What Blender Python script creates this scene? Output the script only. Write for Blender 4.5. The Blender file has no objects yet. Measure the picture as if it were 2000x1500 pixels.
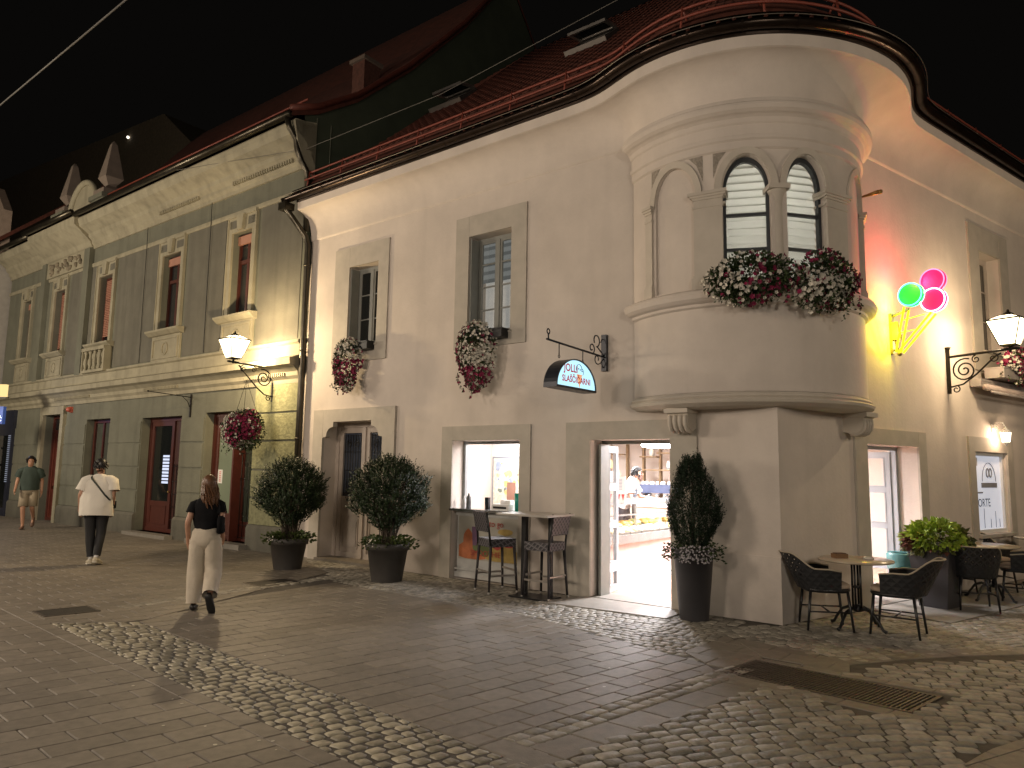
import bpy, bmesh, math, random
import numpy as np
from mathutils import Vector, Matrix
random.seed(7); np.random.seed(7)
scene = bpy.context.scene
COL = scene.collection
# ---------------------------------------------------------------- camera
F_PX = 1400.0; PITCH = math.radians(6.81); ROLL = math.radians(0.91); CAM_H = 1.68
cp, sp, cr, sr = math.cos(PITCH), math.sin(PITCH), math.cos(ROLL), math.sin(ROLL)
FW = Vector((0, cp, sp)); RT = Vector((cr, -sp*sr, cp*sr)); UP = Vector((-sr, -sp*cr, cp*cr))
cam_d = bpy.data.cameras.new('camera'); cam = bpy.data.objects.new('camera', cam_d); COL.objects.link(cam)
cam_d.sensor_width = 36.0; cam_d.lens = F_PX/2000*36; cam_d.clip_end = 500; cam_d.clip_start = 0.05
m = Matrix.Identity(4)
for i in range(3):
    m[i][0] = RT[i]; m[i][1] = UP[i]; m[i][2] = -FW[i]
m[2][3] = CAM_H
cam.matrix_world = m
scene.camera = cam
# ---------------------------------------------------------------- night sky
w = bpy.data.worlds.new('World'); scene.world = w; w.use_nodes = True
bg = w.node_tree.nodes['Background']; bg.inputs[0].default_value = (0.9, 0.8, 0.7, 1); bg.inputs[1].default_value = 0.003
scene.view_settings.view_transform = 'Standard'; scene.view_settings.look = 'None'
scene.view_settings.exposure = 0.0; scene.view_settings.gamma = 1.0
K = 1.0   # lamp scale
P_LEFT = 720*K; P_RIGHT = 215*K; P_FILL = 2200*K; P_SHOP = 300*K
def lamp(name, loc, power, color, radius=0.08, parent=None):
    d = bpy.data.lights.new(name, 'POINT'); d.energy = power; d.color = color; d.shadow_soft_size = radius
    o = bpy.data.objects.new(name, d); COL.objects.link(o); o.location = loc
    if parent:
        o.parent = parent; o.location = Vector(loc) - Vector(parent.location)
    return o
# ---------------------------------------------------------------- survey of the place (metres, from the camera foot)
AL, AR, AG = math.radians(52.05), math.radians(54.2), math.radians(52.73)
def ray(x, y): return FW + RT*((x-1000)/F_PX) - UP*((y-750)/F_PX)
def G(x, y, z=0.0):
    d = ray(x, y); t = (z-CAM_H)/d.z; return Vector((d.x*t, d.y*t, z))
CO = G(1530, 1221)                       # street corner of the white house
dl = Vector((-math.sin(AL), math.cos(AL), 0)); dr = Vector((math.sin(AR), math.cos(AR), 0)); dg = Vector((-math.sin(AG), math.cos(AG), 0))
nl = Vector((-dl.y, dl.x, 0));  nl = nl if nl.dot(CO) < 0 else -nl
nr = Vector((-dr.y, dr.x, 0));  nr = nr if nr.dot(CO) < 0 else -nr
ng = Vector((-dg.y, dg.x, 0));  ng = ng if ng.dot(CO) < 0 else -ng
J = CO + dl*9.0
def FL(u, o, z): return CO + dl*u + nl*o + Vector((0, 0, z))          # left wall frame: along, outwards, up
def FR(u, o, z): return CO + dr*u + nr*o + Vector((0, 0, z))
def FG(u, o, z): return J + dg*(u-9.0) + ng*o + Vector((0, 0, z))
def ID(x, y, z): return Vector((x, y, z))
def onp(x, y, F, off):
    o = F(0, off, 0); d = F(1, off, 0)-o; n = F(0, off+1, 0)-o; r = ray(x, y)
    t = o.dot(n)/(r.x*n.x+r.y*n.y); q = r*t
    return (q-o).dot(d), CAM_H+q.z
def LP(x, y, off=0): return onp(x, y, FL, off)
def RP(x, y, off=0): return onp(x, y, FR, off)
def GP(x, y, off=0): return onp(x, y, FG, off)
# ---------------------------------------------------------------- materials
def srgb(r, g, b): return tuple((c/255/12.92 if c <= 10 else ((c/255+0.055)/1.055)**2.4) for c in (r, g, b))
MATS = {}
def mat(name, col, rough=0.6, metal=0.0, var=0.12, scale=6.0, bump=0.0, bscale=None, island=0.0, emit=None, estr=0.0, spec=0.5, alpha=1.0, dirt=0.0, coords='Object'):
    if name in MATS: return MATS[name]
    mt = bpy.data.materials.new(name); mt.use_nodes = True
    nt = mt.node_tree; N = nt.nodes; Lk = nt.links; b = N['Principled BSDF']
    b.inputs['Roughness'].default_value = rough; b.inputs['Metallic'].default_value = metal
    b.inputs['Specular IOR Level'].default_value = spec; b.inputs['Alpha'].default_value = alpha
    geo = N.new('ShaderNodeNewGeometry')
    nz = N.new('ShaderNodeTexNoise'); nz.inputs['Scale'].default_value = scale; nz.inputs['Detail'].default_value = 6
    Lk.new(geo.outputs['Position'], nz.inputs['Vector'])
    rp = N.new('ShaderNodeMapRange'); rp.inputs[1].default_value = 0.3; rp.inputs[2].default_value = 0.7
    rp.inputs[3].default_value = 1-var; rp.inputs[4].default_value = 1+var
    Lk.new(nz.outputs['Fac'], rp.inputs[0]); val = rp.outputs[0]
    if island:
        r2 = N.new('ShaderNodeMapRange'); r2.inputs[3].default_value = 1-island; r2.inputs[4].default_value = 1+island
        Lk.new(geo.outputs['Random Per Island'], r2.inputs[0])
        mm = N.new('ShaderNodeMath'); mm.operation = 'MULTIPLY'; Lk.new(val, mm.inputs[0]); Lk.new(r2.outputs[0], mm.inputs[1]); val = mm.outputs[0]
    if dirt:
        n3 = N.new('ShaderNodeTexNoise'); n3.inputs['Scale'].default_value = 0.9; n3.inputs['Detail'].default_value = 8; n3.inputs['Roughness'].default_value = 0.65
        Lk.new(geo.outputs['Position'], n3.inputs['Vector'])
        r3 = N.new('ShaderNodeMapRange'); r3.inputs[1].default_value = 0.35; r3.inputs[2].default_value = 0.75; r3.inputs[3].default_value = 1.0; r3.inputs[4].default_value = 1-dirt
        Lk.new(n3.outputs['Fac'], r3.inputs[0])
        m3 = N.new('ShaderNodeMath'); m3.operation = 'MULTIPLY'; Lk.new(val, m3.inputs[0]); Lk.new(r3.outputs[0], m3.inputs[1]); val = m3.outputs[0]
    vm = N.new('ShaderNodeVectorMath'); vm.operation = 'SCALE'; vm.inputs[0].default_value = col[:3]; Lk.new(val, vm.inputs['Scale'])
    Lk.new(vm.outputs[0], b.inputs['Base Color'])
    if bump:
        n2 = N.new('ShaderNodeTexNoise'); n2.inputs['Scale'].default_value = bscale or scale*6; n2.inputs['Detail'].default_value = 5
        Lk.new(geo.outputs['Position'], n2.inputs['Vector'])
        bp = N.new('ShaderNodeBump'); bp.inputs['Strength'].default_value = bump; bp.inputs['Distance'].default_value = 0.02
        Lk.new(n2.outputs['Fac'], bp.inputs['Height']); Lk.new(bp.outputs[0], b.inputs['Normal'])
    if emit:
        b.inputs['Emission Color'].default_value = (*emit, 1); b.inputs['Emission Strength'].default_value = estr
    MATS[name] = mt; return mt
def glass_mat(name, tint=(1, 1, 1), refl=0.12, rough=0.03):
    if name in MATS: return MATS[name]
    mt = bpy.data.materials.new(name); mt.use_nodes = True; nt = mt.node_tree; N = nt.nodes; N.remove(N['Principled BSDF'])
    t = N.new('ShaderNodeBsdfTransparent'); t.inputs[0].default_value = (*tint, 1)
    g = N.new('ShaderNodeBsdfGlossy'); g.inputs['Roughness'].default_value = rough; g.inputs[0].default_value = (.9, .9, .9, 1)
    mx = N.new('ShaderNodeMixShader'); mx.inputs[0].default_value = refl
    nt.links.new(t.outputs[0], mx.inputs[1]); nt.links.new(g.outputs[0], mx.inputs[2]); nt.links.new(mx.outputs[0], N['Material Output'].inputs[0])
    MATS[name] = mt; return mt
def glow_mat(name, col, strength, transp=0.0):
    if name in MATS: return MATS[name]
    mt = bpy.data.materials.new(name); mt.use_nodes = True; nt = mt.node_tree; N = nt.nodes; N.remove(N['Principled BSDF'])
    e = N.new('ShaderNodeEmission'); e.inputs[0].default_value = (*col, 1); e.inputs[1].default_value = strength
    if transp:
        t = N.new('ShaderNodeBsdfTransparent'); mx = N.new('ShaderNodeMixShader'); mx.inputs[0].default_value = transp
        nt.links.new(e.outputs[0], mx.inputs[1]); nt.links.new(t.outputs[0], mx.inputs[2]); nt.links.new(mx.outputs[0], N['Material Output'].inputs[0])
    else: nt.links.new(e.outputs[0], N['Material Output'].inputs[0])
    MATS[name] = mt; return mt
PLASTER = mat('white_plaster', (.68, .605, .535), .85, var=.05, scale=1.6, bump=.16, bscale=22, dirt=.16)
def weather(mt, base_z=.55, streak=.10, splash=.22):
    "rain streaks and splash dirt with a ragged upper edge, multiplied into the base colour"
    nt = mt.node_tree; N = nt.nodes; Lk = nt.links; b = N['Principled BSDF']; src = b.inputs['Base Color'].links[0].from_socket
    geo = N.new('ShaderNodeNewGeometry'); mp = N.new('ShaderNodeMapping'); mp.inputs['Scale'].default_value = (2.6, 2.6, .16); Lk.new(geo.outputs['Position'], mp.inputs[0])
    n1 = N.new('ShaderNodeTexNoise'); n1.inputs['Scale'].default_value = 1.6; n1.inputs['Detail'].default_value = 7; Lk.new(mp.outputs[0], n1.inputs['Vector'])
    r1 = N.new('ShaderNodeMapRange'); r1.inputs[1].default_value = .48; r1.inputs[2].default_value = .72; r1.inputs[3].default_value = 1; r1.inputs[4].default_value = 1-streak; Lk.new(n1.outputs['Fac'], r1.inputs[0])
    n2 = N.new('ShaderNodeTexNoise'); n2.inputs['Scale'].default_value = 2.3; n2.inputs['Detail'].default_value = 9; n2.inputs['Roughness'].default_value = .7; Lk.new(geo.outputs['Position'], n2.inputs['Vector'])
    sx = N.new('ShaderNodeSeparateXYZ'); Lk.new(geo.outputs['Position'], sx.inputs[0])
    ad = N.new('ShaderNodeMath'); ad.operation = 'MULTIPLY_ADD'; ad.inputs[1].default_value = 1.0; Lk.new(n2.outputs['Fac'], ad.inputs[0]); ad.inputs[1].default_value = -1.5; Lk.new(sx.outputs['Z'], ad.inputs[2])
    r2 = N.new('ShaderNodeMapRange'); r2.inputs[1].default_value = -.75; r2.inputs[2].default_value = base_z-.6; r2.inputs[3].default_value = 1-splash; r2.inputs[4].default_value = 1; Lk.new(ad.outputs[0], r2.inputs[0])
    m1 = N.new('ShaderNodeMath'); m1.operation = 'MULTIPLY'; Lk.new(r1.outputs[0], m1.inputs[0]); Lk.new(r2.outputs[0], m1.inputs[1])
    v = N.new('ShaderNodeVectorMath'); v.operation = 'SCALE'; Lk.new(src, v.inputs[0]); Lk.new(m1.outputs[0], v.inputs['Scale']); Lk.new(v.outputs[0], b.inputs['Base Color'])
weather(PLASTER, streak=.045, splash=.2)
STONE = mat('stone_trim', (.46, .42, .36), .8, var=.08, scale=5, bump=.12, bscale=40)
MOULD = mat('moulding_plaster', (.60, .54, .46), .8, var=.06, scale=4, bump=.1, bscale=30, dirt=.15)
OLIVE = mat('olive_plaster', (.175, .176, .133), .88, var=.08, scale=3, bump=.3, bscale=35, dirt=.18)
OLIVE_D = mat('grey_green_plaster', (.16, .152, .12), .88, var=.08, scale=3, bump=.25, bscale=35, dirt=.18)
RUSTIC = mat('rough_stone_block', (.25, .25, .14), .9, var=.2, scale=12, bump=1.0, bscale=18)
weather(OLIVE, streak=.18, splash=.3); weather(OLIVE_D, streak=.18, splash=.3)
CREAM = mat('cream_stucco', (.36, .33, .235), .8, var=.09, scale=4, bump=.15, bscale=30, dirt=.22)
weather(CREAM, streak=.25, splash=.1)
TILE = mat('red_roof_tile', (.085, .022, .012), .8, var=.3, scale=5, bump=.2, bscale=20)
TILE_L = mat('red_roof_metal', (.11, .028, .018), .6, var=.15, scale=5)
GUTTER = mat('dark_gutter_metal', (.035, .024, .018), .28, metal=.85, var=.2, scale=6)
IRON = mat('wrought_iron', (.022, .02, .018), .45, metal=.6, var=.2, scale=20)
GREYWOOD = mat('grey_painted_wood', (.23, .235, .215), .5, var=.06, scale=8, bump=.05)
DOORWOOD = mat('beige_painted_wood', (.42, .36, .31), .55, var=.08, scale=8, bump=.08)
REDWOOD = mat('red_painted_wood', (.075, .018, .012), .42, var=.15, scale=8, bump=.06)
DARKGLASS = mat('dark_glass', (.012, .014, .014), .06, var=.1, spec=.8)
CLEAR = glass_mat('clear_glass')
BLACKW = mat('black_metal', (.015, .015, .016), .4, metal=.3, var=.2)
WHITEP = mat('white_paint', (.75, .74, .72), .5, var=.03)
WALLIN = mat('shop_wall_paint', (.62, .54, .47), .8, var=.03)
BARK = mat('bark', (.06, .045, .03), .9, var=.3, scale=30)
def leafmat(name, col, island=.5, rough=.55):
    return mat(name, col, rough, var=.2, scale=9, island=island, spec=.35)
# ---------------------------------------------------------------- mesh builder
def tagp(o, label=None, cat=None, group=None, kind=None):
    if label: o['label'] = label
    if cat: o['category'] = cat
    if group: o['group'] = group
    if kind: o['kind'] = kind
    return o
def thing(name, label, cat, loc=(0, 0, 0), rz=0.0, group=None):
    o = bpy.data.objects.new(name, None); COL.objects.link(o); o.location = loc; o.rotation_euler = (0, 0, rz)
    o.empty_display_size = 0.2
    return tagp(o, label, cat, group)
def root_of(o):
    v = Vector((0, 0, 0))
    while o is not None: v += Vector(o.location); o = o.parent
    return v
class MB:
    def __init__(s): s.v = []; s.f = []; s.mi = []; s.sm = []; s.cur = 0; s.smooth = False; s.uv = None
    def add(s, vs, fs, smooth=None):
        b = len(s.v); s.v.extend([tuple(p) for p in vs])
        for f in fs: s.f.append([b+i for i in f]); s.mi.append(s.cur); s.sm.append(s.smooth if smooth is None else smooth)
    def poly(s, pts): s.add(pts, [list(range(len(pts)))], False)
    def box(s, F, u0, u1, o0, o1, z0, z1):
        P = [F(u, o, z) for z in (z0, z1) for (u, o) in ((u0, o0), (u1, o0), (u1, o1), (u0, o1))]
        s.add(P, [(0, 3, 2, 1), (4, 5, 6, 7), (0, 1, 5, 4), (1, 2, 6, 5), (2, 3, 7, 6), (3, 0, 4, 7)], False); return s
    def frame(s, F, u0, u1, z0, z1, w, o0, o1, bottom=True, wt=None):
        wt = w if wt is None else wt
        s.box(F, u0, u0+w, o0, o1, z0, z1); s.box(F, u1-w, u1, o0, o1, z0, z1)
        s.box(F, u0+w, u1-w, o0, o1-.001, z1-wt, z1)
        if bottom: s.box(F, u0+w, u1-w, o0, o1-.001, z0, z0+w)
        return s
    def prism(s, bot, top):
        n = len(bot); s.add(list(bot)+list(top), [tuple(range(n-1, -1, -1)), tuple(range(n, 2*n))]+[(i, (i+1) % n, n+(i+1) % n, n+i) for i in range(n)], False); return s
    def extr(s, F, prof, a0, a1, axis='u'):
        "extrude a polygon: axis u: prof=(o,z); axis o: prof=(u,z); axis z: prof=(u,o)"
        f = {'u': lambda p, a: F(a, p[0], p[1]), 'o': lambda p, a: F(p[0], a, p[1]), 'z': lambda p, a: F(p[0], p[1], a)}[axis]
        return s.prism([f(p, a0) for p in prof], [f(p, a1) for p in prof])
    def tube(s, pts, r, n=8, closed=False, caps=True):
        pts = [Vector(p) for p in pts]; rr = r if isinstance(r, (list, tuple)) else [r]*len(pts)
        L = len(pts); vs = []; ref = None
        for i, p in enumerate(pts):
            a = pts[(i-1) % L] if (i > 0 or closed) else p; b = pts[(i+1) % L] if (i < L-1 or closed) else p
            t = (b-a).normalized() if (b-a).length > 1e-9 else Vector((0, 0, 1))
            if ref is None:
                ref = Vector((0, 0, 1)) if abs(t.z) < .9 else Vector((1, 0, 0))
                x = t.cross(ref).normalized()
            else: x = (x - t*x.dot(t)).normalized()
            y = t.cross(x)
            for k in range(n):
                a2 = 2*math.pi*k/n; vs.append(p + (x*math.cos(a2)+y*math.sin(a2))*rr[i])
        fs = []
        for i in range(L if closed else L-1):
            for k in range(n):
                a = i*n+k; b = i*n+(k+1) % n; j = (i+1) % L; fs.append((a, b, j*n+(k+1) % n, j*n+k))
        if caps and not closed: fs.append(tuple(range(n-1, -1, -1))); fs.append(tuple((L-1)*n+k for k in range(n)))
        s.add(vs, fs, n > 4); return s
    def lathe(s, c, prof, n=24, a0=0.0, a1=2*math.pi, F=None, caps=True):
        "prof=(r,z) about vertical axis through c"
        c = Vector(c); full = abs(a1-a0-2*math.pi) < 1e-6; m_ = n if full else n+1; vs = []
        for (r, z) in prof:
            for k in range(m_):
                a = a0+(a1-a0)*k/n; vs.append(c+Vector((r*math.sin(a), -r*math.cos(a), z)))
        fs = []
        for i in range(len(prof)-1):
            for k in range(n if full else n):
                k2 = (k+1) % m_; fs.append((i*m_+k, i*m_+k2, (i+1)*m_+k2, (i+1)*m_+k))
        if caps and full:
            fs.append(tuple(range(m_-1, -1, -1))); fs.append(tuple((len(prof)-1)*m_+k for k in range(m_)))
        s.add(vs, fs, True); return s
    def loft(s, rings, n=20, caps=True, xref=(1, 0, 0), wob=0.0, seed=0, sup=2.0):
        "rings: (centre, rx, ry) with xref axis for rx"
        rnd = random.Random(seed); ph = [rnd.uniform(0, 6.28) for _ in range(6)]
        vs = []; L = len(rings); cs = [Vector(r[0]) for r in rings]
        for i, (c, rx, ry) in enumerate(rings):
            t = (cs[min(i+1, L-1)]-cs[max(i-1, 0)])
            t = t.normalized() if t.length > 1e-6 else Vector((0, 0, 1))
            x = Vector(xref); x = (x-t*x.dot(t)).normalized(); y = t.cross(x); q = i*.9
            for k in range(n):
                a = 2*math.pi*k/n; ca, sa = math.cos(a), math.sin(a)
                e = (abs(ca)**sup+abs(sa)**sup)**(-1/sup)
                g = 1+wob*(math.sin(5*a+ph[0]+q)+.7*math.sin(3*a+ph[1]-q*1.3)+.5*math.sin(9*a+ph[2]+q*.4)+.6*math.sin(q*2.1+ph[3]+a))
                vs.append(cs[i]+(x*ca*rx+y*sa*ry)*e*g)
        fs = [(i*n+k, i*n+(k+1) % n, (i+1)*n+(k+1) % n, (i+1)*n+k) for i in range(L-1) for k in range(n)]
        if caps: fs += [tuple(range(n-1, -1, -1)), tuple((L-1)*n+k for k in range(n))]
        s.add(vs, fs, True); return s
    def sphere(s, c, r, n=12, m_=8, sc=(1, 1, 1)):
        prof = [(r*math.sin(math.pi*i/m_)+1e-4, -r*math.cos(math.pi*i/m_)) for i in range(m_+1)]
        c = Vector(c); vs = []
        for (rr, z) in prof:
            for k in range(n): a = 2*math.pi*k/n; vs.append(c+Vector((rr*math.cos(a)*sc[0], rr*math.sin(a)*sc[1], z*sc[2])))
        fs = [(i*n+k, i*n+(k+1) % n, (i+1)*n+(k+1) % n, (i+1)*n+k) for i in range(m_) for k in range(n)]
        s.add(vs, fs, True); return s
    def build(s, name, mats, parent=None, label=None, world=True):
        if not isinstance(mats, (list, tuple)): mats = [mats]
        off = root_of(parent) if (parent is not None and world) else Vector((0, 0, 0))
        me = bpy.data.meshes.new(name)
        me.from_pydata([(p[0]-off.x, p[1]-off.y, p[2]-off.z) for p in s.v], [], s.f); 
        for mt in mats: me.materials.append(mt)
        me.polygons.foreach_set('material_index', s.mi); me.polygons.foreach_set('use_smooth', s.sm)
        if s.uv is not None:
            ul = me.uv_layers.new(name='UVMap')
            for lp in me.loops: ul.data[lp.index].uv = s.uv[lp.vertex_index]
        me.update()
        bm = bmesh.new(); bm.from_mesh(me); bmesh.ops.recalc_face_normals(bm, faces=bm.faces); bm.to_mesh(me); bm.free()
        o = bpy.data.objects.new(name, me); COL.objects.link(o)
        if parent is not None: o.parent = parent
        if label: o['label'] = label
        return o
def copy_tree(o, parent=None):
    c = o.copy(); COL.objects.link(c)
    if parent is not None: c.parent = parent
    for ch in list(o.children): copy_tree(ch, c)
    return c
def text_mesh(mb, txt, size, T, depth=0.0, align='CENTER', bold=0.0):
    "T maps (x,y) of the lettering plane to world"
    cu = bpy.data.curves.new('t', 'FONT'); cu.body = txt; cu.size = size; cu.align_x = align; cu.resolution_u = 3; cu.offset = bold
    ob = bpy.data.objects.new('t', cu); COL.objects.link(ob)
    dg_ = bpy.context.evaluated_depsgraph_get(); me = bpy.data.meshes.new_from_object(ob.evaluated_get(dg_))
    mb.add([T(v.co.x, v.co.y) for v in me.vertices], [tuple(p.vertices) for p in me.polygons], False)
    bpy.data.objects.remove(ob); bpy.data.meshes.remove(me); bpy.data.curves.remove(cu)
def spiral(F2, c, r0, turns, start, sgn=1, n=26, rend=.02):
    "F2 maps (s,z) to world; returns points winding inwards from radius r0"
    return [F2(c[0]+(r0+(rend-r0)*i/n)*math.cos(start+sgn*turns*2*math.pi*i/n), c[1]+(r0+(rend-r0)*i/n)*math.sin(start+sgn*turns*2*math.pi*i/n)) for i in range(n+1)]
def rot_axis(v, rnd): 
    a = Vector((rnd.gauss(0, 1), rnd.gauss(0, 1), rnd.gauss(0, 1))); a = a-v*a.dot(v)
    return a.normalized() if a.length > 1e-5 else Vector((1, 0, 0))
def leaf(mb, p, d, side, l, wd, fold=.0):
    "pointed leaf starting at p along d"
    nrm = d.cross(side)
    mb.add([p, p+d*l*.45+side*wd-nrm*fold, p+d*l, p+d*l*.45-side*wd-nrm*fold], [(0, 1, 2, 3)] if not fold else [(0, 1, 2), (0, 2, 3)], False)
def blossom(mb, p, nrm, r, rnd):
    x = rot_axis(nrm, rnd); y = nrm.cross(x); vs = [p-nrm*r*.35]
    for k in range(10):
        a = 2*math.pi*k/10; q = r*(1.0 if k % 2 == 0 else .74); vs.append(p+(x*math.cos(a)+y*math.sin(a))*q+nrm*r*(.12 if k % 2 else 0))
    mb.add(vs, [(0, 1+k, 1+(k+1) % 10) for k in range(10)], False)
# ================================================================ GROUND AND PAVING
def struct(o): o['kind'] = 'structure'; return o
GROUND = mat('ground_mortar', (.075, .065, .052), .85, var=.3, scale=9, bump=.3)
PAVER = mat('concrete_paver', (.185, .160, .128), .55, var=.16, scale=14, bump=.22, bscale=120, island=.16, dirt=.25)
SLAB = mat('stone_slab', (.19, .165, .132), .6, var=.16, scale=11, bump=.2, bscale=90, island=.12, dirt=.2)
COBBLE = mat('granite_cobble', (.26, .24, .20), .58, var=.22, scale=18, bump=.35, bscale=60, island=.34, dirt=.15)
COBBLE_L = mat('pale_cobble', (.30, .27, .20), .5, var=.22, scale=18, bump=.35, bscale=60, island=.42, dirt=.1)
THRESH = mat('threshold_stone', (.24, .22, .19), .5, var=.1, scale=8, bump=.1, dirt=.15)
g = MB(); g.poly([ID(-120, -60, -.008), ID(120, -60, -.008), ID(120, 160, -.008), ID(-120, 160, -.008)])
struct(g.build('ground', GROUND))
def clip(poly, zone):
    out = list(poly); n = len(zone)
    ar = sum(zone[i][0]*zone[(i+1) % n][1]-zone[(i+1) % n][0]*zone[i][1] for i in range(n)); sg = 1 if ar > 0 else -1
    for i in range(n):
        a = zone[i]; b = zone[(i+1) % n]; e = ((b[0]-a[0])*sg, (b[1]-a[1])*sg)
        side = lambda p: e[0]*(p[1]-a[1])-e[1]*(p[0]-a[0])
        new = []
        for j in range(len(out)):
            p = out[j]; q = out[(j+1) % len(out)]; sp_, sq = side(p), side(q)
            if sp_ >= 0: new.append(p)
            if (sp_ >= 0) != (sq >= 0):
                t = sp_/(sp_-sq); new.append((p[0]+(q[0]-p[0])*t, p[1]+(q[1]-p[1])*t))
        out = new
        if len(out) < 3: return []
    return out
def inpoly(x, y, z):
    c = False; n = len(z)
    for i in range(n):
        a, b = z[i], z[(i+1) % n]
        if (a[1] > y) != (b[1] > y) and x < (b[0]-a[0])*(y-a[1])/(b[1]-a[1])+a[0]: c = not c
    return c
def area(p): return abs(sum(p[i][0]*p[(i+1) % len(p)][1]-p[(i+1) % len(p)][0]*p[i][1] for i in range(len(p))))/2
def stone(mb, poly, gap, top, ch, dome=0.0, rnd=random, jit=0.0):
    n = len(poly); cx = sum(p[0] for p in poly)/n; cy = sum(p[1] for p in poly)/n
    tx, ty = rnd.uniform(-jit, jit), rnd.uniform(-jit, jit)
    def ring(d, z):
        r = []
        for p in poly:
            v = Vector((p[0]-cx, p[1]-cy)); l = v.length; v2 = v*(max(l-d, l*.3)/l) if l > 1e-6 else v
            r.append((cx+v2.x, cy+v2.y, z+tx*v2.x+ty*v2.y))
        return r
    a = ring(gap, -.008); b = ring(gap+ch*.35, top-ch*.55); c = ring(gap+ch*1.6, top)
    vs = a+b+c; fs = [(i, (i+1) % n, n+(i+1) % n, n+i) for i in range(n)]+[(n+i, n+(i+1) % n, 2*n+(i+1) % n, 2*n+i) for i in range(n)]
    if dome: vs.append((cx, cy, top+dome)); fs += [(2*n+i, 2*n+(i+1) % n, 3*n) for i in range(n)]
    else: fs.append(tuple(range(2*n, 3*n)))
    mb.add(vs, fs, dome > 0)
def lay(mb, zones, org, e1, e2, l1, l2, gap, ch, top=0.0, dome=0.0, jit=0.0, bond=.5, rag=0.0, rng=((-60, 60), (-60, 60)), seed=1, octo=False, excl=None, whole=False):
    "rows run along e1; stones l1 long, rows l2 deep"
    rnd = random.Random(seed)
    for zone in zones:
        # zone bounds in e1/e2 coordinates
        det = e1.x*e2.y-e1.y*e2.x
        def inv(p): dx, dy = p[0]-org.x, p[1]-org.y; return ((dx*e2.y-dy*e2.x)/det, (e1.x*dy-e1.y*dx)/det)
        q = [inv(p) for p in zone]; a0, a1 = min(p[0] for p in q), max(p[0] for p in q); b0, b1 = min(p[1] for p in q), max(p[1] for p in q)
        for j in range(int(b0/l2)-1, int(b1/l2)+2):
            off = (j % 2)*bond*l1+rnd.uniform(-rag, rag)*l1
            x = math.floor(a0/l1)*l1-l1+off
            while x < a1+l1:
                ln = l1*(1+rnd.uniform(-rag, rag)*.7)
                P0, P1, y0, y1 = x, x+ln, j*l2+rnd.uniform(-rag, rag)*l2*.12, (j+1)*l2+rnd.uniform(-rag, rag)*l2*.12
                if octo:
                    c = .15*min(ln, l2); cc = [(P0+c, y0), (P1-c, y0), (P1, y0+c), (P1, y1-c), (P1-c, y1), (P0+c, y1), (P0, y1-c), (P0, y0+c)]
                    cc = [(a+rnd.uniform(-.007, .007), b+rnd.uniform(-.007, .007)) for a, b in cc]
                else: cc = [(P0, y0), (P1, y0), (P1, y1), (P0, y1)]
                x += ln
                poly = [(org.x+e1.x*a+e2.x*b, org.y+e1.y*a+e2.y*b) for a, b in cc]
                cx = sum(p[0] for p in poly)/len(poly); cy = sum(p[1] for p in poly)/len(poly)
                if cy > -1 and not (-1.25 < (cx)/(max(cy, .01)+1.0) < 1.25): continue
                if excl and excl(cx, cy): continue
                if whole:
                    if not inpoly(cx, cy, zone): continue
                    pc = poly
                else: pc = clip(poly, zone)
                if len(pc) < 3 or area(pc) < .12*ln*l2: continue
                stone(mb, pc, gap, top+rnd.uniform(-1, 1)*jit, ch, dome, rnd, jit*2)
def dirv(az): a = math.radians(az); return Vector((math.sin(a), math.cos(a), 0))
eb = dirv(-48.6); er = dirv(48.0); ef = dirv(-52.05)
def V2(v): return (v.x, v.y)
def ln(p, d, t): return (p[0]+d.x*t, p[1]+d.y*t)
A0 = (-1.06, 4.29); BL = (-.83, 4.28); BR = (.02, 4.44)
# left pavers (to the left of the slab row)
wl = CO+dl*30; 
zoneA = [ln(A0, eb, -6), ln(A0, eb, 40), ln(A0, eb, 40), (-60, 30), (-60, -8), (-6, -8)]
zoneA = [ln(A0, eb, -7), ln(A0, eb, 34), (ln(A0, eb, 34)[0]-30, ln(A0, eb, 34)[1]-30), (ln(A0, eb, -7)[0]-30, ln(A0, eb, -7)[1]-30)]
band_end = 5.3
mb = MB()
lay(mb, [zoneA], Vector((A0[0], A0[1], 0)), er, eb, .40, .215, .004, .006, jit=.0012, seed=3)
# right field between the cobble band and the facade strip
FE0 = (-2.55, 10.79); FE1 = (.28, 8.51); FE2 = (1.75, 6.62)
DR1 = (-.03, 4.76)
sB = ln(DR1, er, .0)
B_far = ln(BR, eb, band_end)
def isect(p, d, q, e):
    k = d.x*e.y-d.y*e.x; t = ((q[0]-p[0])*e.y-(q[1]-p[1])*e.x)/k; return (p[0]+d.x*t, p[1]+d.y*t)
SX = isect(BR, eb, DR1, er)
zoneB1 = [SX, B_far, (B_far[0]+.45, B_far[1]+1.45), FE0, FE1, FE2, ln(DR1, er, 2.45)]
zoneB2 = [SX, FE1, FE2, ln(DR1, er, 2.75)]
lay(mb, [zoneB1], Vector((BR[0], BR[1], 0)), er, eb, .335, .215, .004, .006, jit=.0012, seed=4)
# beyond the far double row, up to the grey house
G0 = CO+dl*8.9; G1 = CO+dl*30
far_a = ln(BR, eb, band_end); zoneE = [far_a, ln(A0, eb, band_end), ln(A0, eb, 34), V2(G1+nl*(-.02)), V2(G0+nl*.0), (FE0[0]-.32, FE0[1]+.12)]
zoneE = [(far_a[0], far_a[1]), ln(A0, eb, band_end), ln(A0, eb, 30), V2(CO+dl*31), V2(CO+dl*8.9), (-2.9, 11.75)]
lay(mb, [zoneE], Vector((BR[0], BR[1], 0)), er, eb, .335, .215, .004, .006, jit=.0012, seed=5)
struct(mb.build('paving_stones', PAVER))
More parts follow.
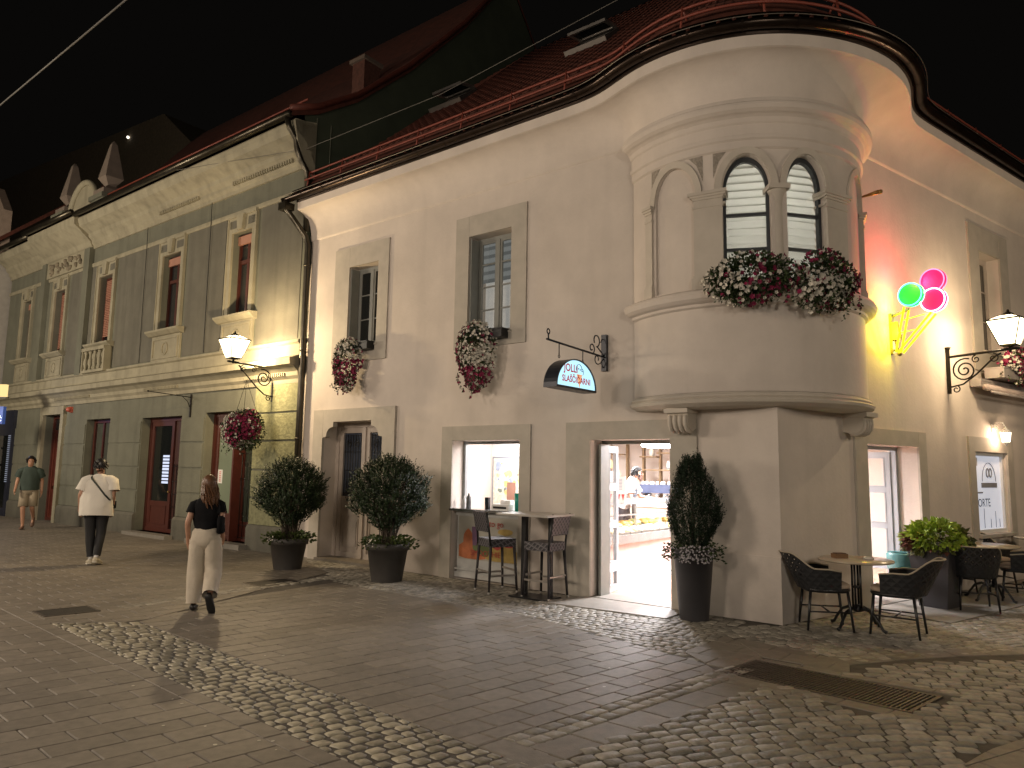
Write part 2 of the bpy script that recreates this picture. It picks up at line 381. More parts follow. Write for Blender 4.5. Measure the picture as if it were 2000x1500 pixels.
# slab rows
mb = MB()
wS = .245
zs = [A0, ln(A0, eb, band_end+9), ln(BL, eb, band_end+9), BL]
zs = [ln(A0, eb, -5), ln(A0, eb, band_end+1), ln(BL, eb, band_end+1), ln(BL, eb, -5)]
lay(mb, [zs], Vector((A0[0], A0[1], 0)), eb, er, .30, .235, .004, .006, bond=0, jit=.001, seed=6)
D0 = (DR1[0]+.17, DR1[1]-.155)
zs2 = [ln(D0, er, -.2), ln(D0, er, 2.55), ln((D0[0]+.20, D0[1]-.19), er, 2.45), ln((D0[0]+.20, D0[1]-.19), er, -1.4)]
lay(mb, [zs2], Vector((D0[0], D0[1], 0)), er, -eb, .36, .275, .004, .006, bond=0, jit=.001, seed=8)
zs3 = [ln(BR, eb, -2.2), SX, ln(DR1, er, .0), ln(D0, er, -.2), (ln(D0, er, -.2)[0]+.3, ln(D0, er, -.2)[1]-2)]
lay(mb, [[ln(BR, eb, -.4), ln(BR, eb, .6), ln(DR1, er, .5), ln(D0, er, .2)]], Vector((BR[0], BR[1], 0)), er, eb, .34, .26, .004, .006, top=-.003, jit=.0005, seed=19)
lay(mb, [zs3], Vector((BR[0], BR[1], 0)), er, eb, .34, .26, .004, .006, jit=.001, seed=9)
# smooth flagstones before the corner and the curved slab row to the right
P = lambda x, y: (G(x, y).x, G(x, y).y)
flagz = [P(1330, 1268), P(1405, 1238), P(1560, 1262), P(1700, 1300), P(1500, 1287), P(1400, 1312)]
lay(mb, [[P(1335, 1272), P(1420, 1240), P(1490, 1283), P(1405, 1310)], [P(1420, 1240), P(1660, 1292), P(1660, 1318), P(1490, 1283)]], Vector((*P(1405, 1240), 0)), dirv(128), dirv(42), .42, .30, .004, .006, jit=.001, seed=10)
curve = [P(1640, 1300), P(1750, 1289), P(1870, 1281), P(2000, 1278), P(2200, 1272)]
for i in range(4):
    a = Vector((*curve[i], 0)); b = Vector((*curve[i+1], 0)); d = (b-a).normalized(); n_ = Vector((-d.y, d.x, 0))
    lay(mb, [[V2(a), V2(b), V2(b+n_*.26), V2(a+n_*.26)]], a, d, n_, .36, .26, .004, .006, bond=0, jit=.001, seed=11+i)
lay(mb, [[P(1870, 1500), P(1935, 1462), P(2050, 1425), P(2300, 1500), P(2200, 1560), P(1950, 1560)]], Vector((*P(1870, 1500), 0)), dirv(62), dirv(-28), .42, .3, .004, .006, jit=.001, seed=20)
struct(mb.build('stone_slabs', SLAB))
# cobble band (pale stones, wide joints)
mb = MB()
lay(mb, [[ln(BL, eb, -4), ln(BL, eb, band_end), ln(BR, eb, band_end), ln(BR, eb, -4)]], Vector((BL[0], BL[1], 0)), er, eb, .118, .104, .017, .007, top=.002, dome=.001, jit=.003, bond=.5, rag=.22, seed=30, octo=True)
struct(mb.build('cobble_band', COBBLE_L))
mb = MB()
lay(mb, [[DR1, ln(DR1, er, 2.7), ln(D0, er, 2.7), D0]], Vector((DR1[0], DR1[1], 0)), er, -eb, .145, .115, .005, .010, top=.003, dome=.0025, jit=.003, bond=.5, rag=.2, seed=31, octo=True)
q0 = (-4.75, 8.87); q1 = (-2.87, 11.64); dq = (Vector((*q1, 0))-Vector((*q0, 0))).normalized(); nq = Vector((-dq.y, dq.x, 0))
q0v = Vector((-4.45, 8.6, 0)); q1v = Vector((-2.62, 11.2, 0)); dq = (q1v-q0v).normalized(); nq = Vector((-dq.y, dq.x, 0))
lay(mb, [[V2(q0v), V2(q1v), V2(q1v+nq*.26), V2(q0v+nq*.26)]], q0v, dq, nq, .15, .13, .006, .010, top=.004, dome=.002, jit=.003, rag=.2, seed=32, octo=True)
# facade strip
zoneF1 = [FE0, FE1, V2(CO+dl*2.4), V2(CO+dl*8.9), (-2.9, 11.75)]
zoneF2 = [FE1, FE2, P(1335, 1272), P(1420, 1240), P(1425, 1222), V2(CO+dl*.4), V2(CO+dl*2.4)]
lay(mb, [zoneF1, zoneF2], Vector((*FE1, 0)), dirv(128), dirv(38), .115, .095, .004, .009, top=.001, dome=.0018, jit=.003, rag=.2, seed=33, octo=True, whole=True)
# right-hand cobbles up to the right facade
zoneR = [P(1420, 1240), P(1425, 1222), V2(CO), V2(CO+dr*12), V2(CO+dr*12+nr*6), P(2200, 1272), P(2000, 1278), P(1870, 1281), P(1750, 1289), P(1640, 1296)]
zoneR1 = [P(1420, 1240), P(1425, 1222), V2(CO-dl*0), V2(CO+dr*2.2), P(1750, 1289), P(1660, 1292)]
zoneR2 = [V2(CO+dr*2.2), V2(CO+dr*12), V2(CO+dr*12+nr*4), P(2200, 1268), P(2000, 1270), P(1750, 1284)]
lay(mb, [zoneR1, zoneR2], CO, dirv(70), dirv(-20), .13, .088, .005, .010, top=.001, dome=.002, jit=.003, rag=.22, seed=34, octo=True, whole=True)
struct(mb.build('small_cobbles', COBBLE))
# big fan cobbles lower right: arcs about a point to the lower left
mb = MB(); rnd = random.Random(40)
fc = Vector((2.3, 1.2, 0)); 
zoneD = [ln((D0[0]+.215, D0[1]-.20), er, -2.2), ln((D0[0]+.215, D0[1]-.20), er, 2.45), P(1700, 1402), P(1790, 1402), P(1860, 1358), P(1660, 1318), P(1760, 1300), P(1880, 1294), P(2010, 1290), P(2300, 1284), P(2500, 1400), P(2400, 1560), (3.6, 3.0), (.0, 3.0)]
cornerz = [P(1870, 1500), P(1935, 1462), P(2050, 1425), P(2300, 1500), P(2200, 1560), P(1950, 1560)]
r = 1.6
while r < 6.6:
    dr_ = .098*(1+rnd.uniform(-.05, .05)); a = -1.25+rnd.uniform(0, .05)
    while a < 1.35:
        da = .150*(1+rnd.uniform(-.2, .2))/r; am = a+da/2
        wv = .10*math.sin(am*3.1+.6)+.05*math.sin(am*7)
        cx, cy = fc.x+math.sin(am)*(r+wv), fc.y+math.cos(am)*(r+wv)
        if inpoly(cx, cy, zoneD) and not inpoly(cx, cy, cornerz):
            pts = []; c = .13
            for (fa, fr) in ((c, 0), (1-c, 0), (1, c), (1, 1-c), (1-c, 1), (c, 1), (0, 1-c), (0, c)):
                aa = a+da*fa; wv2 = .10*math.sin(aa*3.1+.6)+.05*math.sin(aa*7)
                rr = r+wv2+dr_*fr+rnd.uniform(-.006, .006); aa += rnd.uniform(-.006, .006)/r*1.0
                pts.append((fc.x+math.sin(aa)*rr, fc.y+math.cos(aa)*rr))
            stone(mb, pts, .0075, .002+rnd.uniform(-.004, .004), .0085, .0028, rnd, .03)
        a += da
    r += dr_
struct(mb.build('large_cobbles', COBBLE))
# slab surround of the grate
ga, gb, gc_, gd = [Vector((*q, 0)) for q in (P(1405, 1312), P(1480, 1290), P(1848, 1355), P(1780, 1393))]
mb = MB()
def ringq(a, b, z0=-.007, z1=.0):
    pass
du = (gd-ga).normalized(); dv = (gb-ga).normalized()
lay(mb, [[V2(ga-dv*.0-du*.1), V2(gd+du*.1), V2(gd+du*.1-dv*.16), V2(ga-du*.1-dv*.16)], [V2(gb+dv*.10-du*.1), V2(gc_+dv*.10+du*.12), V2(gc_+du*.12), V2(gb-du*.1)]], ga, du, dv, .34, .16, .004, .006, bond=0, jit=.001, seed=50)
struct(mb.build('grate_kerb', SLAB))
gr = thing('floor_grate', 'rectangular rusty metal drainage grate set in the cobbles in front of the corner', 'grate', ((ga+gc_)/2))
fr = MB(); LEN = (gd-ga).length; WID = (gb-ga).length
FGt = lambda u, o, z: ga+du*u+dv*o+Vector((0, 0, z))
fr.frame(lambda u, o, z: FGt(u, z, o), 0, LEN, 0, WID, .03, -.007, .006)
RUST = mat('rusty_grate_metal', (.085, .070, .056), .55, metal=.55, var=.3, scale=20)
fr.build('frame', RUST, gr)
pt_ = MB(); pt_.poly([FGt(0, 0, -.0075), FGt(LEN, 0, -.0075), FGt(LEN, WID, -.0075), FGt(0, WID, -.0075)]); pt_.build('pit_shade', mat('pit_shade_black', (.006, .005, .004), .9), gr)  # flat black sheet, painted in for the shade below the bars
ba = MB(); n_b = 44
for i in range(n_b):
    u = .035+(LEN-.07)*i/n_b; ba.box(FGt, u, u+.015, .03, WID-.03, -.01, .004)
for k in range(1, 6): v = WID*k/6; ba.box(FGt, .03, LEN-.03, v-.004, v+.004, -.011, .001)
ba.build('bars', RUST, gr)
# door stones
mb = MB(); s1 = CO+dl*2.62; s2 = CO+dl*1.22
mb.prism([V - Vector((0, 0, .012)) for V in (FL(2.85, .75, 0), FL(1.12, .62, 0), FL(1.12, .02, 0), FL(2.62, .02, 0))], [V + Vector((0, 0, .014)) for V in (FL(2.84, .74, 0), FL(1.13, .61, 0), FL(1.13, .02, 0), FL(2.61, .02, 0))])
mb.box(FL, 1.34, 2.52, -.45, .0, -.007, .018)
mb.box(FR, 1.75, 4.6, .01, 1.0, -.007, .012); mb.box(FR, 1.92, 3.32, -.45, .0, -.007, .018)
struct(mb.build('door_slabs', THRESH))
# drain covers in the paving
for (c, w_, d_, lab) in ((G(535, 1138), .62, .42, 'dark rectangular access cover in the paving beside the left shrub pot'), (G(130, 1194), .5, .38, 'small dark access cover in the paving left of the walking woman')):
    t = thing('access_cover', lab, 'access cover', c, group='access covers in the paving')
    m_ = MB(); F_ = lambda u, o, z, c=c: c+er*u+eb*o+Vector((0, 0, z))
    m_.box(F_, -w_/2, w_/2, -d_/2, d_/2, -.007, .003); m_.build('lid', mat('cover_metal', (.035, .03, .026), .6, metal=.5, var=.3, scale=30, bump=.4, bscale=80), t)
    f_ = MB(); f_.frame(lambda u, o, z: F_(u, z, o), -w_/2-.025, w_/2+.025, -d_/2-.025, d_/2+.025, .024, -.007, .007); f_.build('rim', RUST, t)
# chewing gum / pale specks trodden into the paving
mb = MB(); rnd = random.Random(5)
specks = [(427, 1258), (518, 1280), (553, 1280), (560, 1305), (355, 1374), (337, 1365), (401, 1418), (533, 1447), (539, 1464), (420, 1454), (344, 1334), (260, 1339), (391, 1353), (319, 1417), (1263, 1287), (1291, 1299), (1262, 1336), (1250, 1331), (1198, 1279), (1290, 1322), (506, 1446), (1147, 1345), (1190, 1304), (1180, 1341)]
for (x, y) in specks:
    c = G(x, y, .0045); r_ = rnd.uniform(.006, .013); k = 7
    mb.add([c+Vector((math.cos(6.283*i/k)*r_*rnd.uniform(.8, 1.2), math.sin(6.283*i/k)*r_*rnd.uniform(.8, 1.2), 0)) for i in range(k)], [tuple(range(k))], False)
o = mb.build('gum_spots', mat('dried_gum', (.5, .47, .38), .6)); tagp(o, 'small pale dried gum spots scattered over the grey paving', 'gum', kind='stuff')
# ================================================================ WHITE CORNER HOUSE
house = thing('white_house', 'white plastered two-storey corner house with a round oriel and a red tiled roof', 'house', CO+Vector((0, 3, 0)))
Q = CO+Vector((.05, 1.5, 0)); RD = 1.58
WT = .42
def wall(mb, F, u0, u1, z0, z1, ops, th=WT):
    us = sorted(set([u0, u1]+[a for o in ops for a in o[:2]])); zs = sorted(set([z0, z1]+[a for o in ops for a in o[2:4]]))
    def hole(a, b, c, d): return any(o[0] <= a+1e-6 and o[1] >= b-1e-6 and o[2] <= c+1e-6 and o[3] >= d-1e-6 for o in ops)
    for i in range(len(us)-1):
        for j in range(len(zs)-1):
            a, b, c, d = us[i], us[i+1], zs[j], zs[j+1]
            if hole(a, b, c, d): continue
            mb.poly([F(a, 0, c), F(b, 0, c), F(b, 0, d), F(a, 0, d)]); mb.poly([F(a, -th, c), F(a, -th, d), F(b, -th, d), F(b, -th, c)])
    for (a, b, c, d) in ops:
        for q in (((a, c), (a, d)), ((b, c), (b, d)), ((a, d), (b, d)), ((a, c), (b, c))):
            (p, z), (p2, z2) = q
            if p == p2 == 0: continue
            mb.poly([F(p, 0, z), F(p2, 0, z2), F(p2, -th, z2), F(p, -th, z)])
W1 = (6.97, 7.77, 3.88, 5.38); W2 = (3.94, 4.81, 3.78, 5.40); DO = (6.68, 8.32, .0, 2.50); SW = (3.73, 5.06, 0.0, 2.12); SD = (1.34, 2.52, 0, 2.10)
RW = (5.75, 6.6, 3.75, 5.45); RDoor = (1.92, 3.32, 0, 2.09); RWin = (5.16, 6.40, .79, 2.08)
mb = MB()
wall(mb, FL, 0, 9.0, 0, 6.95, [W1, W2, DO, SW, SD, (0, 1.5, 3.9, 5.9)])
mb.poly([FL(9.0, 0, 0), FL(9.0, -1, 0), FL(9.0, -1, 6.9), FL(9.0, 0, 6.9)])
wall(mb, FR, 0, 13.0, 0, 6.95, [RDoor, RWin, RW, (0, 1.6, 3.9, 5.9)])
mb.build('wall', PLASTER, house)
# stone-coloured base painted a little lower on the corner
# ---- plan curve that follows the walls and the round oriel
def plan(off, uL=9.0, uR=13.0, NA=40, NL=8, e=0.0):
    "list of points: left wall line -> arc -> right wall line"
    R_ = RD+off*1.0
    dL = (Q-CO).dot(nl); dR = (Q-CO).dot(nr)      # signed outward distance of the centre (negative)
    def hit(F, d, n, dc):
        h = off-dc   # distance of centre to the offset line
        c = (Q-CO).dot(d)
        if R_ <= abs(h): return None
        return c+math.sqrt(R_*R_-h*h)
    a = hit(FL, dl, nl, dL); R0_ = R_; R_ = R0_+.06*e; a = hit(FL, dl, nl, dL); R_ = R0_+.46*e; b = hit(FR, dr, nr, dR); R_ = R0_
    if R_ <= .25 or a is None or b is None or a < .05:
        # plain mitre
        k = off/((nl+nr).normalized().dot(nl)); mi = CO+(nl+nr).normalized()*k
        ul = (mi-CO).dot(dl); ur = (mi-CO).dot(dr)
        pts = [FL(uL+(ul-uL)*i/NL, off, 0) for i in range(NL)]+[mi]*(NA+1)+[FR(ur+(uR-ur)*(i+1)/NL, off, 0) for i in range(NL)]
        return pts
    A = FL(a, off, 0); B = FR(b, off, 0)
    ta = math.atan2((A-Q).x, -(A-Q).y); tb = math.atan2((B-Q).x, -(B-Q).y)
    pts = [FL(uL+(a-uL)*i/NL, off, 0) for i in range(NL)]
    def rad(th):
        k = max(0, min(1, (th-math.radians(8))/(tb-math.radians(8)))); k2 = max(0, min(1, (th+math.radians(20))/(ta+math.radians(20)))) if ta < -.4 else 0
        return R_+.46*e*k**1.7+.06*e*k2**2
    pts += [Q+Vector((math.sin(ta+(tb-ta)*i/NA), -math.cos(ta+(tb-ta)*i/NA), 0))*rad(ta+(tb-ta)*i/NA) for i in range(NA+1)]
    pts += [FR(b+(uR-b)*(i+1)/NL, off, 0) for i in range(NL)]
    return pts
plan_raw = plan
def plan(off, uL=9.0, uR=13.0, NA=40, NL=8, e=0.0, n=180):
    "resampled along its length; where the eave swings out (e > 0) the bends are eased like the bent gutter"
    p = [q for q in plan_raw(off, uL, uR, NA, NL, e)]; d = [0.0]
    for a, b in zip(p, p[1:]): d.append(d[-1]+(b-a).length)
    out = []; j = 0
    for i in range(n+1):
        t = d[-1]*i/n
        while j < len(p)-2 and d[j+1] < t: j += 1
        w_ = d[j+1]-d[j]; out.append(p[j].lerp(p[j+1], (t-d[j])/w_ if w_ > 1e-9 else 0))
    if e > 0:
        s_ = list(out)
        for _ in range(9): s_ = [s_[0]]+[s_[i-1]*.25+s_[i]*.5+s_[i+1]*.25 for i in range(1, n)]+[s_[-1]]
        out = [a.lerp(b, e) for a, b in zip(out, s_)]
    return out
def ecove(o): k = max(0, min(1, (o-.03)/.30)); return k
def eroof(o): return max(0, min(1, (o+1.3)/1.6))
def sweep(mb, prof, smooth=True, uLf=None, uv=False):
    rows = [plan(o, uL=(uLf(o) if uLf else 9.0), e=(eroof(o) if uLf else ecove(o))) for o, z in prof]; n = len(rows[0]); vs = []
    for r_, (o, z) in zip(rows, prof): vs += [p+Vector((0, 0, z)) for p in r_]
    fs = [(i*n+k, i*n+k+1, (i+1)*n+k+1, (i+1)*n+k) for i in range(len(prof)-1) for k in range(n-1)]
    mb.add(vs, fs, smooth)
# eave cove
mb = MB(); sweep(mb, [(.0, 6.10), (.022, 6.115), (.026, 6.14), (.03, 6.28), (.06, 6.40), (.12, 6.52), (.21, 6.60), (.30, 6.645), (.345, 6.65)])
sweep(mb, [(.345, 6.65), (.37, 6.66), (.375, 6.84)], False)
# the end scroll of the cove at the party wall
mb.add([FL(9.0, o, z) for o, z in [(.0, 6.10), (.03, 6.28), (.06, 6.40), (.12, 6.52), (.21, 6.60), (.345, 6.65), (.375, 6.84), (0, 6.84)]], [tuple(range(8))], False)
mb.build('eave_cove', PLASTER, house)
# ---- roof
SL = .92
def zr(o): return 6.95+(.5-o)*SL if o < .15 else 6.93+(.5-o)*.62
def uvg(o):
    K_ = [(.5, 9.28), (0, 9.02), (-.8, 8.3), (-1.5, 8.12), (-3, 8.05), (-5.2, 7.25)]
    for (a, x), (b, y) in zip(K_, K_[1:]):
        if a >= o >= b: return x+(y-x)*(a-o)/(a-b)
    return K_[0][1] if o > .5 else K_[-1][1]
mb = MB(); prof = []; o = .5; i = 0
while o > -5.1:
    prof.append((o, zr(o)+.022)); prof.append((o-.001, zr(o)-.0)); o -= .165
prof2 = []
k = .5
rows = [.5-.165*i for i in range(35)]
for a, b in zip(rows, rows[1:]): prof2 += [(a, zr(a)+.028), (b+.002, zr(b)+.002)]
# split each course along its length into tiles with rib relief
sweep(mb, prof2, False, uLf=uvg)
top = prof2[-1]
sweep(mb, [top, (top[0]-6, zr(top[0])-6*.9)], False, uLf=uvg)
roofo = mb.build('roof', TILE, house)
# tile ribs: low half-round ridges running up the slope
mb = MB(); rnd = random.Random(3)
for s_ in range(0, 47):
    u = 8.95-.19*s_
    if u < 1.9: break
    os_ = [.47, .15, -.5, -1.5, -3, -5]; os_ = [q for q in os_ if uvg(q) > u+.03]
    if len(os_) < 2: continue
    mb.tube([FL(u, q, zr(q)+.012) for q in os_], .026, 5)
for s_ in range(24):
    th = math.radians(-62+s_*5.0)
    mb.tube([Q+Vector((math.sin(th), -math.cos(th), 0))*(RD+q)+Vector((0, 0, zr(q)+.012)) for q in (.47, .15, -.5, -1.1)], [.026, .024, .02, .012], 5)
mb.build('tile_ribs', TILE, roofo)
# hip face at the left end of the roof
mb = MB(); kk = [(.0, 9.02), (-.8, 8.3), (-1.5, 8.12), (-3, 8.05), (-5.2, 7.25)]
for (a, x), (b, y) in zip(kk, kk[1:]): mb.poly([FL(x, a, zr(a)), FL(y, b, zr(b)), FL(8.99, b-.4, 6.8), FL(8.99, a-.02, 6.8)])
mb.build('roof_end', mat('dark_roofing', (.03, .02, .016), .8), house)
# skylights (top-hung, opened): frame with bright flashing
SILV = mat('zinc_flashing', (.55, .52, .48), .3, metal=.9, var=.1)
for (u, o) in ((4.02, -2.50), (7.38, -2.30)):
    t = MB(); n_ = Vector((0, 0, 1))*.736+nl*.677; up_ = (-nl*.736+Vector((0, 0, .677))).normalized()
    c = FL(u, o, zr(o))
    Fk = lambda a, b, h, c=c: c+dl*a+up_*h+n_*b
    t.box(Fk, -.42, .42, .0, .08, -.34, .34); sk = t.build('roof_window', mat('skylight_frame', (.06, .05, .045), .5), house)
    t = MB(); t.box(Fk, -.36, .36, .084, .09, -.28, .28); t.build('pane', DARKGLASS, sk)
    # opened sash hanging out
    c2 = c+n_*.10+up_*.32; d2 = (-up_*.86+n_*.5).normalized(); n2 = (n_*.86+up_*.5).normalized()
    Fs = lambda a, b, h, c2=c2: c2+dl*a+d2*h+n2*b
    t = MB(); t.frame(lambda a, b, h: Fs(a, b, h), -.41, .41, 0, .46, .06, -.02, .03); s2_ = t.build('sash', SILV, sk)
    t = MB(); t.box(Fs, -.35, .35, -.005, .005, .06, .40); t.build('sash_pane', DARKGLASS, sk)
    t = MB(); t.box(Fk, -.45, .45, .02, .11, -.38, -.35); t.build('flashing', SILV, sk)
# ---- gutter
mb = MB(); pg = [p+Vector((0, 0, 6.90)) for p in plan(.47, uL=9.3, e=1)]
ring = []
n = len(pg); vs = []; prof_g = [(math.cos(a), math.sin(a)) for a in [math.pi+math.pi*i/8 for i in range(9)]]
outd = []
for i, p in enumerate(pg):
    t_ = (pg[min(i+1, n-1)]-pg[max(i-1, 0)]).normalized(); x = Vector((t_.y, -t_.x, 0)); x = x if x.dot(p-Q) > 0 else -x
    for (ca, sa) in prof_g: vs.append(p+x*ca*-.078+Vector((0, 0, sa*.085)))
    for (ca, sa) in reversed(prof_g): vs.append(p+x*ca*-.070+Vector((0, 0, sa*.077)))
fs = [(i*18+k, i*18+(k+1) % 18, (i+1)*18+(k+1) % 18, (i+1)*18+k) for i in range(n-1) for k in range(18)]
mb.add(vs, fs+[tuple(range(17, -1, -1))], True)
gut = mb.build('gutter', GUTTER, house)
def along(path, step):
    out = []; acc = 0; 
    for a, b in zip(path, path[1:]):
        L_ = (b-a).length
        while acc < L_: out.append((a+(b-a)*(acc/L_), (b-a).normalized() if L_ > 1e-6 else dl)); acc += step
        acc -= L_
    return out
for (p, t_) in along(pg, .62):
    mb = MB()
    x = Vector((t_.y, -t_.x, 0)); x = x if x.dot(p-Q) > 0 else -x
    for k in range(8):
        a0, a1 = math.pi+math.pi*k/8, math.pi+math.pi*(k+1)/8
        q = [p-x*math.cos(a)*.084+Vector((0, 0, math.sin(a)*.091)) for a in (a0, a1)]
        mb.add([q[0]-t_*.012, q[1]-t_*.012, q[1]+t_*.012, q[0]+t_*.012], [(0, 1, 2, 3)], False)
    mb.build('bracket_ring', GUTTER, gut)
mb = MB(); sweep(mb, [(.376, 6.80), (.40, 6.80), (.44, 6.96), (.52, 6.985)], False); mb.build('fascia', GUTTER, house)
mb = MB(); wv = [p+Vector((0, 0, 6.93)) for p in plan(.56, uL=9.2, e=1)]
mb.tube(wv, .005, 4); mb.build('lightning_wire', SILV, gut)
# ---- snow guard
mb = MB(); RAIL = mat('red_snow_guard', (.23, .055, .035), .5, var=.15)
for o_, z_ in ((.12, 7.50), (.20, 7.33)):
    mb.tube([p+Vector((0, 0, z_)) for p in plan(o_, uL=9.05, e=eroof(o_))], .019, 6)
for (p, t_) in along([q for q in plan(.2, uL=9.0, e=eroof(.2))], 1.02):
    x = Vector((t_.y, -t_.x, 0)); x = x if x.dot(p-Q) > 0 else -x
    mb.tube([p+Vector((0, 0, 7.10)), p-x*.08+Vector((0, 0, 7.54))], .016, 5)
    mb.tube([p-x*.26+Vector((0, 0, 7.36)), p-x*.08+Vector((0, 0, 7.52))], .014, 5)
mb.build('snow_guard', RAIL, house)
# ---- downpipe
mb = MB(); PIPE = mat('dark_downpipe', (.075, .066, .048), .32, metal=.8, var=.25, scale=5)
mb.tube([FL(9.22, .47, 6.82), FL(9.22, .47, 6.68), FL(9.15, .34, 6.50), FL(9.02, .14, 6.18), FL(8.99, .10, 6.0), FL(8.985, .10, 3.0), FL(8.98, .10, .0)], .058, 12)
mb.box(FL, 9.12, 9.34, .36, .58, 6.66, 6.80)
pipe = mb.build('downpipe', PIPE, house)
mb = MB()
for z in (5.6, 3.9, 2.2, .6): mb.lathe(FL(8.985, .10, z), [(.0, -.02), (.067, -.02), (.067, .02), (0, .02)], 12)
mb.build('pipe_clamps', PIPE, pipe)
# ---- window and door surrounds
def surround(name, F, u0, u1, z0, z1, op, mt, th=.028, bottom=False):
    m_ = MB(); a, b, c, d = op
    m_.box(F, u0, a, .0, th, z0, z1); m_.box(F, b, u1, .0, th, z0, z1); m_.box(F, a, b, .0, th-.0015, d, z1)
    if bottom: m_.box(F, a, b, .0, th-.0015, z0, c)
    return m_.build(name, mt, house)
surround('window_surround', FL, 6.70, 8.19, 3.58, 5.76, W1, STONE, bottom=True)
surround('window_surround', FL, 3.65, 5.09, 3.57, 5.74, W2, STONE, bottom=True)
surround('door_surround', FL, 6.38, 8.60, 0, 2.73, DO, STONE, .05)
surround('shop_window_surround', FL, 3.53, 5.29, 0, 2.345, SW, STONE)
surround('shop_door_surround', FL, .98, 2.91, 0, 2.345, SD, STONE)
surround('shop_door_surround', FR, 1.62, 3.55, 0, 2.30, RDoor, STONE, .03)
surround('window_surround', FR, 4.95, 6.62, .55, 2.31, RWin, STONE, .03)
surround('window_surround', FR, 5.38, 6.95, 3.4, 5.87, RW, STONE, .03, bottom=True)
# ---- first-floor casement windows
def casement(F, op, dep, rows, fm, pm, parent, name='window', fw_=.06, opened=None, mull=.07, behind=None):
    a, b, c, d = op; t = MB()
    t.frame(F, a, b, c, d, fw_, -dep-.06, -dep)
    mid = (a+b)/2; t.box(F, mid-mull/2, mid+mull/2, -dep-.055, -dep+.012, c+fw_, d-fw_)
    wn = t.build(name, fm, parent); t = MB(); t2 = MB()
    for (x0, x1) in ((a+fw_, mid-mull/2), (mid+mull/2, b-fw_)):
        t.frame(F, x0, x1, c+fw_, d-fw_, .035, -dep-.04, -dep-.005)
        for k in range(1, rows): z = c+fw_+(d-c-2*fw_)*k/rows; t.box(F, x0+.035, x1-.035, -dep-.035, -dep-.008, z-.011, z+.011)
        t2.box(F, x0+.03, x1-.03, -dep-.026, -dep-.020, c+fw_+.03, d-fw_-.03)
    t.build('sash', fm, wn); t2.build('pane', pm, wn)
    return wn
wA = casement(FL, W1, .20, 3, GREYWOOD, DARKGLASS, house)
wB = casement(FL, W2, .20, 4, GREYWOOD, CLEAR, house)
# lit room behind the second window: blind above, pale room and wardrobe below
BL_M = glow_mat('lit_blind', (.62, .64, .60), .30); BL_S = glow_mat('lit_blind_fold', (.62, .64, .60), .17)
mb = MB(); mb.smooth = False
zt = 5.38; k = 0
while zt > 4.72:
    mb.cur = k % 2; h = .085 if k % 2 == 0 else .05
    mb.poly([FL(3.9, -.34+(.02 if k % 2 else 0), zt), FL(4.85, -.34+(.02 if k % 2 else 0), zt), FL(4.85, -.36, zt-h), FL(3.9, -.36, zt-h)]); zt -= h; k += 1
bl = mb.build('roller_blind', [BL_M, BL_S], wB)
rm = MB(); rm.box(FL, 3.7, 5.05, -2.2, -.43, 3.6, 5.6)
rm.build('room', mat('lit_room_wall', (.7, .68, .62), .8, emit=(.9, .9, .85), estr=.28), wB)
rm = MB(); rm.box(FL, 4.42, 4.95, -1.2, -.6, 3.6, 4.72); rm.build('wardrobe', mat('brown_cupboard', (.14, .05, .03), .5, emit=(.3, .1, .06), estr=.12), wB)
# shutter leaves folded in the left reveal of each
for op in (W1, W2):
    t = MB(); t.box(FL, op[1]-.035, op[1]-.003, -.19, -.01, op[2]+.02, op[3]-.03); t.build('shutter_leaf', GREYWOOD, house)
    t = MB(); t.box(FL, op[0]-.03, op[1]+.03, -.15, .045, op[2]-.035, op[2]-.0); t.build('window_sill', STONE, house)
wC = casement(FR, RW, .18, 3, DOORWOOD, DARKGLASS, house)
t = MB(); t.box(FR, RW[0]-.05, RW[1]+.05, -.1, .06, RW[2]-.04, RW[2]); t.build('window_sill', STONE, house)
# ---- entrance door (beige, two leaves with iron grilles)
dz = DO[3]; t = MB()
t.frame(FL, DO[0], DO[1], 0, dz, .09, -.36, -.28, bottom=False)
dframe = t.build('entrance_door', DOORWOOD, house)
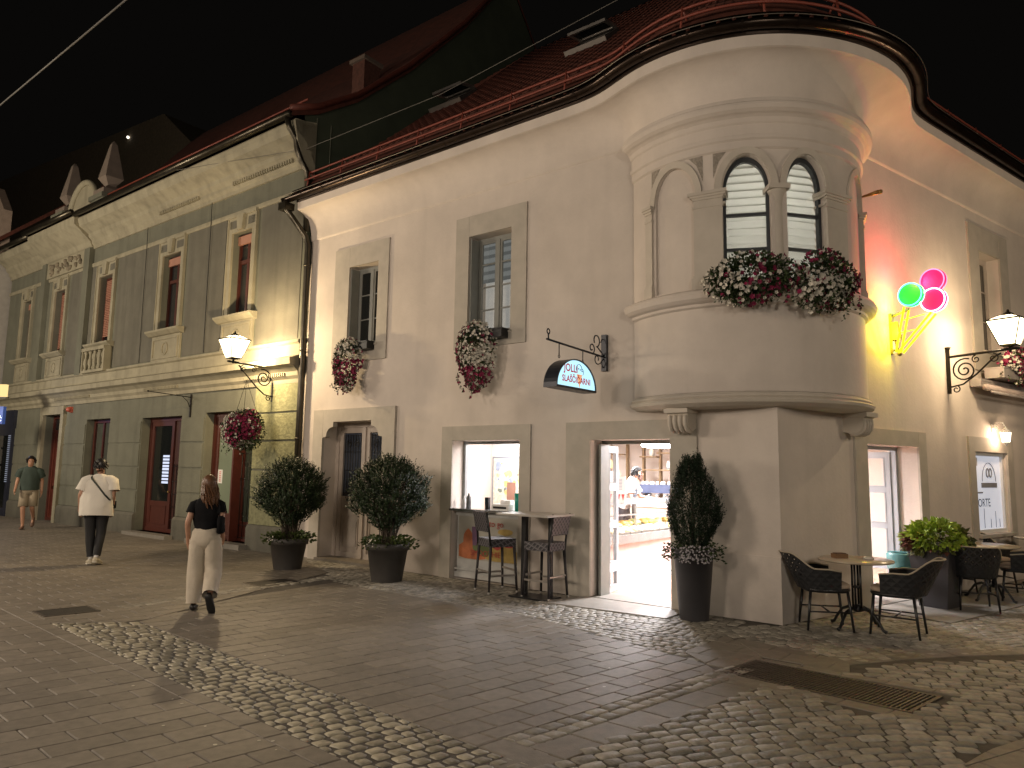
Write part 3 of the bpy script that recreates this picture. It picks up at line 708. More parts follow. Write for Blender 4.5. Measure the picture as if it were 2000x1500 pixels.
# shouldered corners of the opening
for sx, x in ((1, DO[0]), (-1, DO[1])):
    t = MB(); pr = [(x, dz), (x+sx*.30, dz), (x+sx*.30, dz-.09), (x+sx*.24, dz-.10), (x+sx*.17, dz-.13), (x+sx*.12, dz-.19), (x+sx*.10, dz-.27), (x, dz-.29)]
    t.extr(FL, pr, -.05, .048, 'o'); t.build('corner_block', STONE, house)
for (x0, x1) in ((DO[0]+.09, 7.49), (7.51, DO[1]-.09)):
    t = MB(); wdt = x1-x0
    t.frame(FL, x0, x1, .04, dz-.09, .10, -.345, -.30)
    t.box(FL, x0+.10, x1-.10, -.34, -.305, 1.02, 1.14); t.box(FL, x0+.10, x1-.10, -.335, -.31, .80, 1.02)
    t.box(FL, x0+.10, x1-.10, -.335, -.322, .14, .80)
    t.frame(FL, x0+.14, x1-.14, .20, .74, .025, -.322, -.308); t.box(FL, x0+.19, x1-.19, -.322, -.312, .25, .69)
    lf = t.build('door_leaf', DOORWOOD, dframe)
    t = MB(); t.box(FL, x0+.10, x1-.10, -.338, -.332, 1.14, dz-.19); t.build('pane', mat('blue_grey_glass', (.05, .06, .085), .12, spec=.8), lf)
    t = MB(); gz0, gz1 = 1.17, dz-.22; n_ = 7
    for k in range(n_):
        u = x0+.14+(wdt-.28)*k/(n_-1); t.tube([FL(u, -.316, gz0), FL(u, -.316, gz1)], .006, 5)
    for z in (gz0+.02, gz0+.45, gz1-.32, gz1-.02): t.tube([FL(x0+.12, -.316, z), FL(x1-.12, -.316, z)], .006, 5)
    for cx in (x0+.14+(wdt-.28)*.25, x0+.14+(wdt-.28)*.75):
        for sg in (1, -1): t.tube(spiral(lambda s, z: FL(s, -.314, z), (cx, gz1-.17), .075, 1.3, math.pi/2, sg), .005, 5)
    t.build('grille', IRON, lf)
t = MB(); t.box(FL, 7.485, 7.545, -.305, -.275, .06, dz-.1); t.build('astragal', DOORWOOD, dframe)
t = MB(); t.box(FL, 7.78, 7.98, -.312, -.30, 1.06, 1.10); t.build('letter_slot', BLACKW, dframe)
t = MB(); t.tube([FL(7.42, -.30, .98), FL(7.42, -.24, .98), FL(7.34, -.24, .98)], .011, 8); t.box(FL, 7.40, 7.44, -.302, -.295, .88, 1.04); t.build('handle', IRON, dframe)
t = MB(); t.box(FL, DO[0]-.02, DO[1]+.02, -.42, .10, -.01, .045); t.build('door_step', SLAB, house)
# ---- serving window: counter front with freezer below, open above
t = MB(); t.box(FL, 3.73, 5.06, -.30, .06, 1.035, 1.07); t.build('counter_ledge', mat('steel_ledge', (.5, .5, .5), .25, metal=.9, var=.05), house)
t = MB(); t.frame(FL, 3.735, 5.055, 1.07, 2.115, .045, -.30, -.24, bottom=False); t.build('shop_window_frame', mat('grey_aluminium', (.28, .29, .29), .4, metal=.4), house)
# ---- shop door leaf folded inwards on the left, grey frame
t = MB(); t.frame(FL, SD[0], SD[1], 0, SD[3]-.0, .05, -.36, -.29, bottom=False); t.box(FL, SD[1]-.09, SD[1]-.05, -.35, -.12, 0, SD[3]-.05)
sfr = t.build('shop_door', GREYWOOD, house)
def leaf_door(F, hinge_u, hinge_o, ang, wdt, h, panes, parent, mt):
    "glazed leaf; ang measured from the wall line, swinging inwards"
    ca, sa = math.cos(ang), math.sin(ang)
    Fd = lambda a, b, z: F(hinge_u+a*ca+b*sa, hinge_o-a*sa+b*ca, z)
    t = MB(); t.box(Fd, 0, .075, -.02, .02, .02, h); t.box(Fd, wdt-.075, wdt, -.02, .02, .02, h)
    zz = panes
    lf = None; prev = .02
    for (z0, z1) in zz: t.box(Fd, .075, wdt-.075, -.019, .019, prev, z0); prev = z1
    t.box(Fd, .075, wdt-.075, -.019, .019, prev, h)
    for (z0, z1) in zz: t.frame(Fd, .075, wdt-.075, z0, z1, .012, -.026, .026)
    lf = t.build('door_leaf', mt, parent)
    t = MB(); 
    for (z0, z1) in zz: t.box(Fd, .075, wdt-.075, -.004, .004, z0, z1)
    t.build('pane', CLEAR, lf); return Fd, lf
LW = mat('light_grey_wood', (.40, .43, .46), .45, var=.04)
Fd1, lf1 = leaf_door(FL, SD[1]-.055, -.33, math.radians(79), .44, 2.03, ((.10, .30), (.42, .90), (.98, 1.42), (1.50, 1.95)), sfr, LW)
t = MB(); t.lathe((0, 0, 0), [(0, 0), (1, 0)], 14)
st = MB(); cc = [Fd1(.22+.055*math.cos(2*math.pi*k/16), .008, 1.78+.062*math.sin(2*math.pi*k/16)) for k in range(16)]
st.poly(cc); st.build('round_sticker', mat('yellow_sticker', (.75, .6, .12), .6), lf1)
st = MB(); st.box(Fd1, .15, .29, .006, .009, 1.53, 1.68); st.build('paper_notice', WHITEP, lf1)
# right-hand shop door
t = MB(); t.frame(FR, RDoor[0], RDoor[1], 0, RDoor[3], .05, -.36, -.28, bottom=False); rfr = t.build('shop_door', LW, house)
Fd2, lf2 = leaf_door(FR, 2.62, -.36, math.radians(158), .66, 2.02, ((.12, .36), (.46, .93), (1.0, 1.44), (1.52, 1.94)), rfr, LW)
Fd3, lf3 = leaf_door(FR, 3.27, -.36, math.radians(100), .5, 2.02, ((.12, .36), (.46, .93), (1.0, 1.44), (1.52, 1.94)), rfr, LW)
st = MB(); st.box(Fd2, .27, .42, .008, .012, 1.74, 1.90); st.box(Fd2, .27, .42, -.012, -.008, 1.74, 1.90); st.build('warning_sticker', mat('yellow_sticker', (.75, .6, .12), .6), lf2)
st = MB(); st.box(Fd2, .27, .42, .008, .012, 1.64, 1.735); st.box(Fd2, .27, .42, -.012, -.008, 1.64, 1.735); st.build('paper_notice', WHITEP, lf2)
# ---- right window with frosted white film and lettering
t = MB(); t.frame(FR, RWin[0], RWin[1], RWin[2], RWin[3], .06, -.12, -.04); wR = t.build('cake_shop_window', WHITEP, house)
FILM = mat('frosted_window_film', (.72, .74, .78), .4, emit=(.78, .84, 1.0), estr=.42)
t = MB(); t.box(FR, RWin[0]+.06, RWin[1]-.06, -.09, -.08, RWin[2]+.06, RWin[3]-.06); t.build('pane', FILM, wR)
DKT = mat('dark_lettering', (.03, .03, .035), .6); GRT = mat('grey_lettering', (.30, .31, .36), .6)
t = MB(); text_mesh(t, 'TORTE', .185, lambda x, y: FR(5.60+x, -.076, 1.21+y)); t.build('lettering', DKT, wR)
t = MB(); cx, cz = 5.88, 1.66
pts = [FR(cx+.26*math.cos(a), -.076, cz-.05+.30*math.sin(a)) for a in [math.pi*k/16 for k in range(17)]]; t.tube(pts, .007, 4)
t.tube([FR(cx-.05+.05*math.cos(a), -.076, cz+.09+.07*math.sin(a)) for a in [6.283*k/12 for k in range(13)]], .012, 4); t.tube([FR(cx+.06+.05*math.cos(a), -.076, cz+.09+.07*math.sin(a)) for a in [6.283*k/12 for k in range(13)]], .012, 4)
t.box(FR, cx-.30, cx+.30, -.078, -.074, cz-.15, cz-.07); t.box(FR, 5.24, 5.62, -.078, -.074, 1.42, 1.445)
t.build('emblem', GRT, wR)
t = MB(); t.box(FR, 5.25, 5.47, -.079, -.074, 1.86, 1.99); q_ = t.build('camera_notice', WHITEP, wR)
t = MB(); t.tube([FR(5.36+.035*math.cos(a), -.072, 1.925+.035*math.sin(a)) for a in [.6+5*k/10 for k in range(11)]], .009, 4); t.build('notice_symbol', DKT, q_)
rnd = random.Random(8)
for u in (5.40, 5.62, 5.86, 6.05, 6.2): MB().box(FR, u, u+.014, -.078, -.074, .87, .87+rnd.uniform(.12, .32)).build('film_stem', GRT, wR)
t = MB(); t.box(FR, RWin[0]-.06, RWin[1]+.06, -.12, .09, RWin[2]-.05, RWin[2]-.002); t.build('window_sill', STONE, house)
# ================================================================ ORIEL (part of the white house)
def FC(th, o, z):      # cylinder frame: angle (radians, 0 towards the street), radial offset from the drum face, height
    return Q+Vector((math.sin(th), -math.cos(th), 0))*(RD+o)+Vector((0, 0, z))
D = math.radians
T0, T1 = D(-74), D(82)
mb = MB(); NA = 60
def arc_sweep(mb, prof, t0=T0, t1=T1, n=NA, smooth=False):
    vs = []; L_ = len(prof)
    for (o, z) in prof: vs += [FC(t0+(t1-t0)*i/n, o, z) for i in range(n+1)]
    mb.add(vs, [(j*(n+1)+i, j*(n+1)+i+1, (j+1)*(n+1)+i+1, (j+1)*(n+1)+i) for j in range(L_-1) for i in range(n)], smooth)
arc_sweep(mb, [(0, 2.62), (0, 3.68)], smooth=True)
ol = mb.build('oriel_drum', PLASTER, house)
mb = MB(); arc_sweep(mb, [(-1.2, 2.45), (-.10, 2.45), (-.02, 2.46), (.06, 2.50), (.075, 2.53), (.055, 2.55), (.03, 2.555), (.045, 2.575), (.03, 2.60), (.0, 2.61), (0, 2.63)], smooth=False)
mb.build('oriel_base', MOULD, house)
mb = MB(); arc_sweep(mb, [(0, 3.64), (.035, 3.66), (.04, 3.69), (.09, 3.71), (.13, 3.74), (.15, 3.79), (.13, 3.83), (.08, 3.86), (0, 3.885), (-.3, 3.89)])
mb.build('oriel_sill', PLASTER, house)
# upper drum with two arched openings and blind arches
ops = [(D(-13.2), D(10.2), 3.95, 5.08, .22, True), (D(13.4), D(9.6), 3.95, 5.08, .22, True), (D(-45.7), D(10.6), 3.90, 5.06, .035, False), (D(52), D(10.6), 3.90, 5.06, .035, False)]
def arch_top(th, c, hw, zs, rise=.42):
    x = (th-c)/hw
    return zs+rise*math.sqrt(max(0, 1-x*x))
thr = set()
for (c, hw, z0, zs, dp, op) in ops:
    for k in range(25): thr.add(round(c-hw*math.cos(math.pi*k/24), 6))
k = T0
while k < T1:
    if not any(abs(k-o[0]) < o[1]+.01 for o in ops): thr.add(round(k, 6))
    k += D(2)
thr.add(T1); thr = sorted(thr)
mb = MB(); ZT = 5.62; backs = {}
for a, b in zip(thr, thr[1:]):
    m_ = (a+b)/2; o = next((o for o in ops if abs(m_-o[0]) < o[1]), None)
    if o is None:
        mb.add([FC(a, 0, 3.86), FC(b, 0, 3.86), FC(b, 0, ZT), FC(a, 0, ZT)], [(0, 1, 2, 3)], True)
    else:
        c, hw, z0, zs, dp, thru = o; za, zb = arch_top(a, c, hw, zs), arch_top(b, c, hw, zs)
        mb.add([FC(a, 0, za), FC(b, 0, zb), FC(b, 0, ZT), FC(a, 0, ZT)], [(0, 1, 2, 3)], True)
        mb.add([FC(a, 0, 3.86), FC(b, 0, 3.86), FC(b, 0, z0), FC(a, 0, z0)], [(0, 1, 2, 3)], True)
        mb.add([FC(a, 0, za), FC(b, 0, zb), FC(b, -dp, zb), FC(a, -dp, za)], [(0, 1, 2, 3)], True)
        if not thru: backs.setdefault(c, MB()).add([FC(a, -dp, z0), FC(b, -dp, z0), FC(b, -dp, zb), FC(a, -dp, za)], [(0, 1, 2, 3)], True)
for (c, hw, z0, zs, dp, thru) in ops:
    for s in (-1, 1): mb.add([FC(c+s*hw, 0, z0), FC(c+s*hw, 0, zs), FC(c+s*hw, -dp, zs), FC(c+s*hw, -dp, z0)], [(0, 1, 2, 3)], False)
    mb.add([FC(c-hw, 0, z0), FC(c+hw, 0, z0), FC(c+hw, -dp, z0), FC(c-hw, -dp, z0)], [(0, 1, 2, 3)], False)
mb.build('oriel_wall', PLASTER, house); [b_.build('blind_arch_panel', PLASTER, house) for b_ in backs.values()]
# archivolts, pilasters, capitals
def archivolt(c, hw, zs, w_=.085, o1=.022, rise=.42):
    mb = MB(); ro = 24; inner = []; outer = []
    kx = w_/RD
    for k in range(ro+1):
        a = math.pi*k/ro
        inner.append((c-(hw+.004)*math.cos(a), zs+(rise+.004)*math.sin(a))); outer.append((c-(hw+kx)*math.cos(a), zs+(rise+w_)*math.sin(a)))
    vs = [FC(t, .001, z) for t, z in inner]+[FC(t, o1, z) for t, z in inner]+[FC(t, o1*1.3, z) for t, z in outer]+[FC(t, .001, z) for t, z in outer]; n = ro+1
    mb.add(vs, [(r*n+i, r*n+i+1, (r+1)*n+i+1, (r+1)*n+i) for r in range(3) for i in range(ro)], False); mb.build('archivolt', MOULD, house)
for (c, hw, z0, zs, dp, thru) in ops: archivolt(c, hw, zs)
def pil(c, w_, z0=3.87, zc=4.98, o1=.03):
    h = w_/2/RD; mb = MB()
    def bx(a, b, o, z_0, z_1): 
        P_ = [FC(t, oo, z) for z in (z_0, z_1) for (t, oo) in ((a, -.02), (b, -.02), (b, o), (a, o))]
        mb.add(P_, [(0, 3, 2, 1), (4, 5, 6, 7), (0, 1, 5, 4), (1, 2, 6, 5), (2, 3, 7, 6), (3, 0, 4, 7)], False)
    bx(c-h, c+h, o1, z0+.14, zc); bx(c-h*1.16, c+h*1.16, o1+.018, z0, z0+.14); bx(c-h*1.06, c+h*1.06, o1+.008, z0+.14, z0+.17)
    bx(c-h*1.08, c+h*1.08, o1+.010, zc-.10, zc-.075); bx(c-h*1.08, c+h*1.08, o1+.012, zc, zc+.03); bx(c-h*1.22, c+h*1.22, o1+.028, zc+.03, zc+.06); bx(c-h*1.35, c+h*1.35, o1+.045, zc+.06, zc+.10); mb.build('pilaster', MOULD, house)
pil(D(-60.0), .12); pil(D(-29.5), .34); pil(D(29.4), .36); pil(D(66), .2)
# spandrel triangles (slightly recessed ornament)
mb = MB()
for (c, s) in ((-57.0, 1), (-34.2, -1), (-25.5, 1)):
    pass
for (c0, c1, zlow) in ((-58.6, -52.5, 5.22), (-31.5, -38.5, 5.22), (-27.0, -20.8, 5.24)):
    mb = MB(); mb.add([FC(D(c0), .004, zlow), FC(D(c0), .004, 5.57), FC(D((c0+c1)/2), .004, 5.57), FC(D(c1), .004, 5.57), FC(D((c0*.6+c1*.4)), .004, 5.44)], [(0, 1, 2, 3, 4)], False)
    mb.build('spandrel_panel', mat('spandrel_ornament', (.34, .30, .25), .85, var=.25, scale=30, bump=1.0, bscale=45), house)
# centre column between the windows
mb = MB(); cz = FC(D(.1), -.05, 0)
mb.lathe(cz, [(.0, 3.88), (.10, 3.88), (.10, 3.96), (.085, 3.98), (.09, 4.0), (.072, 4.03), (.066, 4.9), (.075, 4.92), (.07, 4.94), (.09, 5.0), (.11, 5.04)], 20)
Fcc = lambda a, b, z: cz+Vector((a, b, z)); mb.box(Fcc, -.125, .125, -.12, .12, 5.04, 5.10)
mb.build('column', MOULD, house)
# capitals on the jambs
mb = MB()
for c in (D(-24.2), D(24.0)):
    mb = MB()
    for (h, o, z0_, z1_) in ((D(3.0), .045, 5.03, 5.08), (D(2.5), .03, 5.0, 5.03), (D(2.2), .02, 4.9, 4.93)):
        P_ = [FC(t, oo, z) for z in (z0_, z1_) for (t, oo) in ((c-h, -.15), (c+h, -.15), (c+h, o), (c-h, o))]
        mb.add(P_, [(0, 3, 2, 1), (4, 5, 6, 7), (0, 1, 5, 4), (1, 2, 6, 5), (2, 3, 7, 6), (3, 0, 4, 7)], False)
    mb.build('jamb_capital', MOULD, house)
# entablature
mb = MB(); arc_sweep(mb, [(0, 5.55), (.025, 5.57), (.028, 5.66), (.05, 5.68), (.055, 5.72), (.03, 5.735), (.032, 5.86), (.05, 5.88), (.07, 5.93), (.10, 5.955), (.13, 5.97), (.165, 6.0), (.18, 6.04), (.175, 6.07), (.155, 6.09), (.14, 6.14), (.0, 6.2)])
mb.build('oriel_entablature', PLASTER, house)
# windows of the oriel with lit roman blinds
DKF = mat('dark_window_frame', (.035, .04, .045), .5)
BLIND = bpy.data.materials.new('blind_fabric'); BLIND.use_nodes = True; nt = BLIND.node_tree; nt.nodes.remove(nt.nodes['Principled BSDF'])
tr = nt.nodes.new('ShaderNodeBsdfTranslucent'); tr.inputs[0].default_value = (.8, .8, .74, 1); df = nt.nodes.new('ShaderNodeBsdfDiffuse'); df.inputs[0].default_value = (.6, .6, .56, 1)
mx = nt.nodes.new('ShaderNodeMixShader'); mx.inputs[0].default_value = .45; nt.links.new(tr.outputs[0], mx.inputs[1]); nt.links.new(df.outputs[0], mx.inputs[2]); nt.links.new(mx.outputs[0], nt.nodes['Material Output'].inputs[0])
for (c, hw) in ((D(-13.2), D(10.2)), (D(13.4), D(9.6))):
    L0 = FC(c-hw, -.10, 0); R0 = FC(c+hw, -.10, 0); dx = (R0-L0); WW = dx.length; dx.normalize(); dn = Vector((dx.y, -dx.x, 0)); dn = dn if dn.y < 0 else -dn
    Fw = lambda a, b, z, L0=L0, dx=dx, dn=dn: L0+dx*a+dn*b+Vector((0, 0, z))
    t = MB(); fw_ = .032
    t.box(Fw, -.02, fw_, -.03, .03, 3.95, 5.10); t.box(Fw, WW-fw_, WW+.02, -.03, .03, 3.95, 5.10); t.box(Fw, fw_, WW-fw_, -.03, .029, 3.95, 4.0)
    for z in (4.35, 4.78): t.box(Fw, fw_, WW-fw_, -.025, .025, z-.016, z+.016)
    n = 16; arcp = [(WW/2-(WW/2+.02)*math.cos(math.pi*k/n), 5.08+.44*math.sin(math.pi*k/n)) for k in range(n+1)]; arci = [(WW/2-(WW/2-fw_)*math.cos(math.pi*k/n), 5.08+.36*math.sin(math.pi*k/n)) for k in range(n+1)]
    for k in range(n): t.prism([Fw(*(arcp[k][0], -.03, arcp[k][1])), Fw(arcp[k+1][0], -.03, arcp[k+1][1]), Fw(arci[k+1][0], -.03, arci[k+1][1]), Fw(arci[k][0], -.03, arci[k][1])], [Fw(arcp[k][0], .03, arcp[k][1]), Fw(arcp[k+1][0], .03, arcp[k+1][1]), Fw(arci[k+1][0], .03, arci[k+1][1]), Fw(arci[k][0], .03, arci[k][1])])
    wn = t.build('oriel_window', DKF, house)
    t = MB(); t.box(Fw, 0, WW, -.004, .002, 3.96, 5.46); t.build('pane', CLEAR, wn)
    t = MB(); z = 5.5; rnd = random.Random(int(hw*1000)); k = 0
    while z > 3.95:
        h = .095; bz = rnd.uniform(-.006, .006)
        # each pleat bellies out and overlaps the one below
        t.add([Fw(-.03, -.09, z), Fw(WW+.03, -.09, z+bz), Fw(-.03, -.060, z-h*.75), Fw(WW+.03, -.060, z-h*.75+bz), Fw(-.03, -.066, z-h*1.12), Fw(WW+.03, -.066, z-h*1.12+bz), Fw(-.03, -.10, z-h*.98), Fw(WW+.03, -.10, z-h*.98+bz)], [(0, 1, 3, 2), (2, 3, 5, 4), (4, 5, 7, 6)], True)
        z -= h; k += 1
    t.build('roman_blind', BLIND, wn)
rl = bpy.data.lights.new('oriel_room_lamp', 'POINT'); rl.energy = 34; rl.color = (1, .97, .88); rl.shadow_soft_size = .15
rlo = bpy.data.objects.new('oriel_room_lamp', rl); COL.objects.link(rlo); rlo.location = Q+Vector((0, -.35, 5.0))
mb = MB(); mb.add([FC(2*math.pi*k/24, -.5, z) for z in (3.9, 5.75) for k in range(24)], [(k, (k+1) % 24, 24+(k+1) % 24, 24+k) for k in range(2, 22)]+[tuple(range(24)), tuple(range(24, 48))], False)
mb.build('oriel_room', WHITEP, house)
# scroll corbels under the oriel
def corbel(F, u, w_):
    t = MB(); pr = [(.0, 2.46), (.31, 2.46), (.31, 2.41), (.28, 2.39), (.26, 2.36), (.27, 2.31), (.26, 2.26), (.22, 2.21), (.16, 2.19), (.10, 2.19), (.06, 2.21), (.0, 2.22)]
    t.extr(F, pr, u-w_/2, u+w_/2)
    for k in range(4):
        uu = u-w_/2+w_*(k+.5)/4; t.tube([F(uu, o, z) for o, z in [(.268, 2.37), (.276, 2.31), (.265, 2.25), (.225, 2.20), (.16, 2.18), (.09, 2.185)]], w_*.095, 8)
    t.box(F, u-w_/2-.02, u+w_/2+.02, 0, .33, 2.40, 2.452)
    t.build('corbel', MOULD, house)
corbel(FL, 1.12, .27); corbel(FR, 1.50, .23)
# small camera / bird spike under the entablature on the right
mb = MB(); p0 = FC(D(62), .03, 5.30); mb.tube([p0, p0+Vector((.10, -.22, -.02))], [.015, .03], 6); mb.sphere(p0+Vector((.11, -.24, -.025)), .03, 8, 6)
mb.build('small_spotlight', mat('brass', (.35, .22, .08), .35, metal=.8), house)
# plinth line on the corner: slightly proud darker base
mb = MB(); 
mb.box(FL, .0, .97, .0, .018, .0, .74)
mb.build('plinth', PLASTER, house)
ORD = ('first', 'second', 'third', 'fourth', 'fifth', 'sixth', 'seventh', 'eighth', 'ninth', 'tenth')
# ================================================================ SHOP INTERIOR (belongs to the white house)
FLOORM = mat('shop_floor', (.42, .27, .19), .25, var=.15, scale=4)
CEIL = mat('shop_ceiling', (.8, .78, .76), .8)
poly = [FL(5.7, -.43, 0), FL(.35, -.43, 0), FR(.35, -.43, 0), FR(7.6, -.43, 0), FR(7.6, -4.5, 0), FL(5.7, -6.0, 0)]
mb = MB(); mb.poly([p+Vector((0, 0, .016)) for p in poly]); mb.build('shop_floor', FLOORM, house)
mb = MB(); mb.poly([p+Vector((0, 0, 2.44)) for p in poly]); mb.build('shop_ceiling', CEIL, house)
mb = MB()
for i in range(3, 6): a, b = poly[i], poly[(i+1) % 6]; mb.poly([a, b, b+Vector((0, 0, 2.44)), a+Vector((0, 0, 2.44))])
mb.box(FL, 5.42, 5.50, -1.40, -.43, 0, 2.44)         # white partition seen in the serving window
mb.build('shop_walls', WALLIN, house)
# poster wall behind the serving window
mb = MB(); mb.box(FL, 4.55, 5.42, -1.46, -1.40, 0, 2.44); pw = mb.build('serving_back_wall', WHITEP, house)
mb = MB(); mb.box(FL, 4.52, 5.39, -1.398, -1.385, 1.02, 1.90); mb.build('frame', mat('poster_frame', (.25, .27, .3), .5), pw)
PC = [(.75, .62, .25), (.72, .45, .3), (.35, .42, .55), (.75, .72, .6), (.2, .24, .2), (.8, .3, .22), (.7, .55, .35)]
pm = [mat('poster_ink_%s' % n_, c, .6, var=.2, scale=25) for n_, c in zip(('yellow', 'salmon', 'blue', 'ivory', 'dark', 'red', 'ochre'), PC)]
mb = MB(); mb.cur = 3; mb.box(FL, 4.55, 5.36, -1.385, -1.380, 1.05, 1.87)
rnd = random.Random(12)
for k in range(46):
    mb.cur = rnd.choice([0, 1, 2, 3, 4, 6]); u = rnd.uniform(4.62, 5.28); z = rnd.uniform(1.08, 1.8); a = rnd.uniform(.02, .09)
    pts = [FL(min(max(u+a*rnd.uniform(.6, 1.2)*math.cos(6.283*i/7), 4.56), 5.35), -1.379+.0004*k*.2, min(max(z+a*rnd.uniform(.5, 1.1)*math.sin(6.283*i/7), 1.06), 1.86)) for i in range(7)]; mb.poly(pts)
mb.cur = 5; mb.box(FL, 4.55, 4.68, -1.3795, -1.368, 1.45, 1.86)
mb.build('picture', pm, pw)
mb = MB(); mb.box(FL, 4.86, 5.04, -1.366, -1.36, 1.16, 1.46); mb.build('brown_menu_card', mat('brown_card', (.33, .17, .12), .6), pw)
# small things on the serving ledge
def small(name, label, cat, F, u, o, z, prof, mt, group=None, n=14):
    c = F(u, o, z); t = thing(name, label, cat, c, group=group); m_ = MB(); m_.lathe(c, prof, n); m_.build('body', mt, t); return t
GREYPL = mat('grey_plastic', (.12, .12, .12), .5)
small('sauce_bottle', 'dark grey squeeze bottle on the left of the serving window ledge', 'bottle', FL, 4.80, -.10, 1.07, [(.04, 0), (.04, .17), (.018, .20), (.015, .23), (.008, .235)], GREYPL)
small('sauce_bottle', 'pale translucent bottle left of the dark squeeze bottle on the ledge', 'bottle', FL, 4.93, -.14, 1.07, [(.03, 0), (.03, .13), (.012, .16), (.01, .19)], mat('pale_plastic', (.6, .58, .55), .4))
t = small('cup', 'turquoise tumbler at the right end of the serving window ledge', 'cup', FL, 3.86, -.13, 1.07, [(.045, 0), (.055, .26), (.05, .26), (.042, .01)], mat('turquoise_cup', (.02, .32, .25), .35))
t = thing('cash_register', 'small white printer box behind the turquoise tumbler in the serving window', 'printer', FL(4.15, -.2, 1.07)); m_ = MB(); m_.box(FL, 3.99, 4.32, -.27, -.07, 1.07, 1.16); m_.box(FL, 4.02, 4.20, -.26, -.14, 1.16, 1.22); m_.build('case', WHITEP, t); m_ = MB(); m_.box(FL, 4.03, 4.28, -.068, -.062, 1.095, 1.125); m_.build('slot', BLACKW, t)
t = thing('card_terminal', 'black card terminal standing at the middle of the serving ledge', 'terminal', FL(4.45, -.15, 1.07)); m_ = MB(); m_.box(FL, 4.42, 4.49, -.17, -.12, 1.07, 1.25); m_.build('body', BLACKW, t); m_ = MB(); m_.box(FL, 4.425, 4.485, -.119, -.114, 1.15, 1.23); m_.build('screen', mat('screen_glass', (.03, .04, .05), .1), t)
# freezer / counter front below the serving window with printed advert
fz = thing('ice_cream_freezer', 'white counter freezer with a fruit smoothie advert under the serving window', 'freezer', FL(4.4, -.2, 0))
m_ = MB(); m_.box(FL, 3.78, 5.02, -.75, -.10, .02, 1.02); m_.box(FL, 3.76, 5.04, -.10, -.07, .02, .10); m_.box(FL, 3.76, 5.04, -.10, -.07, .13, .16); m_.box(FL, 3.76, 5.04, -.10, -.08, .96, 1.02); m_.build('cabinet', mat('freezer_enamel', (.50, .50, .48), .4), fz)
m_ = MB(); AD = [mat('advert_paper', (.42, .40, .34), .45, var=.12, scale=3), mat('advert_orange', (.46, .15, .06), .45, var=.3, scale=6), mat('advert_yellow', (.42, .30, .09), .45, var=.25, scale=6), mat('advert_violet', (.16, .09, .16), .45, var=.2), mat('advert_green', (.13, .16, .06), .45, var=.2), mat('advert_red', (.40, .06, .05), .45, var=.2)]
m_.box(FL, 3.82, 4.98, -.098, -.088, .30, .95)
def blob(u, z, a, b, c, k, n=12, seed=0):
    r_ = random.Random(seed); m_.cur = c; m_.poly([FL(min(max(u+a*math.cos(6.283*i/n)*r_.uniform(.85, 1.1), 3.83), 4.97), -.087+.0012*k, min(max(z+b*math.sin(6.283*i/n)*r_.uniform(.85, 1.1), .31), .94)) for i in range(n)])
blob(4.7, .42, .32, .18, 1, 1, seed=1); blob(4.1, .40, .36, .16, 2, 2, seed=2); blob(4.45, .46, .12, .10, 4, 3, seed=3); blob(4.78, .6, .11, .16, 1, 3.2, seed=4); blob(4.2, .56, .12, .08, 5, 4, seed=5); blob(3.98, .60, .12, .08, 5, 4.3, seed=6); blob(4.62, .5, .07, .07, 4, 5, seed=7); blob(4.35, .6, .09, .06, 2, 5.2, seed=8); blob(4.05, .75, .16, .05, 2, 5.6, seed=8)
m_.cur = 3; m_.prism([FL(4.60, -.078, .52), FL(4.68, -.078, .52), FL(4.70, -.078, .80), FL(4.58, -.078, .80)], [FL(4.60, -.074, .52), FL(4.68, -.074, .52), FL(4.70, -.074, .80), FL(4.58, -.074, .80)])
m_.cur = 5; text_mesh(m_, 'SMOOTHIE', .12, lambda x, y: FL(4.42-x, -.072, .37+y)); text_mesh(m_, 'to go', .13, lambda x, y: FL(4.22-x, -.072, .82+y))
m_.build('advert', AD, fz)
# ---- gelato counter seen through the door
ct = thing('gelato_counter', 'long glass-topped gelato counter with a pink front behind the open shop door', 'counter', FL(3.0, -2.2, 0))
m_ = MB(); m_.box(FL, 2.66, 3.4, -4.6, -.75, .16, .62); m_.build('front_panel', mat('pink_panel', (.50, .36, .33), .35), ct)
m_ = MB(); m_.box(FL, 2.63, 3.42, -4.6, -.75, .018, .075); m_.box(FL, 2.64, 3.41, -4.6, -.75, .09, .158)
m_.build('plinth', WHITEP, ct)
m_ = MB(); m_.box(FL, 2.62, 3.44, -4.6, -.74, .62, .665); m_.box(FL, 2.62, 2.66, -4.6, -.74, .665, .74); m_.box(FL, 2.85, 3.45, -4.6, -.74, 1.17, 1.20); m_.box(FL, 2.83, 2.86, -4.6, -.74, 1.0, 1.02)
for o in (-.75, -1.9, -3.1, -4.5): m_.box(FL, 2.84, 2.87, o-.015, o+.015, .66, 1.17)
m_.build('metal_trim', mat('chrome_trim', (.5, .52, .52), .25, metal=.8), ct)
m_ = MB(); m_.add([FL(2.64, -.75, .74), FL(2.64, -4.6, .74), FL(2.86, -4.6, 1.17), FL(2.86, -.75, 1.17)], [(0, 1, 2, 3)], False); m_.build('glass', CLEAR, ct)
gm = [mat('gelato_%s' % n_, c, .6, var=.12, scale=20, bump=.5, bscale=40) for n_, c in (('vanilla', (.75, .62, .35)), ('strawberry', (.7, .3, .3)), ('pistachio', (.45, .5, .2)), ('cream', (.8, .76, .66)), ('chocolate', (.2, .1, .06)), ('mango', (.75, .48, .12)))]
rnd = random.Random(4)
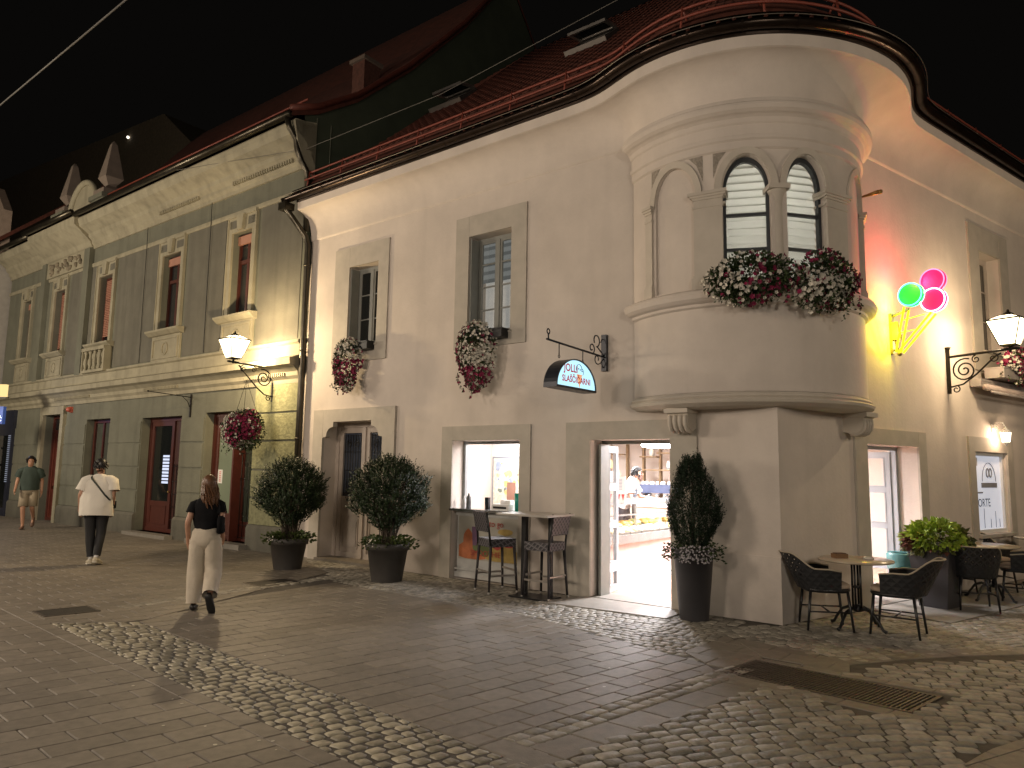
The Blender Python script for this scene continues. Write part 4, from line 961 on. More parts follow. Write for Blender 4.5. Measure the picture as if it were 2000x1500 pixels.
for row in range(2):
    for k in range(10):
        c = FL(2.86+.27*row, -.98-.36*k, .74+.06*row)
        tt = thing('gelato_tub', '%s gelato heaped in a steel tub, %s from the door in the %s row' % (('vanilla', 'pink strawberry', 'green pistachio', 'pale cream', 'dark chocolate', 'orange mango')[(k*3+row*2) % 6], ORD[k], ('front', 'back')[row]), 'gelato tub', c, group='gelato tubs in the counter')
        m_ = MB(); Ft = lambda a, b, z, c=c: c+dl*a+nl*b+Vector((0, 0, z)); m_.frame(lambda a, b, z: Ft(a, z, b), -.12, .12, -.16, .16, .01, -.06, .02); m_.box(Ft, -.11, .11, -.15, .15, -.06, -.05); m_.build('tub', SILV, tt)
        m_ = MB(); m_.smooth = True
        for q in range(7): m_.sphere(Ft(rnd.uniform(-.05, .05), rnd.uniform(-.09, .09), rnd.uniform(.0, .05)), rnd.uniform(.05, .085), 8, 6, (1, 1, .7))
        m_.build('ice_cream', gm[(k*3+row*2) % 6], tt)
# menu stand and stacked cups on the counter
t = thing('menu_stand', 'white menu board with red cones printed on it standing on the counter', 'menu', FL(3.0, -1.35, 1.2))
m_ = MB(); Fm = lambda a, b, z: FL(2.95, -1.42, 1.2)+(dl*-.35+nl*.94)*b+(dl*.94+nl*.35)*a+Vector((0, 0, z))
m_.box(Fm, -.16, .22, -.01, .01, 0, .40); m_.build('board', WHITEP, t)
m_ = MB()
for k in range(8): m_.box(Fm, -.11, .17-(k*37 % 7)*.012, .011, .013, .20+k*.022, .209+k*.022)
m_.build('print_lines', mat('blue_grey_print', (.25, .32, .42), .6), t)
m_ = MB()
for k in range(5): x = -.12+k*.065; m_.poly([Fm(x-.024, .014, .13), Fm(x+.024, .014, .13), Fm(x, .014, .03)])
m_.build('cone_print', mat('red_print', (.6, .08, .08), .6), t)
CUPM = mat('stacked_cup_plastic', (.42, .46, .50), .25, var=.05)
for (u, o) in ((3.02, -1.78), (3.10, -1.90)):
    t = thing('cup_stack', 'stack of clear plastic cups on the gelato counter, %s the menu stand' % ('nearer' if u < 3.05 else 'farther from'), 'cups', FL(u, o, 1.2), group='cup stacks on the gelato counter'); m_ = MB()
    for k in range(12): m_.lathe(FL(u, o, 1.2), [(.04, .024*k), (.048, .024*k+.05), (.05, .024*k+.052), (.046, .024*k+.05)], 14)
    m_.build('cups', CUPM, t)
# back wall shelving: brass frames
SH = mat('brass_shelf_frame', (.22, .15, .08), .4, metal=.4)
t = thing('wall_shelf', 'thin brown metal shelf frames on the pale back wall of the shop', 'shelf', FL(4.6, -5.8, .9))
m_ = MB()
for u in (4.35, 4.75, 3.95, 5.15, 5.6, 3.4): m_.box(FL, u-.02, u+.02, -5.88, -5.78, 1.0, 2.43)
for (a, b, z) in ((3.4, 4.35, 1.35), (3.4, 4.75, 1.72), (4.35, 4.75, 2.0), (5.15, 5.6, 1.5), (5.15, 5.6, 2.05), (3.4, 4.35, 2.08)): m_.box(FL, a, b, -5.88, -5.62, z-.015, z+.015)
m_.build('frame', SH, t)
rnd = random.Random(6)
for (u, z, c, kd) in ((3.75, 1.365, (.15, .35, .28), 'green'), (3.62, 1.365, (.12, .3, .22), 'dark green'), (3.9, 1.735, (.6, .6, .58), 'white'), (4.1, 1.735, (.45, .45, .42), 'grey'), (4.5, 2.015, (.65, .60, .5), 'cream'), (5.3, 1.515, (.55, .45, .35), 'tan')):
    small('jar', '%s jar standing on the shop back shelf' % kd, 'jar', FL, u, -5.7, z, [(.05, 0), (.055, .12), (.03, .16), (.03, .18)], mat('%s_glaze' % kd.replace(' ', '_'), c, .4), group='jars on the back shelf')
# second work counter at the back with coffee machine and cup rows
bc = thing('back_counter', 'low back counter full of cups behind the barista', 'counter', FL(3.9, -4.9, 0)); m_ = MB(); m_.box(FL, 3.6, 5.65, -5.6, -4.9, .02, .98); m_.build('cabinet', mat('wood_front', (.40, .30, .24), .5), bc); m_ = MB(); m_.box(FL, 3.58, 5.66, -5.6, -4.86, .98, 1.02); m_.build('worktop', WHITEP, bc)
cm = thing('coffee_machine', 'steel and dark coffee machine on the back counter right of the barista', 'coffee machine', FL(4.15, -5.2, 1.02)); m_ = MB(); m_.box(FL, 3.72, 4.5, -5.5, -5.05, 1.25, 1.42); m_.box(FL, 3.74, 3.8, -5.5, -5.1, 1.02, 1.25); m_.box(FL, 4.42, 4.48, -5.5, -5.1, 1.02, 1.25); m_.build('body', mat('navy_enamel', (.04, .05, .09), .35), cm)
m_ = MB(); m_.box(FL, 3.74, 4.48, -5.46, -5.02, 1.02, 1.06)
for k in range(4): m_.tube([FL(3.84+.18*k, -5.1, 1.22), FL(3.84+.18*k, -4.94, 1.20)], .018, 6)
m_.build('steel_parts', mat('chrome_trim'  , (.5, .52, .52), .25, metal=.8), cm)
rnd = random.Random(9)
for k in range(10):
    u = 3.74+.08*k; small('coffee_cup', 'upturned white cup on the coffee machine, %s from the right' % ORD[k], 'cup', FL, u, -5.25+rnd.uniform(-.05, .05), 1.42, [(.035, 0), (.03, .05), (.018, .065)], WHITEP, group='cups on the coffee machine', n=10)
for k in range(5):
    small('syrup_bottle', 'dark red syrup bottle on the back counter, %s from the right' % ORD[k], 'bottle', FL, 3.30+.09*k, -4.95, .98 if 3.30+.09*k > 3.6 else .98, [(.032, 0), (.032, .16), (.012, .21), (.012, .26)], mat('syrup_red', (.22, .03, .04), .3), group='syrup bottles')
# ring-shaped ceiling lamp
rl_ = thing('ring_lamp', 'glowing white ring lamp hanging under the shop ceiling', 'lamp', FL(3.0, -4.2, 2.3))
m_ = MB(); cc = FL(2.95, -3.7, 2.17); m_.tube([cc+Vector((.62*math.cos(a), .62*math.sin(a), 0)) for a in [6.28318*k/32 for k in range(32)]], .045, 8, closed=True); m_.build('glowing_ring', glow_mat('ring_glow', (1, .98, 1.0), 22), rl_)
m_ = MB()
for k in range(3): a = 2.09*k; m_.tube([cc+Vector((.62*math.cos(a), .62*math.sin(a), .04)), cc+Vector((0, 0, .28))], .004, 4)
m_.build('cords', BLACKW, rl_)
for (loc, pw_) in ((FL(2.0, -2.0, 2.30), 1.0), (FL(4.2, -3.6, 2.32), 1.0), (FL(4.5, -.95, 2.3), .13), (FR(3.0, -2.2, 2.3), .8)):
    d = bpy.data.lights.new('ceiling_spot', 'AREA'); d.shape = 'DISK'; d.size = .5; d.energy = P_SHOP*pw_; d.color = (1.0, .97, 1.0)
    o = bpy.data.objects.new('ceiling_spot', d); COL.objects.link(o); o.location = loc
for (loc) in (FL(2.0, -2.0, 2.36), FL(4.2, -3.6, 2.36), FL(4.5, -.95, 2.36), FR(3.0, -2.2, 2.36)): mb = MB(); mb.lathe(loc, [(0, .0), (.26, 0), (.27, .03), (.27, .07)], 20); mb.build('ceiling_lamp', glow_mat('disc_glow', (1, .97, .95), 5), house)
mb = MB(); rnd = random.Random(2); mb.box(FR, 2.0, 3.2, -1.6, -.75, .0165, .024); mb.build('red_door_mat', mat('red_mat', (.30, .03, .02), .9), house)
# ================================================================ GREY-GREEN HOUSE
gh = thing('grey_green_house', 'long grey-green plastered house with cream stucco trim and red doors left of the white house', 'house', FG(17, -3, 0))
def gp(x, y, off=0): return GP(x, y, off)
DA = (10.32, 12.35, .10, 2.66)          # big glazed shop door by the lamp
U = {}
for k, (a, b) in dict(w1=(458, 497), w2=(322, 358), w3=(198, 224), d1=(403, 500), d2=(278, 356), d3=(170, 216), d4=(92, 128)).items(): pass
w1 = (gp(497, 437)[0], gp(458, 450)[0]); w2 = (gp(358, 487)[0], gp(322, 498)[0]); w3 = (gp(224, 535)[0], gp(198, 543)[0]); w4 = (gp(131, 568)[0], gp(111, 573)[0]); w5 = (gp(63, 605)[0], gp(48, 610)[0])
zt, zb = 6.80, 4.92
d1 = (gp(500, 790)[0], gp(403, 800)[0]); d2 = (gp(356, 806)[0], gp(279, 812)[0]); d3 = (gp(216, 815)[0], gp(170, 818)[0]); d4 = (gp(126, 795)[0], gp(92, 800)[0])
print('grey', [tuple(round(v, 2) for v in q) for q in (w1, w2, w3, w4, w5, d1, d2, d3, d4)])
ends = 25.2
WN = [(a, b, zb, zt) for a, b in (w1, w2, w3, w4, w5)]
DN = [(d1[0], d1[1], .10, 2.83), (d2[0], d2[1], .08, 2.80), (d3[0], d3[1], 1.05, 2.85), (d4[0], d4[1], .0, 3.05)]
mb = MB(); wall(mb, FG, 9.02, ends, 0, 8.7, WN+DN, .35); mb.build('wall', OLIVE, gh)
# dim rooms behind
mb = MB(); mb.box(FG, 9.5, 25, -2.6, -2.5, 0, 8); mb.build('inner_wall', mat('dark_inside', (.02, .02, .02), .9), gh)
mb = MB()
# rustic blocks of ground floor
rnd = random.Random(21)
cols = [(9.04, d1[0]-.02), (d1[1]+.06, d2[0]-.06), ]
JZ = [(.0, .46), (.50, 1.02), (1.05, 1.58), (1.61, 2.16), (2.19, 2.72), (2.75, 3.30)]
for z0, z1 in JZ[1:]:
    top_ = z1
    if z0 > 2.2: mb.box(FG, 9.04, d1[0]-.02 if z1 < 2.9 else d1[0]-.02, .0, .035, z0+.01, min(z1, 3.32))
    else: mb.box(FG, 9.04, d1[0]-.02, .0, .035, z0+.01, z1)
mb.build('rough_quoins', RUSTIC, gh)
for (a, b) in ((d1[1]+.03, d2[0]-.03), (d2[1]+.03, d3[0]-.03), (d3[1]+.03, d4[0]-.03), (d4[1]+.1, 24.2)):
    mb = MB()
    for z0, z1 in JZ[1:5]: mb.box(FG, a, b, .0, .022, z0+.012, z1)
    mb.build('ashlar_courses', OLIVE, gh)
for (a, b) in ((9.04, d1[0]+.0), (d1[1], d2[0]), (d2[1], d4[0]-.05), (d4[1]+.05, 24.3)):
    mb = MB(); mb.box(FG, a, b, .0, .075, 0, .44); mb.extr(FG, [(0, .44), (.075, .44), (.035, .50), (0, .50)], a, b); mb.build('plinth', OLIVE_D, gh)
# first-floor recessed panels (slightly darker)
edges = [9.3, w1[0]-.30, w1[1]+.30, w2[0]-.30, w2[1]+.30, w3[0]-.30]
for a, b in zip(edges[0::2], edges[1::2]): MB().box(FG, a, b, .0, .012, 4.2, 7.2).build('upper_panel', OLIVE_D, gh)
MB().box(FG, w3[1]+.3, w4[0]-.3, 0, .012, 4.2, 7.2).build('upper_panel', OLIVE_D, gh)
# string course between floors
def gcornice(name, prof, a, b, mt, parent=gh):
    t = MB(); t.extr(FG, prof, a, b); return t.build(name, mt, parent)
gcornice('string_course', [(0, 3.30), (.04, 3.30), (.05, 3.38), (.10, 3.44), (.11, 3.52), (.20, 3.60), (.30, 3.64), (.31, 3.76), (.20, 3.80), (.10, 3.84), (.09, 4.06), (.14, 4.09), (.13, 4.14), (0, 4.16)], 9.10, ends, CREAM)
for a0, a1 in ((9.5, 10.9), (13.6, 15.2), (18.2, 20.5)):
    u = a0; t = MB()
    while u < a1: t.box(FG, u, u+.03, .10, .135, 3.44, 3.51); u += .065
    t.build('dentils', CREAM, gh)
# main cornice and frieze
gcornice('main_cornice', [(0, 7.72), (.04, 7.72), (.05, 7.80), (.10, 7.86), (.11, 7.93), (.20, 8.02), (.22, 8.10), (.36, 8.20), (.46, 8.26), (.50, 8.36), (.52, 8.46), (.50, 8.50), (0, 8.56)], 9.02, ends, CREAM)
for a0, a1 in ((9.6, 11.8), (13.2, 15.0)):
    u = a0; t = MB()
    while u < a1: t.box(FG, u, u+.035, .11, .16, 7.87, 7.95); u += .085
    t.build('dentils', CREAM, gh)
gcornice('frieze_band', [(0, 7.18), (.03, 7.18), (.04, 7.22), (.04, 7.28), (.02, 7.30), (0, 7.30)], 9.02, ends, CREAM)
# end face of the cornice toward the white house: console
t = MB(); t.extr(FG, [(.0, 7.4), (.12, 7.45), (.30, 7.75), (.45, 8.1), (.52, 8.46), (0, 8.6)], 9.02, 9.14); t.build('end_console', CREAM, gh)
# window surrounds, sills, aprons, balustrade
def gwin(op, i):
    a, b, c, d = op
    t = MB(); w_ = .17; t.box(FG, a-w_, a, 0, .05, c-.02, d+.42); t.box(FG, b, b+w_, 0, .05, c-.02, d+.42); t.box(FG, a, b, 0, .045, d, d+.42)
    t.box(FG, a-w_+.02, b+w_-.02, .05, .075, d+.34, d+.42); t.box(FG, a-w_, a-w_+.035, .05, .07, c, d+.34); t.box(FG, b+w_-.035, b+w_, .05, .07, c, d+.34)
    m_ = (a+b)/2; t.extr(FG, [(m_-.09, d+.02), (m_+.09, d+.02), (m_+.13, d+.36), (m_-.13, d+.36)], .05, .12, 'o')
    sr_ = t.build('window_surround', CREAM, gh)
    for (x0, x1) in ((a-.10, m_-.22), (m_+.22, b+.10)):
        q = MB(); q.extr(FG, [(x0, d+.10), (x1, d+.10), (x1, d+.28), (x0, d+.28)], .046, .050, 'o'); q.build('inset_panel', OLIVE_D, sr_)
    q = MB(); q.extr(FG, [(0, c-.16), (.10, c-.14), (.20, c-.06), (.21, c-.02), (0, c+.0)], a-.32, b+.32); 
    q.box(FG, a-.22, b+.22, 0, .05, 4.14, c-.15)
    q.build('window_sill', CREAM, gh)
    if i == 2:   # balustraded apron
        q = MB(); n_ = 5; L0, L1 = a-.28, b+.28
        for k in range(n_):
            u = L0+.12+(L1-L0-.24)*k/(n_-1); q.lathe(FG(u, .15, 0), [(.05, 4.16), (.05, 4.2), (.028, 4.24), (.062, 4.36), (.055, 4.44), (.026, 4.54), (.03, 4.6), (.05, 4.64), (.05, 4.70)], 10)
        q.box(FG, L0, L1, .05, .24, 4.69, 4.78); q.box(FG, L0, L1, .05, .22, 4.10, 4.17); q.box(FG, L0, L0+.05, .05, .22, 4.17, 4.69); q.box(FG, L1-.05, L1, .05, .22, 4.17, 4.69)
        q.build('balustrade', CREAM, gh)
    else:
        q = MB(); q.frame(FG, a-.16, b+.16, 4.20, c-.20, .05, .05, .075)
        q.tube([FG(m_+.13*math.cos(k*.3927), .06, 4.45+.14*math.sin(k*.3927)) for k in range(16)], .016, 5, closed=True); q.build('apron_ornament', CREAM, gh)
    # frame + panes + roller shutter box
    q = MB(); q.frame(FG, a, b, c, d-.0, .07, -.22, -.15); q.box(FG, a+.07, b-.07, -.21, -.14, c+(d-c)*.64, c+(d-c)*.64+.08); q.box(FG, m_-.04, m_+.04, -.215, -.145, c+.07, d-.07)
    wn = q.build('window', REDWOOD, gh)
    if i in (2, 3):
        lo = c+.24 if i == 2 else c+.18
        q = MB(); z = d-.07
        while z > lo: q.extr(FG, [(-.155, z), (-.135, z-.02), (-.13, z-.045), (-.155, z-.048)], a+.06, b-.06); z -= .05
        q.build('roller_shutter', mat('salmon_shutter', (.40, .20, .14), .6, var=.05), wn)
        q = MB(); q.box(FG, a+.07, b-.07, -.20, -.19, c+.07, lo+.05); q.build('pane', DARKGLASS, wn)
    else:
        q = MB(); q.box(FG, a+.02, b-.02, -.148, -.10, d-.24, d-.05); q.build('shutter_box', mat('salmon_shutter', (.40, .20, .14), .6, var=.05), wn)
        q = MB(); q.box(FG, a+.07, b-.07, -.20, -.19, c+.07, d-.07); q.build('pane', mat('night_glass', (.03, .03, .03), .08, spec=.8), wn)
        q = MB(); cu_ = mat('net_curtain', (.30, .30, .26), .9, var=.2, scale=20)
        for k in range(5): x = a+.09+(m_-a-.16)*k/5; q.tube([FG(x, -.17, c+.1), FG(x, -.17, d-.25)], .022, 5)
        q.build('curtain', cu_, wn)
for i, op in enumerate(WN): gwin(op, i)
# cables running down the facade
for (x0, y0, x1, y1) in ((296, 417, 283, 640), (421, 370, 408, 700)):
    q = MB(); ua = gp(x0, y0)[0]; q.tube([FG(ua, .06, 7.72), FG(ua, .05, 7.1), FG(ua, .03, 4.2)], .008, 4)
    q.build('facade_cable', BLACKW, gh)
# projecting centre bay above the entrance with relief panel and attic
bayL, bayR = w4[1]+.9, w3[1]+.55
for a, b in ((bayR, bayR+.35), (bayL-.3, bayL)): MB().box(FG, a, b, 0, .14, 4.1, 7.75).build('bay_pilaster', OLIVE, gh)
q = MB(); q.box(FG, bayR+.2, bayL-.1, .0, .10, 7.26, 7.74); q.build('relief_panel', CREAM, gh)
q = MB(); rnd = random.Random(2); mid = (bayR+bayL)/2
for k in range(44): q.sphere(FG(mid+rnd.uniform(-1.1, 1.1), .12, 7.5+rnd.uniform(-.15, .15)), rnd.uniform(.03, .08), 6, 4)
q.build('relief_ornament', mat('dark_stucco', (.20, .17, .12), .9, var=.3), gh)
q = MB(); q.extr(FG, [(0, 7.72), (.10, 7.80), (.16, 7.93), (.30, 8.05), (.50, 8.22), (.60, 8.30), (.62, 8.52), (0, 8.62)], bayR, bayL); q.build('bay_cornice', CREAM, gh)
# attic with segmental gable and obelisks
uo1 = gp(199, 365, .2)[0]; uo2 = gp(124, 395, .2)[0]
print('obelisks', uo1, uo2, gp(205, 265, .2), gp(205, 365, .2), gp(127, 325, .2))
zo = 9.22
for uu in (uo1, uo2):
    q = MB(); q.box(FG, uu-.36, uu+.36, -.30, .30, 8.5, zo-.25); q.box(FG, uu-.42, uu+.42, -.36, .36, zo-.25, zo-.12); q.build('attic_pier', OLIVE, gh)
MB().box(FG, uo1+.5, uo2-.5, -.15, .10, 8.5, 8.95).build('attic_wall', OLIVE, gh)
q = MB(); um = (uo1+uo2)/2; hw = (uo2-uo1)/2-.45; pr = [(um-hw, 8.9)]+[(um-hw*math.cos(math.pi*k/16), 8.95+.85*math.sin(math.pi*k/16)) for k in range(17)]+[(um+hw, 8.9)]
q.extr(FG, pr, -.12, .12, 'o'); q.tube([FG(a, .14, b) for a, b in pr[1:-1]], .09, 8); q.build('segmental_gable', CREAM, gh)
for uu in (uo1, uo2):
    q = MB(); Fo = lambda a, b, z, uu=uu: FG(uu+a, -.02+b, z)
    q.box(Fo, -.32, .32, -.30, .30, zo-.12, zo+.06)
    def tier(h0, z0, h1, z1):
        q.prism([Fo(-h0, -h0, z0), Fo(h0, -h0, z0), Fo(h0, h0, z0), Fo(-h0, h0, z0)], [Fo(-h1, -h1, z1), Fo(h1, -h1, z1), Fo(h1, h1, z1), Fo(-h1, h1, z1)])
    tier(.25, zo+.06, .11, zo+.22); tier(.10, zo+.22, .245, zo+.44); tier(.245, zo+.44, .07, zo+1.46); tier(.07, zo+1.46, .015, zo+1.56)
    q.build('obelisk', mat('pink_stucco', (.20, .16, .13), .8, var=.1), gh)
# gutter, roof, gable wall, chimney
q = MB(); q.tube([FG(9.05, .62, 8.56), FG(bayR, .62, 8.56)], .075, 10); q.tube([FG(bayL, .62, 8.56), FG(ends, .62, 8.56)], .075, 10); q.tube([FG(bayR-.05, .72, 8.6), FG(bayL+.05, .72, 8.6)], .075, 10)
q.tube([FG(9.16, .62, 8.5), FG(9.12, .58, 8.32), FG(9.10, .42, 8.12), FG(9.08, .40, 7.92), FG(9.07, .30, 7.70), FG(9.06, .16, 7.52), FG(9.04, .12, 7.0), FG(9.04, .12, 6.3)], .06, 10)
q.build('gutter', PIPE, gh)
prof_r = [(.62, 8.62), (.0, 8.90), (-1.0, 9.60), (-2.5, 11.0), (-4.4, 13.1), (-5.7, 14.8), (-6.3, 15.5), (-7.6, 14.0), (-10, 11.2)]
q = MB()
for (a, z0), (b, z1) in zip(prof_r, prof_r[1:]): q.add([FG(9.0, a, z0), FG(ends, a, z0), FG(ends, b, z1), FG(9.0, b, z1), FG(9.0, a, z0-.12), FG(9.0, b, z1-.12)], [(0, 1, 2, 3), (0, 3, 5, 4)], False)
rf = q.build('roof', TILE, gh)
q = MB(); q.poly([FG(9.03, a, z-.10) for a, z in [(.3, 8.75)]+prof_r[1:]]+[FG(9.03, -10, 5), FG(9.03, 0, 5)]); q.build('party_wall', mat('dark_green_render', (.05, .062, .038), .9, var=.15, scale=2), gh)
q = MB()
for (a, z0), (b, z1) in zip(prof_r[:6], prof_r[1:7]):
    pass
q.tube([FG(9.02, a, z+.05) for a, z in prof_r[:7]], .07, 6); q.build('verge_tiles', TILE_L, rf)
cu_, cz_ = GP(715, 150, -2.6); print('chimney', cu_, cz_)
q = MB(); q.box(FG, cu_-.22, cu_+.22, -2.85, -2.35, 10.0, 11.65); q.build('chimney', mat('chimney_brick', (.08, .03, .02), .85, var=.3, scale=12, bump=.5), rf)
q = MB(); q.box(FG, cu_-.28, cu_+.28, -2.91, -2.29, 11.65, 11.74); q.build('chimney_cap', mat('sooty_cap', (.12, .09, .07), .85), rf)
# lightning rail along the roof foot
q = MB(); q.tube([FG(9.1, .2, 9.05), FG(19.0, .2, 9.05)], .02, 5); u = 9.3
while u < 19: q.tube([FG(u, .2, 8.8), FG(u, .2, 9.05)], .014, 4); u += 1.1
q.build('snow_rail', RAIL, rf)
# ---- doors of the grey house
def red_door(op, kind):
    a, b, c, d = op
    q = MB(); q.frame(FG, a, b, c, d, .09, -.30, -.20); par = q.build('shop_door' if kind != 'win' else 'shop_window', REDWOOD, gh)
    if kind == 'big':     # glazed leaf left, second leaf opened with lattice grille at the right
        m1 = a+(b-a)*.40; t = MB(); t.frame(FG, m1, b-.09, c+.05, d-.09, .12, -.28, -.22); t.box(FG, m1+.12, b-.21, -.275, -.225, c+.05, c+.55); t.frame(FG, m1+.17, b-.26, c+.16, c+.48, .02, -.225, -.212)
        lf = t.build('door_leaf', REDWOOD, par); t = MB(); t.box(FG, m1+.12, b-.21, -.255, -.25, c+.55, d-.21); t.build('pane', mat('frosted_green_glass', (.19, .23, .17), .25, var=.08, scale=2), lf)
        t = MB(); t.box(FG, b-.40, b-.22, -.2485, -.246, c+1.18, c+1.48); nt_ = t.build('paper_notice', WHITEP, lf)
        t = MB()
        for k in range(6): t.box(FG, b-.34, b-.28, -.2455, -.244, c+1.22+k*.04, c+1.24+k*.04)
        t.build('print', mat('red_print', (.6, .08, .08), .6), nt_)
        t = MB(); t.box(FG, m1-.05, m1, -.28, -.0, c, d-.09); t.build('jamb_post', REDWOOD, par)
        t = MB(); t.box(FG, a+.09, m1-.05, -.30, -.29, c, d-.09); t.build('pane', mat('dim_green_glass', (.045, .06, .045), .3), par)
        t = MB(); n_ = 5
        for k in range(n_): u = a+.12+(m1-a-.22)*k/(n_-1); t.tube([FG(u, -.18, c+.06), FG(u, -.18, c+1.85)], .009, 5)
        for z in (c+.08, c+.34, c+1.3, c+1.83): t.tube([FG(a+.10, -.18, z), FG(m1-.06, -.18, z)], .008, 5)
        for z in (c+.55, c+1.05, c+1.6):
            for sg in (1, -1): t.tube(spiral(lambda s, zz: FG(s, -.175, zz), ((a+m1)/2+sg*.10, z), .09, 1.2, 0, sg), .006, 5)
        t.build('lattice_grille', IRON, par)
        t = MB(); t.box(FG, a+.09, m1-.05, -.27, -.24, c, c+.4); t.build('panel', REDWOOD, par)
    elif kind == 'two':
        m1 = a+(b-a)*.38; t = MB(); t.frame(FG, m1, b-.09, c+.05, d-.09, .11, -.28, -.22); t.box(FG, m1+.11, b-.20, -.275, -.225, c+.05, c+.72); t.frame(FG, m1+.16, b-.25, c+.18, c+.62, .02, -.225, -.212)
        lf = t.build('door_leaf', REDWOOD, par); t = MB(); t.box(FG, m1+.11, b-.20, -.255, -.25, c+.72, d-.20); t.build('pane', DARKGLASS, lf)
        # the lit sign of a neighbouring display seen in the glass
        t = MB()
        for k in range(9): t.box(FG, m1+.20, m1+.50, -.2495, -.2475, c+1.14+k*.078, c+1.14+k*.078+(.05 if k != 4 else .06))
        t.build('lit_display', glow_mat('display_glow', (.72, .78, 1.0), 1.1), lf)
        t = MB(); t.sphere(FG(m1+.055, -.20, c+.95), .028, 8, 6); t.build('door_knob', mat('brass', (.35, .22, .08), .35, metal=.8), lf)
        t = MB(); t.box(FG, a+.09, m1, -.30, -.26, c, d-.09); t.build('dark_leaf', mat('dark_red_wood', (.05, .012, .008), .5), par)
        t = MB()
        for k in range(5): u = a+.13+(m1-a-.18)*k/4; t.tube([FG(u, -.24, c+.06), FG(u, -.24, c+1.6)], .008, 5)
        for z in (c+.3, c+.6, c+.9, c+1.2, c+1.55): t.tube([FG(a+.10, -.24, z), FG(m1, -.24, z)], .006, 5)
        t.build('lattice_grille', IRON, par)
    elif kind == 'win':
        t = MB(); m1 = (a+b)/2; t.box(FG, m1+.1, m1+.17, -.29, -.21, c+.09, d-.09); t.build('mullion', REDWOOD, par)
        t = MB(); t.box(FG, a+.09, b-.09, -.26, -.25, c+.09, d-.09); t.build('pane', mat('dim_glass', (.075, .08, .065), .2), par)
    else:
        t = MB(); m1 = (a+b)/2
        for (x0, x1) in ((a+.09, m1-.01), (m1+.01, b-.09)):
            t.frame(FG, x0, x1, c+.02, d-.5, .10, -.28, -.22)
            for (z0, z1) in ((c+.12, c+.9), (c+1.0, d-.6)): t.box(FG, x0+.10, x1-.10, -.27, -.24, z0, z1); t.frame(FG, x0+.14, x1-.14, z0+.05, z1-.05, .025, -.24, -.225)
        t.box(FG, a+.09, b-.09, -.28, -.20, d-.5, d-.42); t.build('door_leaves', mat('dark_red_door', (.11, .024, .014), .45, var=.2), par)
        t = MB(); t.box(FG, a+.09, b-.09, -.26, -.25, d-.42, d-.09); t.build('fanlight', DARKGLASS, par)
red_door(DN[0], 'big'); red_door(DN[1], 'two'); red_door(DN[2], 'win'); red_door(DN[3], 'panel')
for op in DN[:2]: MB().box(FG, op[0]-.08, op[1]+.08, -.32, .26, -.01, op[2]).build('door_step', THRESH, gh)
q = MB(); a, b = DN[3][0], DN[3][1]; q.box(FG, a-.20, a, 0, .09, 0, 3.2); q.box(FG, b, b+.20, 0, .09, 0, 3.2); q.box(FG, a-.20, b+.20, 0, .10, 3.05, 3.28); q.build('portal_surround', CREAM, gh)
q = MB(); q.sphere(FG(d4[0]-.55, .10, 3.16), .07, 10, 8); q.box(FG, d4[0]-.60, d4[0]-.50, .0, .06, 3.08, 3.24); q.build('wall_camera', mat('reddish_lamp', (.5, .12, .08), .3), gh)
# dark shop front at the far end
q = MB(); q.box(FG, 23.55, 25.15, .0, .10, 0, 3.3); sf = q.build('shopfront', mat('navy_shopfront', (.018, .022, .04), .35), gh)
q = MB(); q.box(FG, 23.75, 24.9, .10, .105, .25, 2.5); q.build('pane', DARKGLASS, sf)
q = MB()
for k in range(24): q.box(FG, 23.62, 23.80, .106, .112, 1.05+k*.062, 1.075+k*.062)
q.build('lit_slats', glow_mat('slat_glow', (.75, .8, .95), .35), sf)
# ================================================================ neighbour beyond
nb = thing('pale_neighbour_house', 'pale rendered house at the far left edge beyond the grey-green house', 'house', FG(28, 0, 0))
q = MB(); q.box(FG, 25.35, 36, -6, .42, 0, 8.6); q.build('wall', mat('pale_render', (.34, .32, .29), .85, var=.08, bump=.1), nb)
q = MB()
for k in range(6): q.box(FG, 25.38, 30, .42, .47, .5+k*.55, .98+k*.55)
q.build('stone_courses', mat('pale_stone_block', (.36, .34, .31), .8, var=.15, bump=.3), nb)
q = MB(); q.tube([FG(25.3, .85, 8.55), FG(34, .85, 8.55)], .09, 8); q.tube([FG(25.42, .85, 8.5), FG(25.42, .6, 8.2), FG(25.42, .50, 7.8), FG(25.42, .48, 4)], .06, 8); q.build('gutter', PIPE, nb)
q = MB(); q.prism([FG(25.3, .9, 8.6), FG(36, .9, 8.6), FG(36, -3, 12.2), FG(25.3, -3, 12.2)], [FG(25.3, .9, 8.75), FG(36, .9, 8.75), FG(36, -3, 12.35), FG(25.3, -3, 12.35)]); q.build('roof', TILE, nb)
q = MB(); q.extr(FG, [(25.5, 8.7), (27.6, 8.7), (27.6, 10.2), (26.5, 11.2), (25.5, 10.2)], .1, .35, 'o'); q.build('dormer_gable', mat('pink_render', (.30, .23, .18), .85), nb)
